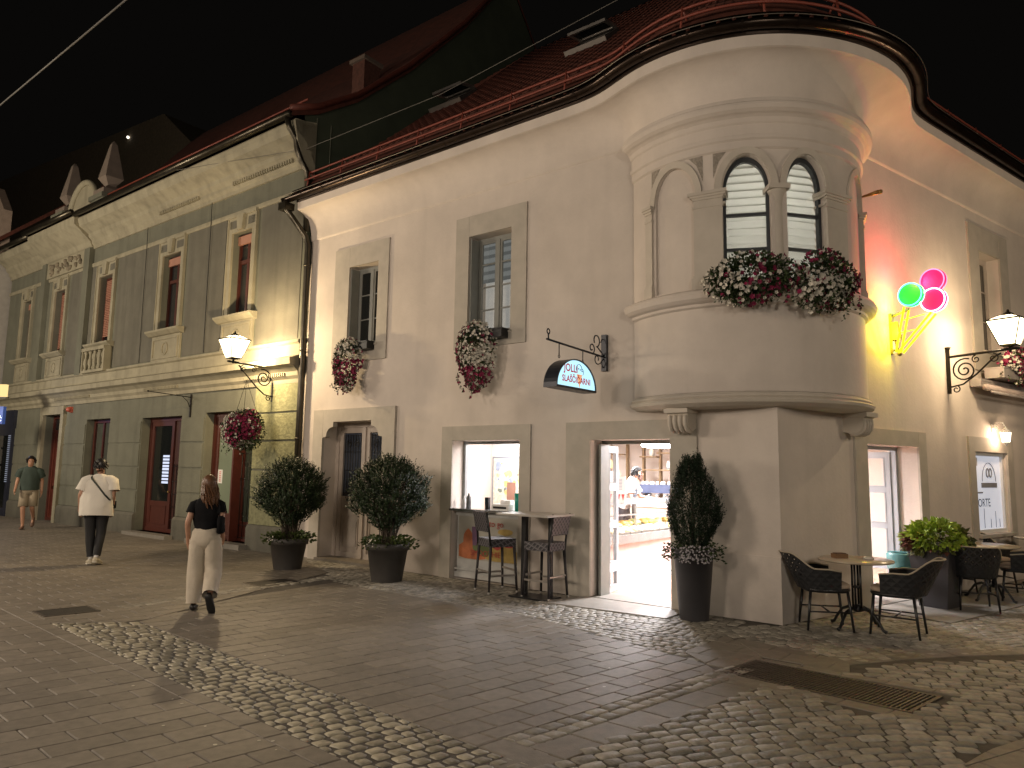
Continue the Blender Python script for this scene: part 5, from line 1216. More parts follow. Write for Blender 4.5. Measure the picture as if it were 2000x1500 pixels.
# dark building behind the grey house
db = thing('dark_background_house', 'large unlit house with a steep roof standing dark behind the grey-green roofs', 'house', FG(32, -16, 0))
q = MB(); pts = [(0, 335), (320, 222), (400, 305), (470, 420)]
pp = [GP(x, y, -13) for x, y in pts]; print('dark', pp)
u1, z1 = pp[1]; u0, z0 = pp[0]; u2, z2 = pp[2]
q.prism([FG(u2-3, -13, 6), FG(u0+12, -13, 6), FG(u0+12, -13, z0), FG(u1, -13, z1), FG(u2, -13, z2)], [FG(u2-3, -22, 6), FG(u0+12, -22, 6), FG(u0+12, -22, z0), FG(u1, -22, z1), FG(u2, -22, z2)])
q.build('roof', mat('dull_brown_roof', (.16, .13, .09), .9, var=.2, emit=None), db)
q = MB(); c_ = FG(*(lambda a: (a[0], -12.9, a[1]))(GP(250, 268, -12.9))); q.sphere(c_, .09, 8, 6); q.build('distant_lamp', glow_mat('far_lamp', (1, .9, .75), 3), db)
# ================================================================ WALL LANTERNS
LGLASS = glow_mat('lantern_glass', (1.0, .84, .50), 9.0, .5)
def lantern(F, u, reach, zb0, zb1, label, power, color, right=False, group='wrought iron street lanterns', zoff=.0):
    base = F(u, 0, zb0); t = thing('street_lantern', label, 'street lamp', base, group=group)
    F2 = lambda s, z: F(u, s, z); za = zb1-.05
    m_ = MB(); m_.box(F, u-.022, u+.022, .0, .045, zb0, zb1+.06); m_.lathe(F(u, .03, zb1+.05), [(.02, 0), (.045, .05), (.035, .055), (0, .06)], 8); m_.build('wall_bar', IRON, t)
    m_ = MB(); m_.tube([F2(.03, za), F2(reach+.12, za+.03)], .020, 8)
    m_.tube([F2(.05, zb0+.10), F2(.22, zb0+.13), F2(.40, zb0+.26), F2(.66, zb0+.50), F2(reach-.12, za-.02)], .013, 6)
    m_.tube(spiral(F2, (.25, za-.22), .18, 2.2, 1.2, 1, 40, .02), .012, 6)
    m_.tube(spiral(F2, (reach-.22, za-.08), .07, 1.3, 1.57, -1, 20, .015), .009, 6); m_.tube(spiral(F2, (reach-.45, za-.07), .06, 1.3, 1.57, 1, 20, .015), .009, 6)
    m_.tube(spiral(F2, (.12, zb0+.06), .06, 1.2, 1.57, -1, 16, .015), .009, 6)
    m_.build('bracket_arm', IRON, t)
    zl = za+.10+zoff; c = F(u, reach, 0); d1_ = F(1, 0, 0)-F(0, 0, 0); d2_ = F(0, 1, 0)-F(0, 0, 0)
    Fq = lambda a, b, z: c+d1_*a+d2_*b+Vector((0, 0, z))
    m_ = MB(); m_.lathe(c, [(.0, zl-.10), (.02, zl-.10), (.02, zl-.03), (.06, zl-.015), (.0, zl)], 10); m_.box(Fq, -.095, .095, -.095, .095, zl-.015, zl+.008)
    H = .36; b0, b1 = .100, .215
    for sx in (-1, 1):
        for sy in (-1, 1): m_.tube([Fq(sx*b0, sy*b0, zl), Fq(sx*b1, sy*b1, zl+H)], .010, 4)
    for a_, b_ in (((-1, -1), (1, -1)), ((1, -1), (1, 1)), ((1, 1), (-1, 1)), ((-1, 1), (-1, -1))): m_.tube([Fq(a_[0]*b1, a_[1]*b1, zl+H), Fq(b_[0]*b1, b_[1]*b1, zl+H)], .012, 4)
    m_.build('lantern_cage', IRON, t)
    m_ = MB(); m_.lathe(c, [(.0, zl+H+.075), (.085, zl+H+.075), (.07, zl+H+.10), (.02, zl+H+.13), (.015, zl+H+.16), (0, zl+H+.17)], 10)
    for sx in (-1, 1):
        for sy in (-1, 1): m_.tube([Fq(sx*b1, sy*b1, zl+H), Fq(sx*.05, sy*.05, zl+H+.085)], .007, 4)
    m_.build('lantern_roof', IRON, t)
    m_ = MB()
    for i in range(4):
        k_ = [(-1, -1), (1, -1), (1, 1), (-1, 1)]; p_, q_ = k_[i], k_[(i+1) % 4]; e = .97
        m_.poly([Fq(p_[0]*b0*e, p_[1]*b0*e, zl+.012), Fq(q_[0]*b0*e, q_[1]*b0*e, zl+.012), Fq(q_[0]*b1*e, q_[1]*b1*e, zl+H-.012), Fq(p_[0]*b1*e, p_[1]*b1*e, zl+H-.012)])
        m_.poly([Fq(p_[0]*b1*e, p_[1]*b1*e, zl+H-.008), Fq(q_[0]*b1*e, q_[1]*b1*e, zl+H-.008), Fq(q_[0]*.055, q_[1]*.055, zl+H+.074), Fq(p_[0]*.055, p_[1]*.055, zl+H+.074)])
    m_.build('glass', LGLASS, t)
    lamp('lantern_light', Fq(0, 0, zl+.25), power, color, .06, t).location = Vector(Fq(0, 0, zl+.25))-Vector(t.location)
    return t
lantern(FG, 10.0, .93, 2.96, 3.68, 'lit street lantern on a scrolled iron bracket on the grey-green house, above the hanging basket', P_LEFT, (1.0, .74, .42))
lantern(FR, 4.4, .86, 2.93, 3.54, 'lit street lantern on an iron bracket at the right edge above the awning', P_RIGHT, (1.0, .74, .45), zoff=-.02)
# ---- unseen lamp posts added around the view to brighten the house fronts
def fill_lamp_post(x, y, label, power, col, h=4.6):
    t = thing('fill_lamp_post', label, 'street lamp', (x, y, 0), group='added fill lamp posts out of view'); m_ = MB()
    m_.lathe((x, y, 0), [(.14, 0), (.14, .25), (.08, .35), (.06, .9), (.045, h-.2), (.07, h-.15), (.05, h)], 14); m_.build('post', IRON, t)
    m_ = MB(); m_.lathe((x, y, 0), [(.22, h+.45), (.12, h+.6), (0, h+.68)], 14); m_.build('cap', IRON, t)
    m_ = MB(); m_.lathe((x, y, 0), [(.12, h), (.19, h+.45)], 14, caps=False); m_.build('glass', glow_mat('fill_post_glass', (1, .85, .6), 4, .6), t)
    l = lamp('fill_light', (x, y, h+.25), power, col, .95, t)
fill_lamp_post(-9.5, 4.5, 'added iron lamp post for fill light, unseen left of the viewpoint', P_FILL*.55, (1, .82, .65))
fill_lamp_post(-9.0, -2.5, 'added iron lamp post for fill light, unseen behind the viewpoint at the left', P_FILL*.62, (1, .83, .67))
fill_lamp_post(-17.5, 12.5, 'added iron lamp post for fill light, unseen far up the street opposite the grey-green house', P_FILL*1.1, (1, .84, .64))
fill_lamp_post(12.5, 3.5, 'added iron lamp post for fill light, unseen beyond the right edge of the view', P_FILL*.30, (1, .80, .58))
fill_lamp_post(3.5, -7.0, 'added iron lamp post for fill light, unseen behind the viewpoint on the square', P_FILL*.55, (1, .90, .76))
# ---- small carriage lamp above the cake shop window
t = thing('wall_lamp', 'small lit white carriage lamp above the frosted cake shop window', 'wall lamp', FR(5.9, 0, 2.4)); m_ = MB(); F2 = lambda s, z: FR(5.92, s, z)
m_.box(FR, 5.88, 5.96, 0, .02, 2.38, 2.54); m_.tube([F2(.01, 2.50), F2(.08, 2.56), F2(.16, 2.56), F2(.19, 2.48)], .010, 6); m_.tube(spiral(F2, (.07, 2.49), .05, 1.2, 1.57, 1, 14, .01), .007, 5)
c = F2(.19, 0); m_.lathe(c, [(.012, 2.50), (.02, 2.47), (.07, 2.43), (.085, 2.40)], 8); m_.lathe(c, [(.055, 2.245), (.03, 2.22), (.012, 2.19), (0, 2.17)], 8); m_.build('bracket', WHITEP, t)
m_ = MB(); m_.lathe(c, [(.055, 2.245), (.078, 2.40)], 8, caps=False); m_.build('glass', glow_mat('small_lamp_glass', (1, .85, .62), 6, .4), t)
lamp('wall_lamp_light', F2(.19, 2.33), 34, (1, .70, .46), .03, t)
# ================================================================ HALF-ROUND SHOP SIGN
t = thing('hanging_sign', 'backlit half-round ice cream shop sign hanging from a black scrolled bracket', 'sign', FL(2.29, 0, 3.0)); F2 = lambda s, z: FL(2.29, s, z)
BK = mat('blue_black_paint', (.028, .032, .042), .4, metal=.3)
m_ = MB(); m_.box(FL, 2.25, 2.33, .0, .05, 3.03, 3.53); m_.build('wall_plate', BK, t)
m_ = MB(); m_.tube([F2(.04, 3.22), F2(1.40, 3.265)], .013, 6); m_.tube([F2(1.36, 3.265), F2(1.365, 3.32), F2(1.34, 3.35)], .010, 6)
m_.tube([F2(1.365+.03*math.cos(a), 3.365+.03*math.sin(a)) for a in [6.283*k/12 for k in range(12)]], .008, 5, closed=True)
m_.tube([F2(.04, 3.23), F2(.22, 3.34)]+spiral(F2, (.24, 3.42), .085, .85, -1.6, -1, 18, .06), .009, 6)
m_.tube([F2(.30, 3.235)]+spiral(F2, (.36, 3.30), .08, 1.1, -1.7, -1, 18, .02), .009, 6)
m_.tube([F2(.05, 3.20), F2(.14, 3.12)]+spiral(F2, (.22, 3.17), .07, .9, -2.0, 1, 16, .03), .008, 6)
m_.tube([F2(.03, 3.07), F2(.08, 3.08), F2(.11, 3.15)], .008, 6); m_.tube([F2(.04, 3.46), F2(.09, 3.46), F2(.13, 3.41)], .007, 6)
m_.build('bracket_arm', BK, t)
m_ = MB()
for s in (1.13, .58): m_.tube([F2(s, 3.25), F2(s, 3.10)], .007, 5); m_.tube([F2(s+.018*math.cos(a), 3.085+.018*math.sin(a)) for a in [6.283*k/10 for k in range(10)]], .005, 5, closed=True)
m_.build('hanger', BK, t)
sc_, sz, sR, sH = .86, 2.70, .46, .375
arc = [(sc_+sR*math.cos(math.pi*k/24), sz+sH*math.sin(math.pi*k/24)) for k in range(25)]
def sect(pts, a0, a1, m_): m_.prism([FL(2.29+a0, s, z) for s, z in pts], [FL(2.29+a1, s, z) for s, z in pts])
m_ = MB(); ai = [(sc_+(sR-.018)*math.cos(math.pi*k/24), sz+.015+(sH-.03)*math.sin(math.pi*k/24)) for k in range(25)]
for k in range(24): m_.prism([FL(2.29-.10, *arc[k]), FL(2.29-.10, *arc[k+1]), FL(2.29-.10, *ai[k+1]), FL(2.29-.10, *ai[k])], [FL(2.29+.10, *arc[k]), FL(2.29+.10, *arc[k+1]), FL(2.29+.10, *ai[k+1]), FL(2.29+.10, *ai[k])])
m_.box(FL, 2.19, 2.39, sc_-sR, sc_+sR, sz-.012, sz+.016); bx_ = m_.build('sign_box', BK, t)
m_ = MB(); m_.prism([FL(2.29-.085, s, z) for s, z in ai], [FL(2.29+.085, s, z) for s, z in ai]); m_.build('lit_face', glow_mat('sign_face', (.50, .84, 1.0), 1.25), bx_)
RED_E = glow_mat('sign_red', (.7, .02, .03), .6); ORG_E = glow_mat('sign_orange', (1.0, .5, .25), .9); NAV_E = glow_mat('sign_navy', (.1, .2, .35), .5)
def fc(du): return lambda x, y: FL(2.29-.085-du, sc_-x, sz+y)
m_ = MB(); text_mesh(m_, 'JOLLI', .135, fc(.003), bold=.003)
for i in range(len(m_.v)): 
    pass
vs = m_.v; m2 = MB(); cx = FL(2.29-.088, sc_, 0)
sh = (FL(0, 0, 0)-FL(0, .13, 0))*-1
m2.v = [tuple(Vector(v)+(FL(0, .13, .205)-FL(0, 0, 0))) for v in vs]; m2.f = m_.f; m2.mi = m_.mi; m2.sm = m_.sm
m3 = MB(); text_mesh(m3, 'SLAŠČIČARNI', .108, fc(.003), bold=.0028); off3 = FL(0, -.0, .075)-FL(0, 0, 0)
b_ = len(m2.v); m2.v = m2.v+[tuple(Vector(v)+off3) for v in m3.v]; m2.f = m2.f+[[i+b_ for i in f] for f in m3.f]; m2.mi = m2.mi+m3.mi; m2.sm = m2.sm+m3.sm
m2.build('lettering', RED_E, bx_)
m_ = MB(); f2 = fc(.0015)
m_.poly([f2(.0, .19), f2(.13, .19), f2(.068, .015)]); m_.build('cone_picture', ORG_E, bx_)
m_ = MB(); f2 = fc(.004)
m_.tube([f2(.055+.065*math.cos(a), .255+.062*math.sin(a)) for a in [-.3+3.8*k/14 for k in range(15)]], .004, 4); m_.tube([f2(.125+.035*math.cos(a), .225+.04*math.sin(a)) for a in [-1.2+3.2*k/10 for k in range(11)]], .004, 4)
for (x, y) in ((.04, .26), (.08, .25), (.125, .235)): m_.sphere(f2(x, y), .009, 6, 4)
m_.build('scoop_outline', NAV_E, bx_)
# ================================================================ NEON ICE CREAM CONE
t = thing('neon_sign', 'glowing neon ice cream cone sign with pink and green scoops on a wall bracket', 'neon sign', FR(2.72, 0, 3.4)); F2 = lambda s, z: FR(2.72, s, z)
def disc(cs, cz, r, du, nm, fcol, tcol, fs, ts, th=.05):
    Fz = lambda a, x, z: FR(2.72+du+a, x, z)
    th = .008; m_ = MB(); n = 36; m_.prism([Fz(-th, cs+r*math.cos(6.283*k/n), cz+r*math.sin(6.283*k/n)) for k in range(n)], [Fz(th, cs+r*math.cos(6.283*k/n), cz+r*math.sin(6.283*k/n)) for k in range(n)])
    o = m_.build('scoop', mat('neon_face_'+nm, tuple(min(.9, c*1.0) for c in fcol), .5, var=.05, emit=fcol, estr=fs), t)
    for a in (-.040, .040):
        m_ = MB(); m_.tube([Fz(a, cs+(r-.012)*math.cos(6.283*k/n), cz+(r-.012)*math.sin(6.283*k/n)) for k in range(n)], .0085, 8, closed=True); m_.build('neon_tube', glow_mat('neon_tube_'+nm, tcol, ts), o)
disc(.575, 4.30, .165, .05, 'pink', (1.0, .006, .09), (1.0, .16, .30), .95, 3.5)
disc(.60, 4.02, .165, -.02, 'rose', (1.0, .008, .11), (1.0, .55, .8), .95, 6.0)
disc(.345, 4.13, .165, -.09, 'green', (.0, .55, .045), (.10, 1.0, .50), .60, 4.5)
m_ = MB(); YT = glow_mat('neon_tube_yellow', (1.0, .78, .01), 3.2)
for a in (-.07, .07):
    m_.tube([FR(2.72+a, .235, 3.98), FR(2.72+a, .10, 3.37)], .014, 8); m_.tube([FR(2.72+a, .58, 3.85), FR(2.72+a, .13, 3.37)], .014, 8)
m_.tube([FR(2.65, .20, 3.80), FR(2.65, .50, 3.84)], .006, 6); m_.tube([FR(2.65, .17, 3.63), FR(2.65, .36, 3.65)], .006, 6)
cn = m_.build('cone_tubes', YT, t)
m_ = MB(); STE = mat('sign_bracket_steel', (.25, .22, .12), .5, metal=.6)
m_.tube([F2(.0, 3.88), F2(.27, 3.96)], .018, 6); m_.box(FR, 2.69, 2.75, .0, .04, 3.36, 3.93); m_.box(FR, 2.67, 2.77, .04, .13, 3.55, 3.80); m_.tube([F2(.02, 3.42), F2(.13, 3.38)], .014, 6); m_.tube([F2(.04, 3.62), F2(.11, 3.38)], .010, 6); m_.sphere(F2(.115, 3.355), .035, 8, 6); m_.build('bracket', STE, t)
for (s_, z_, pw_, c_) in ((.40, 4.32, 46, (1, .05, .10)), (.16, 3.66, 40, (1, .80, .02)), (.20, 4.02, 7, (.1, 1, .25))): lamp('neon_light', FR(2.60, s_, z_), pw_, c_, .08, t)
# ---- thin empty bracket on the grey house
ub, zb_ = GP(375, 772); t = thing('sign_bracket', 'thin empty iron sign bracket between the two red shop doors of the grey-green house', 'bracket', FG(ub, 0, zb_)); F2 = lambda s, z: FG(ub, s, z)
m_ = MB(); m_.box(FG, ub-.02, ub+.02, 0, .03, zb_-.50, zb_+.02); m_.tube([F2(.02, zb_-.05), F2(1.0, zb_)], .011, 6); m_.sphere(F2(1.0, zb_+.005), .022, 8, 6); m_.tube([F2(.03, zb_-.28), F2(.10, zb_-.14), F2(.22, zb_-.05)], .009, 5); m_.build('arm', IRON, t)
# ---- blue lit sign at the far left
t = thing('lit_shop_sign', 'dark box sign with glowing white letters and a pink emblem at the far left edge', 'sign', FG(25.0, .5, 3.0)); cs = G(4, 812, 2.92)
pt = ray(-12, 812); k_ = 19.6; c0 = Vector((pt.x*k_, pt.y*k_, CAM_H+pt.z*k_)); rx = Vector((1, 0, 0)); Fs = lambda a, b, z: c0+Vector((a, b, z))
m_ = MB(); m_.box(Fs, -.8, .24, .0, .12, -.22, .26); m_.build('box', mat('navy_sign_box', (.02, .03, .08), .5, emit=(.12, .25, .8), estr=.22), t)
m_ = MB(); text_mesh(m_, 'NČIĆ', .17, lambda x, y: Fs(.02+x, -.01, -.15+y)); m_.build('lettering', glow_mat('sign_white', (.75, .88, 1.0), 3.2), t)
m_ = MB(); text_mesh(m_, 'G', .24, lambda x, y: Fs(-.02+x, -.01, .03+y)); m_.build('emblem', glow_mat('sign_pink', (1.0, .5, .75), 2.2), t)
lamp('sign_light', Fs(.1, -.35, .1), 14, (.35, .5, 1.0), .2, t)
t2 = thing('lit_window_sign', 'small warm lit box sign above the blue sign at the far left edge', 'sign', c0+Vector((-.1, .3, .75))); m_ = MB(); m_.box(Fs, -.4, .04, .3, .4, .55, .90); m_.build('lit_face', glow_mat('warm_sign', (1.0, .72, .3), 1.2), t2); m_ = MB(); m_.frame(lambda a, b, z: Fs(a, z, b), -.42, .16, .53, 1.0, .03, .28, .42) if False else m_.box(Fs, -.42, .08, .29, .41, .52, .548); m_.build('rim', BLACKW, t2)
# ---- overhead wire
t = thing('overhead_cable', 'pale cable crossing the night sky at the top left corner', 'cable', (-8, 6, 8)); m_ = MB()
a_ = ray(-20, 222)*13; b_ = ray(262, -14)*9; m_.tube([Vector((a_.x, a_.y, CAM_H+a_.z)), Vector((b_.x, b_.y, CAM_H+b_.z))], .012, 6); m_.build('wire', mat('pale_cable', (.10, .095, .085), .6), t)
t = thing('facade_wire', 'thin dark wire strung between the grey-green cornice and the white roof', 'cable', FL(9, .6, 7.9)); m_ = MB()
pA, pB = FG(13.5, .6, 8.5), FL(1.8, -.2, 8.6); m_.tube([pA, FL(9.0, .25, 7.95), FL(5.5, .1, 8.02), pB], .006, 4); m_.build('wire', mat('grey_wire', (.15, .14, .12), .6), t)
# ================================================================ AWNING CASSETTE
t = thing('awning', 'retracted grey-pink awning cassette under the flower box at the right edge', 'awning', FR(7, .2, 3.1)); AW = mat('awning_metal', (.42, .38, .36), .4, metal=.2)
m_ = MB(); m_.box(FR, 5.15, 9.8, .02, .17, 3.10, 3.22); m_.build('cassette', AW, t); m_ = MB(); m_.tube([FR(5.18, .22, 3.08), FR(9.8, .22, 3.08)], .05, 10); m_.build('fabric_roll', mat('awning_fabric', (.46, .38, .35), .8), t)
m_ = MB()
for z, o in ((3.15, .175), (3.19, .178)): m_.box(FR, 5.15, 9.8, .17, o, z-.006, z+.006)
m_.tube([FR(5.2, .30, 3.0), FR(9.8, .30, 3.0)], .022, 8); m_.build('front_rail', AW, t)
# ================================================================ FLOWERS AND PLANTS
LEAF_D = leafmat('petunia_leaf', (.035, .055, .018)); WH = leafmat('white_petal', (.62, .58, .50), .15); PU = leafmat('magenta_petal', (.22, .016, .06), .4); PK = leafmat('pink_petal', (.45, .07, .16), .3)
def cascade(name, label, cat, centre, along, outw, size, nf, nw, white, seed, group, box=None, top_green=.3, mixw=.3):
    "size=(half width, depth out, half height); flowers on a bulging surface; white(x,z) -> probability of a white bloom"
    rnd = random.Random(seed); t = thing(name, label, cat, centre, group=group); hw, dp, hh = size
    lm, wm, pm_ = MB(), MB(), MB(); up = Vector((0, 0, 1))
    def surf():
        while True:
            v = Vector((rnd.gauss(0, 1), rnd.gauss(0, 1), rnd.gauss(0, 1))).normalized()
            if v.y > -.25: return v
    lump = [(surf(), rnd.uniform(.55, 1.38)) for _ in range(12)]
    def radius(v):
        r = 1.0
        for l, k in lump: r += (k-1)*.8*max(0, v.dot(l))**7
        return r
    for _ in range(nf):
        v = surf(); r = radius(v)*rnd.uniform(.45, 1.0); p = centre+along*v.x*hw*r+outw*v.y*dp*r+up*v.z*hh*r
        d = (along*v.x+outw*v.y*1.2+up*(v.z-.3)).normalized()+Vector((rnd.uniform(-.7, .7), rnd.uniform(-.7, .7), rnd.uniform(-.7, .7))); d.normalize()
        leaf(lm, p, d, rot_axis(d, rnd), rnd.uniform(.035, .065), rnd.uniform(.010, .020))
    for _ in range(nw):
        v = surf(); r = radius(v)*rnd.uniform(.92, 1.08)
        if v.z > .35 and rnd.random() < top_green: continue
        p = centre+along*v.x*hw*r+outw*v.y*dp*r+up*v.z*hh*r
        nn = (along*v.x*.9+outw*max(v.y, .1)*1.3+up*v.z*.5+Vector((rnd.uniform(-.4, .4), rnd.uniform(-.4, .4), rnd.uniform(-.4, .4)))).normalized()
        s_ = rnd.uniform(.020, .034)
        blossom(wm if rnd.random() < white(v.x, v.z, v.y) else pm_, p, nn, s_, rnd)
    for _ in range(22):
        a = rnd.uniform(-.9, .9); p = centre+along*a*hw+outw*rnd.uniform(.3, .95)*dp*math.sqrt(1-a*a*.8)+up*(-hh*rnd.uniform(.45, .9)*math.sqrt(1-a*a*.7)); L_ = rnd.uniform(.05, .17)
        for q in range(5):
            p = p+Vector((rnd.uniform(-.012, .012), rnd.uniform(-.012, .012), -L_/5)); d = Vector((rnd.uniform(-1, 1), rnd.uniform(-1, 1), -.5)).normalized(); leaf(lm, p, d, rot_axis(d, rnd), .04, .012)
        if rnd.random() < .7: blossom(wm if rnd.random() < white(a, -1, 0) else pm_, p, (outw+Vector((rnd.uniform(-.5, .5), 0, -.2))).normalized(), .024, rnd)
    lm.build('foliage', LEAF_D, t)
    if wm.v: wm.build('white_blossoms', WH, t)
    if pm_.v: pm_.build('magenta_blossoms', PU, t)
    if box: box(t)
    return t
def trough(F, u0, u1, o0, o1, z0, z1, mt=BLACKW):
    def f(t):
        m_ = MB(); m_.box(F, u0, u1, o0, o1, z0, z1); m_.box(F, u0-.01, u1+.01, o0-.01, o1+.01, z1-.02, z1+.001); m_.build('trough', mt, t)
    return f
step = lambda x, a, b: max(0, min(1, (x-a)/(b-a)))
g_ = 'petunia cascades under the windows'
cascade('window_flowers', 'white and magenta petunia cascade under the small left window above the entrance door', 'flowers', FL(7.50, .20, 3.50), -dl, nl, (.33, .22, .50), 1500, 620, lambda x, z, y: .85 if (z > .15 and x > -.7) else (.75 if z < -.8 and x > 0 else .14), 1, g_, trough(FL, 7.0, 7.74, .03, .20, 3.76, 3.90))
cascade('window_flowers', 'white and magenta petunia cascade under the lit middle window', 'flowers', FL(4.46, .20, 3.38), -dl, nl, (.34, .23, .56), 1600, 680, lambda x, z, y: .88 if (z > -.35 and x > -.55) else .16, 2, g_, trough(FL, 3.97, 4.78, .03, .20, 3.66, 3.80))
m_ = None
cascade('oriel_flowers', 'mostly white petunias hanging over the oriel sill under its left arched window', 'flowers', FC(D(-13.5), .16, 3.92), Vector((math.cos(D(-13)), math.sin(D(-13)), 0)), Vector((math.sin(D(-13)), -math.cos(D(-13)), 0)), (.46, .24, .26), 2300, 330, lambda x, z, y: .92 if x < -.05 else .25, 3, 'flower troughs on the oriel sill', None, .55)
cascade('oriel_flowers', 'fuller white and purple petunia clump hanging over the oriel sill under its right arched window', 'flowers', FC(D(17.5), .18, 3.88), Vector((math.cos(D(18)), math.sin(D(18)), 0)), Vector((math.sin(D(18)), -math.cos(D(18)), 0)), (.44, .26, .34), 2300, 470, lambda x, z, y: .9 if (x < .45 and z < .5) else .2, 4, 'flower troughs on the oriel sill', None, .5)
cascade('balcony_flowers', 'pink and white petunias in the box above the awning at the right edge', 'flowers', FR(6.55, .32, 3.50), dr, nr, (1.35, .25, .32), 2200, 800, lambda x, z, y: .35, 5, 'flower box above the awning', trough(FR, 5.5, 8.0, .10, .38, 3.25, 3.42, AW))
# hanging basket
hb = FG(10.0, .60, 2.36)
t = cascade('hanging_basket', 'round hanging basket of white and magenta petunias under the left street lantern', 'flowers', hb, -dg, ng, (.42, .42, .42), 1900, 760, lambda x, z, y: .9 if x < .0 else (.8 if z < -.75 else .13), 6, None, None, .1)
rnd = random.Random(66); lm = MB(); pm_ = MB()
for _ in range(700):
    v = Vector((rnd.gauss(0, 1), -abs(rnd.gauss(0, 1)), rnd.gauss(0, 1))).normalized(); p = hb+(-dg*v.x+ng*v.y+Vector((0, 0, v.z)))*.40*rnd.uniform(.7, 1); leaf(lm, p, v, rot_axis(v, rnd), .06, .018)
lm.build('back_foliage', LEAF_D, t)
m_ = MB()
for a in (0, 2.09, 4.19): m_.tube([FG(10.0, .62, 3.34), hb+Vector((.26*math.cos(a), .26*math.sin(a), .22))], .004, 4)
m_.build('hanging_wires', IRON, t); m_ = MB(); m_.lathe(hb, [(.05, -.2), (.2, -.12), (.27, .1), (.25, .1)], 14); m_.build('basket', BARK, t)
# ---- potted round shrubs
YEW = leafmat('yew_needle', (.022, .04, .014), .6, .5); BAS = leafmat('bedding_leaf', (.06, .085, .02), .5)
POTM = mat('anthracite_pot', (.055, .050, .046), .6, var=.1)
def shoot(mb, p, d, L, nl_, lw, rnd, ll=.035):
    side = rot_axis(d, rnd)
    for k in range(nl_):
        q = p+d*L*(k+.5)/nl_; a = rnd.uniform(0, 6.283); s2 = side*math.cos(a)+d.cross(side)*math.sin(a)
        dd = (d*rnd.uniform(.5, 1.0)+s2).normalized(); leaf(mb, q, dd, dd.cross(d).normalized(), ll*rnd.uniform(.7, 1.2)*(1-.4*k/nl_), lw)
def round_shrub(label, c, h_pot, r_pot, hgt, rad, seed, group):
    rnd = random.Random(seed); t = thing('potted_shrub', label, 'potted plant', c, group=group)
    m_ = MB(); m_.lathe(c, [(r_pot*.74, 0), (r_pot*.97, h_pot-.10), (r_pot*1.06, h_pot-.10), (r_pot*1.08, h_pot), (r_pot*1.0, h_pot), (r_pot*.96, h_pot-.07), (.0, h_pot-.07)], 32, caps=False); m_.poly([c+Vector((r_pot*.74*math.cos(6.283*k/16), r_pot*.74*math.sin(6.283*k/16), .002)) for k in range(16)]); m_.build('pot', POTM, t)
    st = MB(); fo = MB(); base = c+Vector((0, 0, h_pot-.06)); cen = Vector((0, 0, hgt*.60)); ry = hgt*.46
    for k in range(70):
        a = rnd.uniform(0, 6.283); el = rnd.uniform(.15, 1.35); tip = Vector((math.cos(a)*math.sin(el)*rad, math.sin(a)*math.sin(el)*rad, hgt*.55+math.cos(el)*ry*.9))*rnd.uniform(.75, .97)
        b0 = Vector((rnd.uniform(-.10, .10), rnd.uniform(-.10, .10), 0)); mid = b0*.8+Vector((tip.x*.35, tip.y*.35, tip.z*.55))
        st.tube([base+b0, base+mid, base+tip], [.008, .006, .003], 4)
    n = 0
    while n < 2300:
        v = Vector((rnd.gauss(0, 1), rnd.gauss(0, 1), rnd.gauss(0, 1))).normalized(); rr = rnd.uniform(.55, 1.0)**.6
        x, y, z = v.x*rad*rr, v.y*rad*rr, cen.z+v.z*ry*rr
        if z < hgt*.16: continue
        lump = 1+.13*math.sin(v.x*6+seed)*math.cos(v.z*5)+.11*math.sin(v.y*8+v.z*7+seed)
        p = base+Vector((x*lump, y*lump, z)); d = (Vector((v.x*.8, v.y*.8, max(v.z, 0)*.6+.75))+Vector((rnd.uniform(-.25, .25),)*3)).normalized()
        taper = min(1.0, (z-hgt*.05)/(hgt*.42)); p = Vector((base.x+(p.x-base.x)*(.42+.58*taper), base.y+(p.y-base.y)*(.42+.58*taper), p.z))
        if z < hgt*.42 and rnd.random() < .45: n += 1; continue
        shoot(fo, p, d, rnd.uniform(.10, .17), 13, .011, rnd, .042); n += 1
    for _ in range(60):
        a = rnd.uniform(0, 6.283); el = abs(rnd.gauss(0, .7)); p = base+Vector((math.cos(a)*math.sin(el)*rad*.98, math.sin(a)*math.sin(el)*rad*.98, cen.z+math.cos(el)*ry*.98)); shoot(fo, p, (Vector((math.cos(a)*.4, math.sin(a)*.4, 1))).normalized(), rnd.uniform(.10, .20), 14, .008, rnd, .035)
    st.build('stems', BARK, t); fo.build('foliage', YEW, t)
    un = MB(); wb = MB()
    for _ in range(520):
        a = rnd.uniform(0, 6.283); r_ = r_pot*rnd.uniform(.3, 1.22)*(1.15 if abs(math.sin(a*1.5+seed)) > .6 else .95); p = c+Vector((math.cos(a)*r_, math.sin(a)*r_, h_pot+rnd.uniform(-.05, .10)-max(0, r_-r_pot)*.5)); d = Vector((math.cos(a), math.sin(a), rnd.uniform(-.3, .8))).normalized(); leaf(un, p, d, rot_axis(d, rnd), .06, .02)
    for _ in range(60):
        a = rnd.uniform(2.6, 4.2); r_ = r_pot*rnd.uniform(.9, 1.2); blossom(wb, c+Vector((math.cos(a)*r_, math.sin(a)*r_, h_pot+rnd.uniform(-.06, .06))), Vector((math.cos(a), math.sin(a), .5)).normalized(), .016, rnd)
    un.build('underplanting', BAS, t); wb.build('small_white_flowers', WH, t); return t
round_shrub('dark round shrub in a grey pot left of the beige entrance door, beside the drainpipe', G(561, 1110), .50, .30, 1.22, .52, 5, 'round potted shrubs beside the entrance')
round_shrub('dark round shrub with bare stems, potted right of the beige entrance door', G(755, 1134), .56, .31, 1.20, .56, 11, 'round potted shrubs beside the entrance')
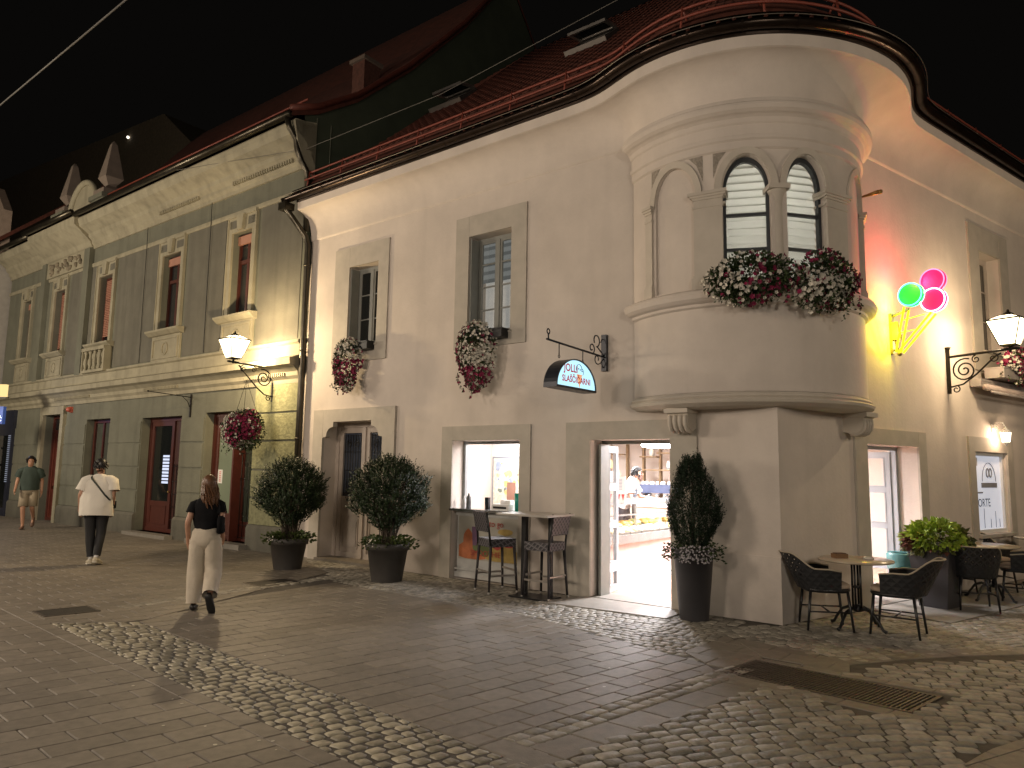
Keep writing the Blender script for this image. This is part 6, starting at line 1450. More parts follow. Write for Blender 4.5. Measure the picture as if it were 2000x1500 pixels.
# ---- tall conifer in a tall square-ish planter
c = G(1356, 1209); rnd = random.Random(31); t = thing('potted_conifer', 'pointed dark conifer in a tall tapering planter right of the open shop door', 'potted plant', c)
CON = leafmat('conifer_needle', (.018, .034, .018), .5, .5); hp = .80
m_ = MB(); m_.smooth = True; m_.lathe(c, [(.165, 0), (.23, hp-.03), (.245, hp-.03), (.25, hp), (.225, hp), (.2, hp-.05), (0, hp-.05)], 28, caps=False); m_.build('planter', mat('dark_planter', (.04, .038, .042), .5, var=.1), t)
fo = MB(); b = c+Vector((0, 0, hp-.02)); n = 0
tips = [(-.10, 1.02), (.04, 1.10), (.09, 1.05), (-.2, .82), (.24, .70), (.32, .48), (-.02, .95), (-.27, .5), (.15, .85)]
while n < 1500:
    z = rnd.uniform(.02, 1.0); k = z/1.0; wr = .84*((.16+.20*math.sin(min(1, k/.42)*math.pi/2)) if k < .42 else .36*(1-(k-.42)/.62)**.8)
    a = rnd.uniform(0, 6.283); r_ = wr*rnd.uniform(.5, 1.0)**.5*(1+.13*math.sin(a*3+z*5)); p = b+Vector((math.cos(a)*r_, math.sin(a)*r_, z)); d = Vector((math.cos(a)*.42, math.sin(a)*.42, 1)).normalized(); shoot(fo, p, d, rnd.uniform(.09, .16), 13, .0075, rnd, .034); n += 1
for (x, z) in tips:
    for q in range(16): shoot(fo, b+Vector((x*(1-q*.02), rnd.uniform(-.08, .08), z-.02*q)), Vector((rnd.uniform(-.12, .12), rnd.uniform(-.1, .1), 1)).normalized(), .10, 10, .006, rnd, .03)
fo.build('foliage', CON, t); m_ = MB(); m_.tube([b, b+Vector((0, 0, .9))], [.03, .008], 6); m_.build('trunk', BARK, t)
un = MB(); wb = MB()
for _ in range(700):
    a = rnd.uniform(0, 6.283); r_ = .26*rnd.uniform(.3, 1.35); p = c+Vector((math.cos(a)*r_, math.sin(a)*r_*.9, hp+rnd.uniform(-.10, .08)-max(0, r_-.25)*.6)); d = Vector((math.cos(a), math.sin(a), rnd.uniform(-.5, .6))).normalized(); leaf(un, p, d, rot_axis(d, rnd), .04, .013)
for _ in range(150):
    a = rnd.uniform(-2.4, -.8); r_ = .26*rnd.uniform(.9, 1.15); blossom(wb, c+Vector((math.cos(a)*r_, math.sin(a)*r_, hp+rnd.uniform(-.14, .05))), Vector((math.cos(a), math.sin(a), .3)).normalized(), .012, rnd)
un.build('underplanting', LEAF_D, t); wb.build('small_pale_flowers', leafmat('lilac_petal', (.42, .40, .42), .2), t)
# ---- square planter with lime coleus
c = FR(3.05, .95, 0); c = G(1835, 1186); t = thing('square_planter', 'tall dark square planter with lime green and red foliage beside the right shop door', 'planter', c)
Fp = lambda a, b, z: c+dr*a+nr*b+Vector((0, 0, z)); m_ = MB(); hp = .80
m_.prism([Fp(-.17, -.17, 0), Fp(.17, -.17, 0), Fp(.17, .17, 0), Fp(-.17, .17, 0)], [Fp(-.26, -.26, hp), Fp(.26, -.26, hp), Fp(.26, .26, hp), Fp(-.26, .26, hp)]); m_.build('pot', mat('slate_planter', (.045, .042, .045), .5, var=.08), t)
LIME = leafmat('lime_leaf', (.26, .36, .045), .35); REDL = leafmat('red_coleus_leaf', (.13, .05, .035), .5); OLV = leafmat('olive_leaf', (.10, .11, .03), .5); rnd = random.Random(77); mm_ = [MB(), MB(), MB()]
for _ in range(1700):
    v = Vector((rnd.gauss(0, 1), rnd.gauss(0, 1), abs(rnd.gauss(0, 1))-.35)).normalized(); rr = rnd.uniform(.6, 1.0); p = c+Vector((v.x*.40*rr, v.y*.36*rr, hp+.02+v.z*.28*rr))
    d = (v+Vector((0, 0, -.45))+Vector((rnd.uniform(-.5, .5), rnd.uniform(-.5, .5), rnd.uniform(-.3, .3)))).normalized()
    k = 1 if (v.x < -.93 or rnd.random() < .02) else (2 if v.x > .5 or v.z < -.15 else 0); leaf(mm_[k], p, d, rot_axis(d, rnd), rnd.uniform(.06, .10), rnd.uniform(.022, .034), .006)
mm_[0].build('lime_foliage', LIME, t); mm_[1].build('red_foliage', REDL, t); mm_[2].build('olive_foliage', OLV, t)
# ---- waste bin with turquoise liner
c = G(1768, 1168); t = thing('waste_bin', 'round dark bin with a turquoise liner over its rim behind the front table', 'bin', c); m_ = MB(); m_.lathe(c, [(.15, 0), (.19, .52), (.18, .52)], 20); m_.build('bin', mat('bin_metal', (.06, .06, .065), .5), t)
m_ = MB(); rnd = random.Random(3); n = 28
for_r = [(.195, .40), (.205, .50), (.21, .60), (.195, .62), (.17, .60)]
vs = []
for (r_, z) in for_r: vs += [c+Vector((math.cos(6.283*k/n)*(r_+rnd.uniform(-.014, .014)), math.sin(6.283*k/n)*(r_+rnd.uniform(-.014, .014)), z+(rnd.uniform(-.02, .02) if z < .45 else 0))) for k in range(n)]
m_.add(vs, [(i*n+k, i*n+(k+1) % n, (i+1)*n+(k+1) % n, (i+1)*n+k) for i in range(4) for k in range(n)], True); m_.build('liner', mat('turquoise_film', (.06, .16, .155), .25), t)
# ================================================================ TERRACE FURNITURE
def weave_mat(name, col, sx, sy, hole):
    mt = bpy.data.materials.new(name); mt.use_nodes = True; nt = mt.node_tree; N = nt.nodes; L_ = nt.links; b = N['Principled BSDF']; b.inputs['Base Color'].default_value = (*col, 1); b.inputs['Roughness'].default_value = .5
    uv = N.new('ShaderNodeUVMap'); uv.uv_map = 'UVMap'; mp = N.new('ShaderNodeMapping'); mp.inputs['Rotation'].default_value = (0, 0, math.radians(45)); mp.inputs['Scale'].default_value = (sx, sy, 1); L_.new(uv.outputs[0], mp.inputs[0])
    sep = N.new('ShaderNodeSeparateXYZ'); L_.new(mp.outputs[0], sep.inputs[0]); outs = []
    for ax in (0, 1):
        mu = N.new('ShaderNodeMath'); mu.operation = 'PINGPONG'; mu.inputs[1].default_value = .5; L_.new(sep.outputs[ax], mu.inputs[0]); outs.append(mu)
    mn = N.new('ShaderNodeMath'); mn.operation = 'MINIMUM'; L_.new(outs[0].outputs[0], mn.inputs[0]); L_.new(outs[1].outputs[0], mn.inputs[1])
    bp = N.new('ShaderNodeBump'); bp.inputs['Strength'].default_value = .9; bp.inputs['Distance'].default_value = .01; L_.new(mn.outputs[0], bp.inputs['Height']); bp.invert = True; L_.new(bp.outputs[0], b.inputs['Normal'])
    gt = N.new('ShaderNodeMath'); gt.operation = 'LESS_THAN'; gt.inputs[1].default_value = hole; L_.new(mn.outputs[0], gt.inputs[0]); L_.new(gt.outputs[0], b.inputs['Alpha'])
    return mt
def two_tone(mt, lo, hi):
    nt = mt.node_tree; b = nt.nodes['Principled BSDF']; mn = [n for n in nt.nodes if n.type == 'MATH' and n.operation == 'MINIMUM'][0]
    r_ = nt.nodes.new('ShaderNodeMapRange'); r_.inputs[1].default_value = .02; r_.inputs[2].default_value = .22; mx = nt.nodes.new('ShaderNodeMix'); mx.data_type = 'RGBA'; mx.inputs[6].default_value = (*hi, 1); mx.inputs[7].default_value = (*lo, 1)
    nt.links.new(mn.outputs[0], r_.inputs[0]); nt.links.new(r_.outputs[0], mx.inputs[0]); nt.links.new(mx.outputs[2], b.inputs['Base Color'])
ROPE = weave_mat('black_rope_weave', (.016, .017, .019), 17, 17, .40)
ROPE_S = weave_mat('black_rope_weave_close', (.016, .017, .019), 15, 15, .9)
WICK = weave_mat('grey_wicker_weave', (.05, .047, .055), 20, 20, .9)
two_tone(WICK, (.025, .023, .027), (.13, .12, .13)); two_tone(ROPE, (.006, .006, .007), (.03, .031, .034))
TRIM = mat('cream_piping', (.42, .36, .27), .5, var=.1); CUSH = mat('cream_cushion', (.48, .38, .29), .85, var=.08, bump=.15); LEGM = mat('black_chair_leg', (.014, .014, .015), .35)
def make_chair(label, group):
    t = thing('terrace_armchair', label, 'chair', (0, 0, 0), group=group); NT, NZ = 40, 10
    def plan_(a, k):     # a: -1..1 round the shell, from left arm front, round the back, to right arm front
        th = a*math.radians(118); rx, ry = .245+.075*k, .235+.085*k
        x = rx*math.sin(th); y = -ry*math.cos(th)
        if abs(th) > math.pi/2: y = (abs(th)-math.pi/2)*.34; x = math.copysign(rx*(1-.04*(abs(th)-math.pi/2)), th)
        return x, y
    def rim(a):
        q = abs(a); s_ = step(q, .30, .62); s_ = s_*s_*(3-2*s_); return .81*(1-s_)+.655*s_-.02*step(q, .8, 1)
    def bot(a): return .43
    mb = MB(); mb.smooth = True; uv = []
    for i in range(NT+1):
        a = -1+2*i/NT
        for j in range(NZ+1):
            k = j/NZ; z = bot(a)+(rim(a)-bot(a))*k; kk = (z-.43)/.38; x, y = plan_(a, kk); mb.v.append((x, y-.03-.10*kk*max(0, math.cos(a*2.05)), z)); uv.append((a*.62*1.0, z))
    for i in range(NT):
        for j in range(NZ): p = i*(NZ+1)+j; mb.f.append([p, p+NZ+1, p+NZ+2, p+1]); mb.mi.append(0 if (abs(-1+2*(i+.5)/NT) < .40 and j >= 4) else 1); mb.sm.append(True)
    mb.uv = uv; mb.build('woven_shell', [ROPE, ROPE_S], t, world=False)
    tr_ = MB(); tp = []
    for i in range(NT+1): q = mb.v[i*(NZ+1)+NZ]; tp.append(Vector(q)+Vector((0, 0, .006)))
    tr_.tube(tp, .009, 6); tr_.build('rim_piping', TRIM, t, world=False)
    m_ = MB()
    m_.loft([((0, .02, .405), .235, .235), ((0, .02, .43), .25, .25), ((0, .02, .445), .24, .245)], 24, sup=3); m_.build('seat', LEGM, t, world=False)
    m_ = MB(); m_.loft([((0, .035, .444), .20, .21), ((0, .035, .455), .225, .23), ((0, .035, .485), .225, .23), ((0, .035, .498), .19, .2)], 24, sup=3.2); m_.build('cushion', CUSH, t, world=False)
    for sx, sy in ((-1, 1), (1, 1), (-1, -1), (1, -1)):
        m_ = MB(); m_.tube([(sx*.19, .02+sy*.19, .42), (sx*.215, .02+sy*.235, .0)], [.017, .012], 8); m_.build('leg', LEGM, t, world=False)
    m_ = MB(); e = .204
    m_.tube([(-e, .02+e, .2), (-e, .02-e, .2)], .009, 6); m_.tube([(e, .02+e, .2), (e, .02-e, .2)], .009, 6); m_.tube([(-e, .02, .2), (e, .02, .2)], .009, 6); m_.build('stretcher', LEGM, t, world=False)
    return t
def face(o, x, y, az): o.location = (x, y, 0); o.rotation_euler = (0, 0, -math.radians(az))
gch = 'black woven terrace armchairs'
ch = make_chair('black woven armchair left of the front bistro table, its cream cushion showing toward the street', gch)
def place(proto, first, x, y, az, label, group=None):
    o = proto if first else copy_tree(proto); face(o, x, y, az)
    o['label'] = label
    return o
place(ch, True, 3.50, 8.20, 100, 'black woven armchair left of the front bistro table, its cream cushion showing toward the street')
place(ch, False, 4.20, 7.92, -52, 'black woven armchair right of the front bistro table, turned with its back to the camera')
place(ch, False, 5.97, 9.42, 20, 'black woven armchair just right of the square planter with its back to the street')
place(ch, False, 7.05, 10.05, -55, 'black woven armchair at the right edge beside the second bistro table')
place(ch, False, 6.45, 10.72, 150, 'black woven armchair behind the second table, left of the pair under the frosted window')
place(ch, False, 7.25, 11.05, 175, 'black woven armchair behind the second table, right of the pair under the frosted window')
def make_table(label, group):
    t = thing('bistro_table', label, 'table', (0, 0, 0), group=group)
    m_ = MB(); m_.lathe((0, 0, 0), [(0, .725), (.36, .725), (.385, .732), (.39, .742), (.385, .752), (0, .752)], 48, caps=False)
    m_.build('table_top', mat('cream_marble', (.50, .42, .31), .22, var=.12, scale=7), t, world=False)
    m_ = MB(); m_.lathe((0, 0, 0), [(.0, .70), (.12, .70), (.12, .72), (.02, .724)], 20); m_.lathe((0, 0, 0), [(.03, .18), (.05, .20), (.035, .23), (.03, .26)], 14)
    for k in range(4): a = math.pi/4+k*math.pi/2; m_.tube([(.045*math.cos(a), .045*math.sin(a), .22), (.045*math.cos(a), .045*math.sin(a), .70)], .012, 8)
    m_.lathe((0, 0, 0), [(0, .44), (.055, .44), (.055, .46), (0, .46)], 14); m_.build('column', LEGM, t, world=False)
    m_ = MB()
    for k in range(4):
        a = .5+k*math.pi/2; ca, sa = math.cos(a), math.sin(a); m_.tube([(.03*ca, .03*sa, .20), (.10*ca, .10*sa, .225), (.19*ca, .19*sa, .19), (.26*ca, .26*sa, .10), (.30*ca, .30*sa, .035), (.335*ca, .335*sa, .022)], [.02, .018, .016, .015, .016, .02], 8)
    m_.build('base', LEGM, t, world=False); return t
tb = make_table('round cream-topped bistro table on a cast iron foot, nearest the corner', 'round bistro tables'); tb.location = (3.86, 8.16, 0)
t2 = copy_tree(tb); t2.location = (6.62, 10.12, 0); t2['label'] = 'round cream-topped bistro table right of the lime green planter'
t3 = copy_tree(tb); t3.location = (8.35, 11.4, 0); t3['label'] = 'bistro table cut off by the right edge under the frosted window'
# things on the front table
t = thing('wooden_box', 'small brown wooden box on the front bistro table', 'box', (3.72, 8.22, .752)); m_ = MB(); Fb = lambda a, b, z: Vector((3.72+a*.97-b*.2, 8.24+a*.2+b*.97, z)); m_.box(Fb, -.075, .075, -.05, .05, .753, .80); m_.build('box', mat('brown_wood', (.20, .11, .05), .6, var=.2), t); m_ = MB(); m_.box(Fb, -.06, .06, -.04, .04, .80, .808); m_.build('lid', mat('dark_wood', (.10, .05, .03), .6), t)
t = thing('ashtray', 'small clear ashtray on the front bistro table', 'ashtray', (3.98, 8.10, .752)); m_ = MB(); m_.lathe((3.98, 8.10, .7525), [(0, 0), (.05, 0), (.058, .028), (.05, .028), (.044, .008), (0, .008)], 20, caps=False); m_.build('dish', mat('pale_ceramic', (.6, .56, .5), .25), t)
t = thing('menu_holder', 'small upright menu holder on the far right bistro table', 'menu', (8.1, 11.3, .752)); m_ = MB(); m_.box(lambda a, b, z: Vector((8.1+a, 11.3+b, z)), -.06, .06, -.01, .01, .753, .95); m_.box(lambda a, b, z: Vector((8.1+a, 11.3+b, z)), -.07, .07, -.03, .03, .753, .765); m_.build('card', mat('pinkish_card', (.5, .36, .32), .6), t)
# ---- bar table and stools
t = thing('bar_table', 'tall bar table with a thin pale top and black post beside the serving window', 'bar table', (.28, 9.98, 0))
c0 = FL(3.08, .52, 0); Fb = lambda a, b, z: c0+dl*a+nl*b+Vector((0, 0, z))
t.location = c0; m_ = MB(); m_.box(Fb, -.42, .42, -.34, .30, 1.075, 1.10); m_.build('table_top', mat('pale_laminate', (.45, .42, .38), .35, var=.08), t)
m_ = MB(); m_.box(Fb, .14, .21, -.06, .01, .02, 1.075); m_.box(Fb, -.24, -.19, -.10, -.05, .02, 1.075); m_.build('post', BLACKW, t)
m_ = MB(); m_.box(Fb, -.30, .30, -.20, .16, .0, .02); m_.build('foot_plate', BLACKW, t)
def make_stool(label, group):
    t = thing('bar_stool', label, 'bar stool', (0, 0, 0), group=group); h = .19
    Z = lambda v: Vector(v)
    def panel(name, pts, th, mt, uvs):
        m_ = MB(); n = Vector(pts[1])-Vector(pts[0]); k = n.cross(Vector(pts[3])-Vector(pts[0])).normalized()*th; P_ = [Vector(p) for p in pts]; m_.prism(P_, [p+k for p in P_]); m_.uv = uvs+uvs; return m_.build(name, mt, t, world=False)
    yb0, yb1 = -.19, -.27
    panel('backrest', [(-h, -.215, .83), (h, -.215, .83), (h+.01, -.262, 1.10), (-h-.01, -.262, 1.10)], .022, WICK, [(0, 0), (.38, 0), (.38, .27), (0, .27)])
    m_ = MB(); m_.smooth = False; I3 = lambda a, b, z: Vector((a, b, z)); m_.box(I3, -h-.01, h+.01, -.20, .20, .62, .73); m_.uv = [(v[0]+v[1]*.7, v[2]+v[1]*.3) for v in m_.v]; m_.build('seat', WICK, t, world=False)
    m_ = MB(); 
    for s in (-1, 1): m_.tube([(s*h, -.19, .64), (s*h, -.212, .83), (s*(h+.01), -.262, 1.105)], [.018, .016, .014], 6)
    m_.build('back_frame', LEGM, t, world=False)
    for sx, sy in ((-1, -1), (1, -1), (-1, 1), (1, 1)):
        m_ = MB(); m_.tube([(sx*(h-.01), sy*.18, .66), (sx*(h+.025), sy*.215, .03)], [.022, .016], 8); lg = m_.build('leg', mat('dark_wicker_leg', (.035, .030, .032), .5, bump=.5, bscale=150), t, world=False)
        m_ = MB(); m_.sphere((sx*(h+.027), sy*.217, .017), .018, 8, 6); m_.build('foot', mat('pale_foot', (.5, .48, .44), .4), lg, world=False)
    m_ = MB(); I3 = lambda a, b, z: Vector((a, b, z))
    m_.box(I3, -h-.01, h+.01, .188, .212, .285, .31); m_.box(I3, -h-.022, -h-.002, -.19, .19, .225, .25); m_.box(I3, h+.002, h+.022, -.19, .19, .225, .25); m_.box(I3, -h-.01, h+.01, -.212, -.19, .28, .30)
    m_.build('footrest', mat('brushed_aluminium', (.36, .33, .30), .4, metal=.7), t, world=False); return t
s1 = make_stool('dark wicker bar stool left of the tall bar table, in front of the fruit advert', 'dark wicker bar stools')
face(s1, -.18, 10.22, 62)
s2 = copy_tree(s1); face(s2, .48, 9.80, -52); s2['label'] = 'dark wicker bar stool right of the tall bar table, beside the open shop door'
# ================================================================ PEOPLE
SKIN = mat('skin', (.42, .23, .15), .5, var=.06)
def skin_mesh(name, J_, E_, R_, mt, parent, root=0, sub=2):
    me = bpy.data.meshes.new(name); me.from_pydata([tuple(j) for j in J_], E_, []); me.materials.append(mt)
    o = bpy.data.objects.new(name, me); COL.objects.link(o); o.parent = parent
    sm = o.modifiers.new('skin', 'SKIN'); sm.use_smooth_shade = True
    if not me.skin_vertices: 
        bm = bmesh.new(); bm.from_mesh(me); bm.verts.layers.skin.verify(); bm.to_mesh(me); bm.free()
    for i, v in enumerate(me.skin_vertices[0].data): r = R_[i]; v.radius = r if isinstance(r, tuple) else (r, r); v.use_root = (i == root)
    s = o.modifiers.new('sub', 'SUBSURF'); s.levels = sub; s.render_levels = sub
    return o
def body(parent, H, pose, bare_leg=False, skin=SKIN):
    "pose: dict of joint -> local position in metres for a figure facing +Y"
    J_, E_, R_ = [], [], []; ix = {}
    def a(n, p, r, par=None):
        ix[n] = len(J_); J_.append(Vector(p)); R_.append(r)
        if par: E_.append((ix[par], ix[n]))
    s = H/1.75
    P_ = pose
    a('pel', P_['pel'], (.125*s, .095*s)); a('wai', P_['wai'], (.115*s, .085*s), 'pel'); a('che', P_['che'], (.14*s, .10*s), 'wai'); a('shc', P_['shc'], (.10*s, .07*s), 'che'); a('nek', P_['nek'], .052*s, 'shc'); a('jaw', P_['jaw'], (.060*s, .066*s), 'nek'); a('hed', P_['hed'], (.074*s, .088*s), 'jaw'); a('top', P_['top'], (.058*s, .070*s), 'hed')
    f = P_.get('look', Vector((0, 1, 0)))
    for sd in ('l', 'r'):
        a('sh'+sd, P_['sh'+sd], .048*s, 'shc'); a('el'+sd, P_['el'+sd], .042*s, 'sh'+sd); a('wr'+sd, P_['wr'+sd], .027*s, 'el'+sd)
        w_, e_ = Vector(P_['wr'+sd]), Vector(P_['el'+sd]); d = (w_-e_).normalized(); pm = w_+d*.07*s; a('pa'+sd, pm, (.034*s, .020*s), 'wr'+sd)
        side = Vector((0, 1, 0)); side = (side-d*side.dot(d)).normalized(); inn = Vector((1, 0, 0))*(1 if sd == 'l' else -1)
        for k, (o_, L_) in enumerate(((-.024, .06), (-.008, .075), (.008, .082), (.024, .074))):
            p0 = pm+side*o_*s+d*.022*s; p1 = p0+d*L_*.5*s+inn*.006*s; p2 = p1+(d*.85+inn*.5).normalized()*L_*.5*s
            a('f%d0%s' % (k, sd), p0, .0095*s, 'pa'+sd); a('f%d1%s' % (k, sd), p1, .0085*s, 'f%d0%s' % (k, sd)); a('f%d2%s' % (k, sd), p2, .007*s, 'f%d1%s' % (k, sd))
        t0 = w_+d*.03*s+side*.03*s; a('t0'+sd, t0, .012*s, 'wr'+sd); a('t1'+sd, t0+(d*.7+side*.6).normalized()*.045*s+inn*.01*s, .009*s, 't0'+sd)
        a('hi'+sd, P_['hi'+sd], .085*s, 'pel'); a('kn'+sd, P_['kn'+sd], .055*s, 'hi'+sd); kn, an = Vector(P_['kn'+sd]), Vector(P_['an'+sd])
        a('ca'+sd, kn.lerp(an, .3)+Vector((0, -.015*s, 0)), .053*s, 'kn'+sd); a('an'+sd, an, .034*s, 'ca'+sd); a('to'+sd, P_['to'+sd], (.035*s, .022*s), 'an'+sd)
    o = skin_mesh('body', J_, E_, R_, skin, parent); return o
def head_bits(t, P_, s, look, hair_mat, skin=SKIN):
    "ears, nose, eyes on a head centred at P_['hed']"
    h = Vector(P_['hed']); f = Vector(look).normalized(); r = f.cross(Vector((0, 0, 1))).normalized(); u = Vector((0, 0, 1))
    return h, f, r, u
def frm(P, s): return {k: Vector(v)*s for k, v in P.items()}
def garment(t, rings_list, name, mt, n=24, wob=.02, seed=0, extra=None, caps=False, label=None):
    m_ = MB()
    for k, rings in enumerate(rings_list): m_.loft(rings, n, caps=caps, wob=wob, seed=seed+k)
    if extra: extra(m_)
    return m_.build(name, mt, t, world=False, label=label)
def shoe(t, an, to, mt, s, sole=None, lift=0.0, name='shoe'):
    an, to = Vector(an), Vector(to); d = (to-an); fl = d.normalized(); m_ = MB()
    upv = Vector((1, 0, 0)).cross(fl).normalized(); upv = upv if upv.z > 0 or abs(upv.z) < .1 else -upv
    heel = an-fl*.055*s
    pts = [(heel-upv*.0*s, .030, .035), (heel+fl*.03*s, .038, .045), (an+fl*.05*s, .042, .042), (an+fl*.10*s, .045, .034), (to-fl*.02*s, .047, .028), (to+fl*.035*s, .040, .022), (to+fl*.055*s, .02, .012)]
    m_.loft([(p, a*s, b*s) for p, a, b in pts], 16, caps=True)
    o = m_.build(name, mt, t, world=False)
    if sole:
        m2 = MB(); m2.loft([(p-upv*b*.85*s, a*1.04*s, .010*s) for p, a, b in pts], 16, caps=True); m2.build('sole', sole, o, world=False)
    return o
def hair_cap(t, h, f, s, mt, length=.0, vol=1.0, seed=0, back=None, bun=False):
    "strands on a cap over the skull; length of hanging hair behind"
    rnd = random.Random(seed); m_ = MB(); u = Vector((0, 0, 1)); r = f.cross(u).normalized(); m_.smooth = True
    # skull cap
    n, mm = 22, 12; vs = []
    for i in range(mm+1):
        e = math.pi*.5-(math.pi*.62)*i/mm
        for k in range(n):
            a = 2*math.pi*k/n; ca, sa = math.cos(a), math.sin(a); ee = e
            if ca > .25: ee = max(e, .38*ca+.15)
            rr = (1+.03*math.sin(7*a+i)+rnd.uniform(-.015, .015))*vol
            vs.append(h+(f*ca*.100+r*sa*.084)*s*math.cos(ee)*rr+u*(.108*math.sin(ee)*rr+.028)*s-f*.010*s)
    m_.add(vs, [(i*n+k, i*n+(k+1) % n, (i+1)*n+(k+1) % n, (i+1)*n+k) for i in range(mm) for k in range(n)], True)
    for _ in range(150 if length else 70):
        a = rnd.uniform(.55*math.pi, 1.45*math.pi) if length else rnd.uniform(.3*math.pi, 1.7*math.pi)
        p = h+(f*math.cos(a)*.098+r*math.sin(a)*.082)*s+u*rnd.uniform(-.02, .09)*s; L_ = length*rnd.uniform(.7, 1.1) if length else .035
        ou = (f*math.cos(a)+r*math.sin(a)); pts = [p, p+ou*.012*s-u*L_*.35, p+ou*(.01+rnd.uniform(-.02, .03))*s-u*L_*.7+(back or Vector((0, 0, 0)))*.5, p+ou*rnd.uniform(-.02, .03)*s-u*L_+(back or Vector((0, 0, 0)))]
        m_.tube(pts, [.010, .011, .009, .003], 4)
    return m_.build('hair', mt, t, world=False)
HAIR_B = mat('brown_hair', (.11, .05, .022), .45, var=.4, scale=60); HAIR_K = mat('black_hair', (.012, .010, .009), .45, var=.3, scale=60)
# ---- woman in black top and wide cream trousers, walking away, right heel lifted
c = G(393, 1192); t = thing('person', 'woman in a black short-sleeved top and wide cream trousers walking away across the paving', 'person', c, rz=math.radians(8)); s = .885
P_ = frm(dict(pel=(0, 0, .96), wai=(0, .01, 1.10), che=(0, .0, 1.27), shc=(0, -.005, 1.40), nek=(0, 0, 1.48), jaw=(-.01, .035, 1.555), hed=(-.005, .015, 1.62), top=(0, .01, 1.69),
    shl=(-.165, 0, 1.39), ell=(-.225, -.06, 1.13), wrl=(-.235, .05, .90), shr=(.165, 0, 1.39), elr=(.205, -.05, 1.13), wrr=(.19, .10, .93),
    hil=(-.085, 0, .92), knl=(-.105, .03, .50), anl=(-.10, -.03, .085), tol=(-.115, .12, .035), hir=(.085, 0, .92), knr=(.12, .02, .50), anr=(.165, -.30, .235), tor=(.185, -.22, .085)), s)
body(t, 1.75*s, P_)
CR = mat('cream_trousers', (.50, .44, .35), .8, var=.06, bump=.8, bscale=9); BT = mat('black_top', (.007, .007, .008), .9, var=.2, spec=.15)
def L3(a, b, k): return Vector(a).lerp(Vector(b), k)
def trousers(t, P_, s, mt, hip, thigh, knee, hem, hemk=1.0, name='trousers', seed=0, top_z=1.06, hipr=None):
    m_ = MB(); pel = P_['pel']
    m_.loft([(P_['pel']+Vector((0, 0, (top_z-.96)*s)), hip[0]*.80*s, hip[1]*.84*s), (P_['pel']+Vector((0, -.005*s, .05*s)), hip[0]*.93*s, hip[1]*.98*s), (P_['pel']+Vector((0, -.01*s, -.03*s)), hip[0]*s, hip[1]*1.06*s), (P_['pel']+Vector((0, -.005*s, -.09*s)), hip[0]*.97*s, hip[1]*.96*s), (P_['pel']+Vector((0, 0, -.14*s)), hip[0]*.80*s, hip[1]*.72*s), (P_['pel']+Vector((0, 0.01, -.17*s)), hip[0]*.40*s, hip[1]*.35*s)], 28, caps=True, wob=.012, seed=seed)
    for sd in ('l', 'r'):
        hi, kn, an = P_['hi'+sd], P_['kn'+sd], P_['an'+sd]; e = kn.lerp(an, hemk)
        m_.loft([(hi+Vector((0, 0, .0)), thigh*s*.96, thigh*1.05*s), (hi.lerp(kn, .3), thigh*s, thigh*s*1.04), (hi.lerp(kn, .65), (thigh*.5+knee*.5)*s, (thigh*.5+knee*.5)*s), (kn, knee*s, knee*s), (kn.lerp(e, .25), knee*.98*s, knee*s*1.02), (kn.lerp(e, .5), (knee*.6+hem*.4)*s, (knee*.6+hem*.4)*s*1.04), (kn.lerp(e, .75), (knee*.3+hem*.7)*s, (knee*.3+hem*.7)*s), (kn.lerp(e, .93), hem*s, hem*s), (e, hem*1.02*s, hem*1.02*s)], 20, caps=False, wob=.035, seed=seed+3)
    return m_.build(name, mt, t, world=False)
trousers(t, P_, s, CR, (.186, .128), .116, .108, .092, .97, seed=2)
def shirt(t, P_, s, mt, w_, hem_z, sleeve, flare=1.0, name='shirt', seed=0, chest=.19, wr=.02, slw=.075, dep=.125):
    m_ = MB(); zc = P_['che'].z/s; sh = P_['shc']; w0 = P_['wai']
    zs = [hem_z, hem_z+.06, 1.10, 1.20, 1.30, 1.375, 1.425, 1.462, 1.492]; ws = [w_*flare, w_*flare*.99, w_*(.97*.5+flare*.5), chest*1.0, chest*1.03, chest*1.0, chest*.88, chest*.58, .066]; ds = [dep*flare, dep*flare, dep*.96, max(.118, dep*.92), max(.118, dep*.88), .108, .094, .078, .066]
    if hem_z > 1.05: zs = [hem_z, hem_z+.04, 1.16, 1.22, 1.30, 1.375, 1.425, 1.462, 1.492]
    xs = [w0.lerp(sh, (z-1.10)/.30) for z in zs]
    m_.loft([(Vector((x.x, x.y, z*s)), a*s, b*s) for x, z, a, b in zip(xs, zs, ws, ds)], 40, wob=wr*1.4, seed=seed, caps=False)
    for sd in ('l', 'r'):
        a0, a1 = P_['sh'+sd], P_['el'+sd]; q = a0+(sh-a0)*.50+Vector((0, 0, .0*s)); m_.loft([(q, slw*.72*s, slw*.8*s), (a0+(sh-a0)*.2+Vector((0, 0, -.008*s)), slw*.9*s, slw*.9*s), (a0.lerp(a1, .10), slw*.98*s, slw*s), (a0.lerp(a1, sleeve*.5), slw*s, slw*s), (a0.lerp(a1, sleeve), slw*1.08*s, slw*1.08*s)], 16, wob=wr, seed=seed+5, caps=False)
    return m_.build(name, mt, t, world=False)
shirt(t, P_, s, BT, .155, 1.03, .50, name='black_top', seed=4, chest=.178, slw=.066)
hair_cap(t, P_['hed'], Vector((-.35, 1, 0)).normalized(), s, HAIR_B, length=.24, vol=1.12, seed=5, back=Vector((.045, -.03, 0)))
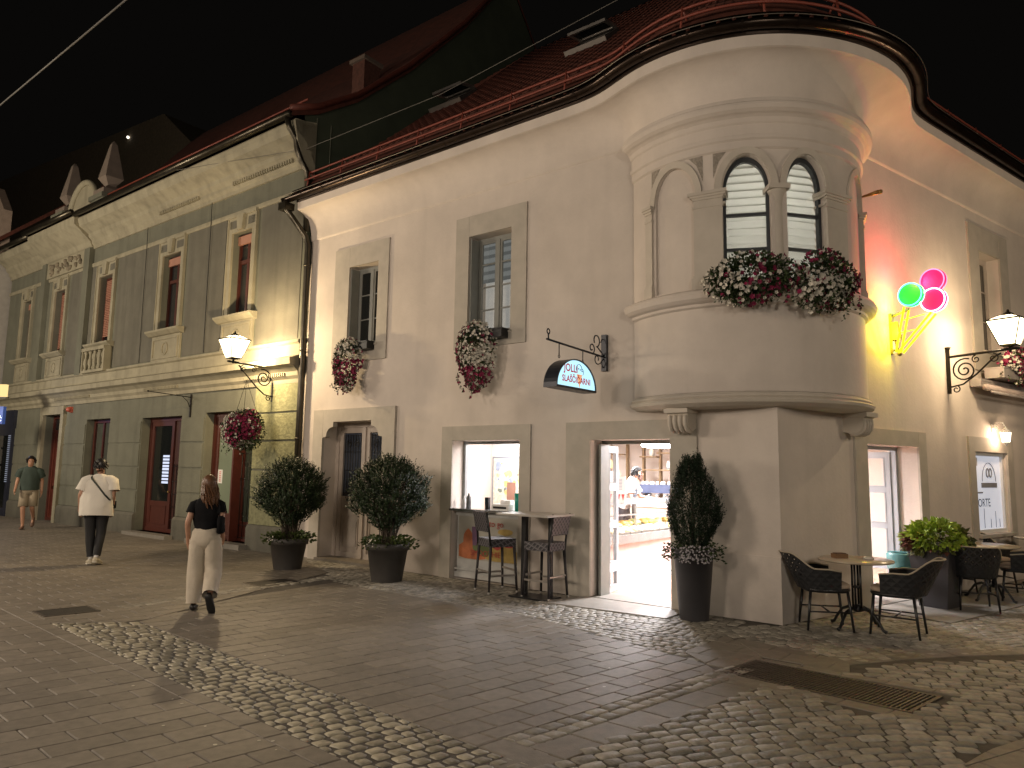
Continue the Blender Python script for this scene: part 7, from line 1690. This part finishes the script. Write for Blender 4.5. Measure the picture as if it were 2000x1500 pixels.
m_ = MB(); m_.loft([(Vector((.205, -.09, 1.00))*s, .03*s, .075*s), (Vector((.205, -.09, 1.02))*s, .045*s, .10*s), (Vector((.20, -.09, 1.20))*s, .04*s, .095*s), (Vector((.195, -.09, 1.23))*s, .02*s, .08*s)], 16, sup=3); m_.tube([Vector(p)*s for p in ((.20, -.16, 1.21), (.17, -.10, 1.36), (.14, -.03, 1.445), (.15, .06, 1.40), (.19, .02, 1.2))], .009, 6); m_.build('shoulder_bag', BT, t, world=False)
shoe(t, P_['anl']+Vector((0, 0, -.035*s)), P_['tol'], mat('dark_flat_shoe', (.02, .018, .016), .4), s)
shoe(t, P_['anr']+Vector((0, -.0, -.02*s)), P_['tor']+Vector((0, 0, -.04*s)), mat('dark_flat_shoe', (.02, .018, .016), .4), s, sole=mat('black_sole', (.012, .012, .012), .7))
# ---- man in oversized white t-shirt with crossbody strap
c = G(180, 1103); t = thing('person', 'person in an oversized white t-shirt with a dark crossbody strap walking away', 'person', c, rz=math.radians(14)); s = 1.0
P_ = frm(dict(pel=(0, 0, .97), wai=(.0, .01, 1.11), che=(0, .03, 1.28), shc=(0, .05, 1.42), nek=(0, .075, 1.49), jaw=(-.02, .115, 1.555), hed=(-.02, .10, 1.62), top=(-.02, .095, 1.69),
    shl=(-.19, .045, 1.40), ell=(-.265, .0, 1.14), wrl=(-.285, .10, .92), shr=(.19, .045, 1.40), elr=(.235, -.01, 1.14), wrr=(.215, .08, .91),
    hil=(-.09, 0, .93), knl=(-.075, .03, .51), anl=(-.035, .0, .09), tol=(-.09, .13, .035), hir=(.09, 0, .93), knr=(.085, .04, .52), anr=(.075, -.10, .115), tor=(.09, .035, .04)), s)
body(t, 1.75, P_)
trousers(t, P_, s, mat('black_leggings', (.012, .012, .013), .7, var=.2), (.165, .118), .098, .073, .058, .90, name='leggings', seed=9)
WT_ = mat('white_tshirt', (.68, .64, .56), .85, var=.04, bump=.9, bscale=7)
shirt(t, P_, s, WT_, .245, .80, .72, flare=1.06, name='white_tshirt', seed=7, chest=.232, wr=.026, slw=.100, dep=.168)
hair_cap(t, P_['hed'], Vector((-.55, .85, 0)).normalized(), s, HAIR_K, vol=1.10, seed=8)
m_ = MB(); m_.tube([Vector(p) for p in ((-.13, .055, 1.475), (-.09, -.085, 1.42), (.02, -.115, 1.30), (.13, -.12, 1.16), (.20, -.10, 1.08), (.235, .0, 1.02), (.20, .15, 1.05), (.02, .20, 1.25), (-.12, .14, 1.44))], .014, 6, closed=True); m_.build('crossbody_strap', mat('dark_green_strap', (.015, .022, .015), .6), t, world=False)
m_ = MB(); m_.box(lambda a, b, z: Vector((a, b, z)), .20, .25, .02, .16, .92, 1.04); m_.build('small_bag', BT, t, world=False)
SN = mat('cream_sneaker', (.52, .46, .34), .6, var=.15); SO = mat('pale_sole', (.6, .56, .46), .6)
shoe(t, P_['anl']+Vector((0, 0, -.035)), P_['tol'], SN, 1.08, SO); shoe(t, P_['anr']+Vector((0, 0, -.03)), P_['tor'], SN, 1.08, SO)
m_ = MB(); m_.loft([(P_['anl'], .036, .038), (P_['anl']+Vector((0, 0, .07)), .036, .038)], 12); m_.loft([(P_['anr'], .036, .038), (P_['anr']+Vector((0, .01, .07)), .036, .038)], 12); m_.build('socks', WHITEP, t, world=False)
# ---- man walking toward the viewer at the far left
c = G(50, 1033); t = thing('person', 'man in a dark green t-shirt and beige shorts striding toward the viewer', 'person', c, rz=math.radians(205)); s = 1.06
P_ = frm(dict(pel=(0, 0, .95), wai=(0, .02, 1.10), che=(0, .04, 1.27), shc=(0, .05, 1.40), nek=(0, .07, 1.47), jaw=(0, .12, 1.535), hed=(0, .10, 1.60), top=(0, .09, 1.67),
    shl=(-.19, .05, 1.385), ell=(-.24, -.04, 1.13), wrl=(-.25, .0, .90), shr=(.19, .05, 1.385), elr=(.25, .02, 1.13), wrr=(.26, .14, .95),
    hil=(-.09, 0, .91), knl=(-.09, .02, .50), anl=(-.09, -.28, .24), tol=(-.09, -.20, .11), hir=(.09, 0, .91), knr=(.08, .12, .50), anr=(.06, .07, .08), tor=(.06, .22, .03)), s)
body(t, 1.75*s, P_)
m_ = MB(); m_.loft([(P_['pel']+Vector((0, 0, .10*s)), .155*s, .115*s), (P_['pel'], .175*s, .13*s), (P_['pel']+Vector((0, 0, -.14*s)), .17*s, .12*s)], 24, caps=True)
for sd in ('l', 'r'): hi, kn = P_['hi'+sd], P_['kn'+sd]; m_.loft([(hi, .10*s, .105*s), (hi.lerp(kn, .5), .102*s, .105*s), (hi.lerp(kn, .92), .105*s, .108*s)], 18, wob=.03)
m_.build('beige_shorts', mat('beige_shorts', (.30, .25, .18), .8, var=.1), t, world=False)
shirt(t, P_, s, mat('dark_green_tshirt', (.035, .055, .045), .8, var=.15, bump=.2), .20, .93, .60, flare=1.0, name='dark_green_tshirt', seed=12, chest=.205, wr=.02, slw=.085, dep=.14)
hair_cap(t, P_['hed'], Vector((0, 1, 0)), s, HAIR_K, vol=1.0, seed=13)
m_ = MB(); h = P_['hed']
for x in (-.03, .03): m_.sphere(h+Vector((x, .078, .01))*s, .010*s, 6, 5)
m_.build('eyes', HAIR_K, t, world=False)
shoe(t, P_['anl']+Vector((0, 0, -.02*s)), P_['tol']+Vector((0, 0, -.03)), mat('brown_shoe', (.10, .05, .03), .6), s); shoe(t, P_['anr']+Vector((0, 0, -.035*s)), P_['tor'], mat('brown_shoe', (.10, .05, .03), .6), s)
# ---- barista behind the counter
c = FL(3.72, -3.15, .10); c.z = .10; t = thing('person', 'dark-haired bearded barista in a white t-shirt leaning over the gelato counter', 'person', c, rz=math.radians(128-180-38)); s = .99
t.rotation_euler = (0, 0, math.radians(-112))
P_ = frm(dict(pel=(0, -.05, .95), wai=(0, .0, 1.09), che=(0, .07, 1.24), shc=(0, .12, 1.36), nek=(0, .17, 1.43), jaw=(.0, .235, 1.485), hed=(.0, .215, 1.55), top=(0, .20, 1.62),
    shl=(-.19, .11, 1.35), ell=(-.25, .22, 1.13), wrl=(-.20, .42, 1.12), shr=(.20, .10, 1.35), elr=(.27, .16, 1.10), wrr=(.24, .38, 1.10),
    hil=(-.09, -.05, .91), knl=(-.10, 0, .5), anl=(-.10, -.05, .09), tol=(-.10, .1, .03), hir=(.09, -.05, .91), knr=(.10, 0, .5), anr=(.10, -.05, .09), tor=(.10, .1, .03)), s)
SKIN2 = mat('warm_skin', (.48, .26, .18), .5, var=.05)
body(t, 1.74, P_, skin=SKIN2)
trousers(t, P_, s, mat('dark_jeans', (.03, .035, .05), .8), (.17, .125), .095, .075, .06, 1, seed=14)
shirt(t, P_, s, mat('white_shop_tshirt', (.70, .66, .62), .85, bump=.3, bscale=9), .19, .95, .62, name='white_tshirt', seed=15, chest=.205, slw=.083)
m_ = MB()
for dx in (0,): m_.loft([(P_['wai']+Vector((0, .135, -.35)), .15, .012), (P_['wai']+Vector((0, .14, 0)), .15, .012), (P_['che']+Vector((0, .13, .03)), .10, .012)], 12); m_.tube([P_['che']+Vector((-.08, .135, .03)), P_['nek']+Vector((-.06, .03, -.0)), P_['nek']+Vector((0, -.06, .01)), P_['nek']+Vector((.06, .03, 0)), P_['che']+Vector((.08, .135, .03))], .010, 5)
m_.build('apron', mat('dark_apron', (.06, .065, .08), .8), t, world=False)
hair_cap(t, P_['hed'], Vector((0, 1, 0)), s, HAIR_K, vol=1.03, seed=16)
h = P_['hed']; m_ = MB()
for x in (-.030, .030): m_.sphere(h+Vector((x, .080, .012)), .009, 6, 5)
for x in (-.030, .030): m_.tube([h+Vector((x-.018, .082, .034)), h+Vector((x+.018, .084, .034))], .005, 4)
m_.build('eyes_and_brows', HAIR_K, t, world=False)
m_ = MB(); m_.loft([(P_['jaw']+Vector((0, .012, -.055)), .030, .030), (P_['jaw']+Vector((0, .020, -.03)), .056, .052), (P_['jaw']+Vector((0, .016, .005)), .060, .056), (P_['jaw']+Vector((0, .0, .03)), .060, .060)], 18); m_.build('beard', mat('short_beard', (.10, .05, .035), .7, var=.3, scale=80), t, world=False)
m_ = MB(); m_.loft([(h+Vector((0, .075, .025)), .008, .008), (h+Vector((0, .098, -.005)), .014, .012), (h+Vector((0, .085, -.022)), .012, .01)], 8); m_.build('nose', SKIN2, t, world=False)
# ---- second worker, only the dark hair shows above the menu stand
c = FL(3.74, -1.9, .0); t = thing('person', 'second shop worker mostly hidden behind the menu stand, dark hair showing', 'person', c); s = .98
t.rotation_euler = (0, 0, math.radians(60))
P_ = frm(dict(pel=(0, -.05, .95), wai=(0, .0, 1.09), che=(0, .04, 1.24), shc=(0, .06, 1.37), nek=(0, .09, 1.45), jaw=(.0, .125, 1.52), hed=(.0, .11, 1.58), top=(0, .10, 1.65),
    shl=(-.18, .06, 1.36), ell=(-.22, .12, 1.10), wrl=(-.16, .30, 1.02), shr=(.18, .06, 1.36), elr=(.22, .12, 1.10), wrr=(.16, .30, 1.02),
    hil=(-.09, -.05, .91), knl=(-.10, 0, .5), anl=(-.10, -.05, .09), tol=(-.10, .1, .03), hir=(.09, -.05, .91), knr=(.10, 0, .5), anr=(.10, -.05, .09), tor=(.10, .1, .03)), s)
body(t, 1.70, P_, skin=SKIN2); trousers(t, P_, s, mat('dark_jeans', (.03, .035, .05), .8), (.17, .125), .095, .075, .06, 1, seed=24); shirt(t, P_, s, mat('pink_shop_tshirt', (.55, .25, .28), .85), .19, .95, .6, name='pink_tshirt', seed=25, chest=.2); hair_cap(t, P_['hed'], Vector((0, 1, 0)), s, HAIR_K, vol=1.12, seed=26)
print('objects', len(bpy.data.objects), 'verts', sum(len(m.vertices) for m in bpy.data.meshes))
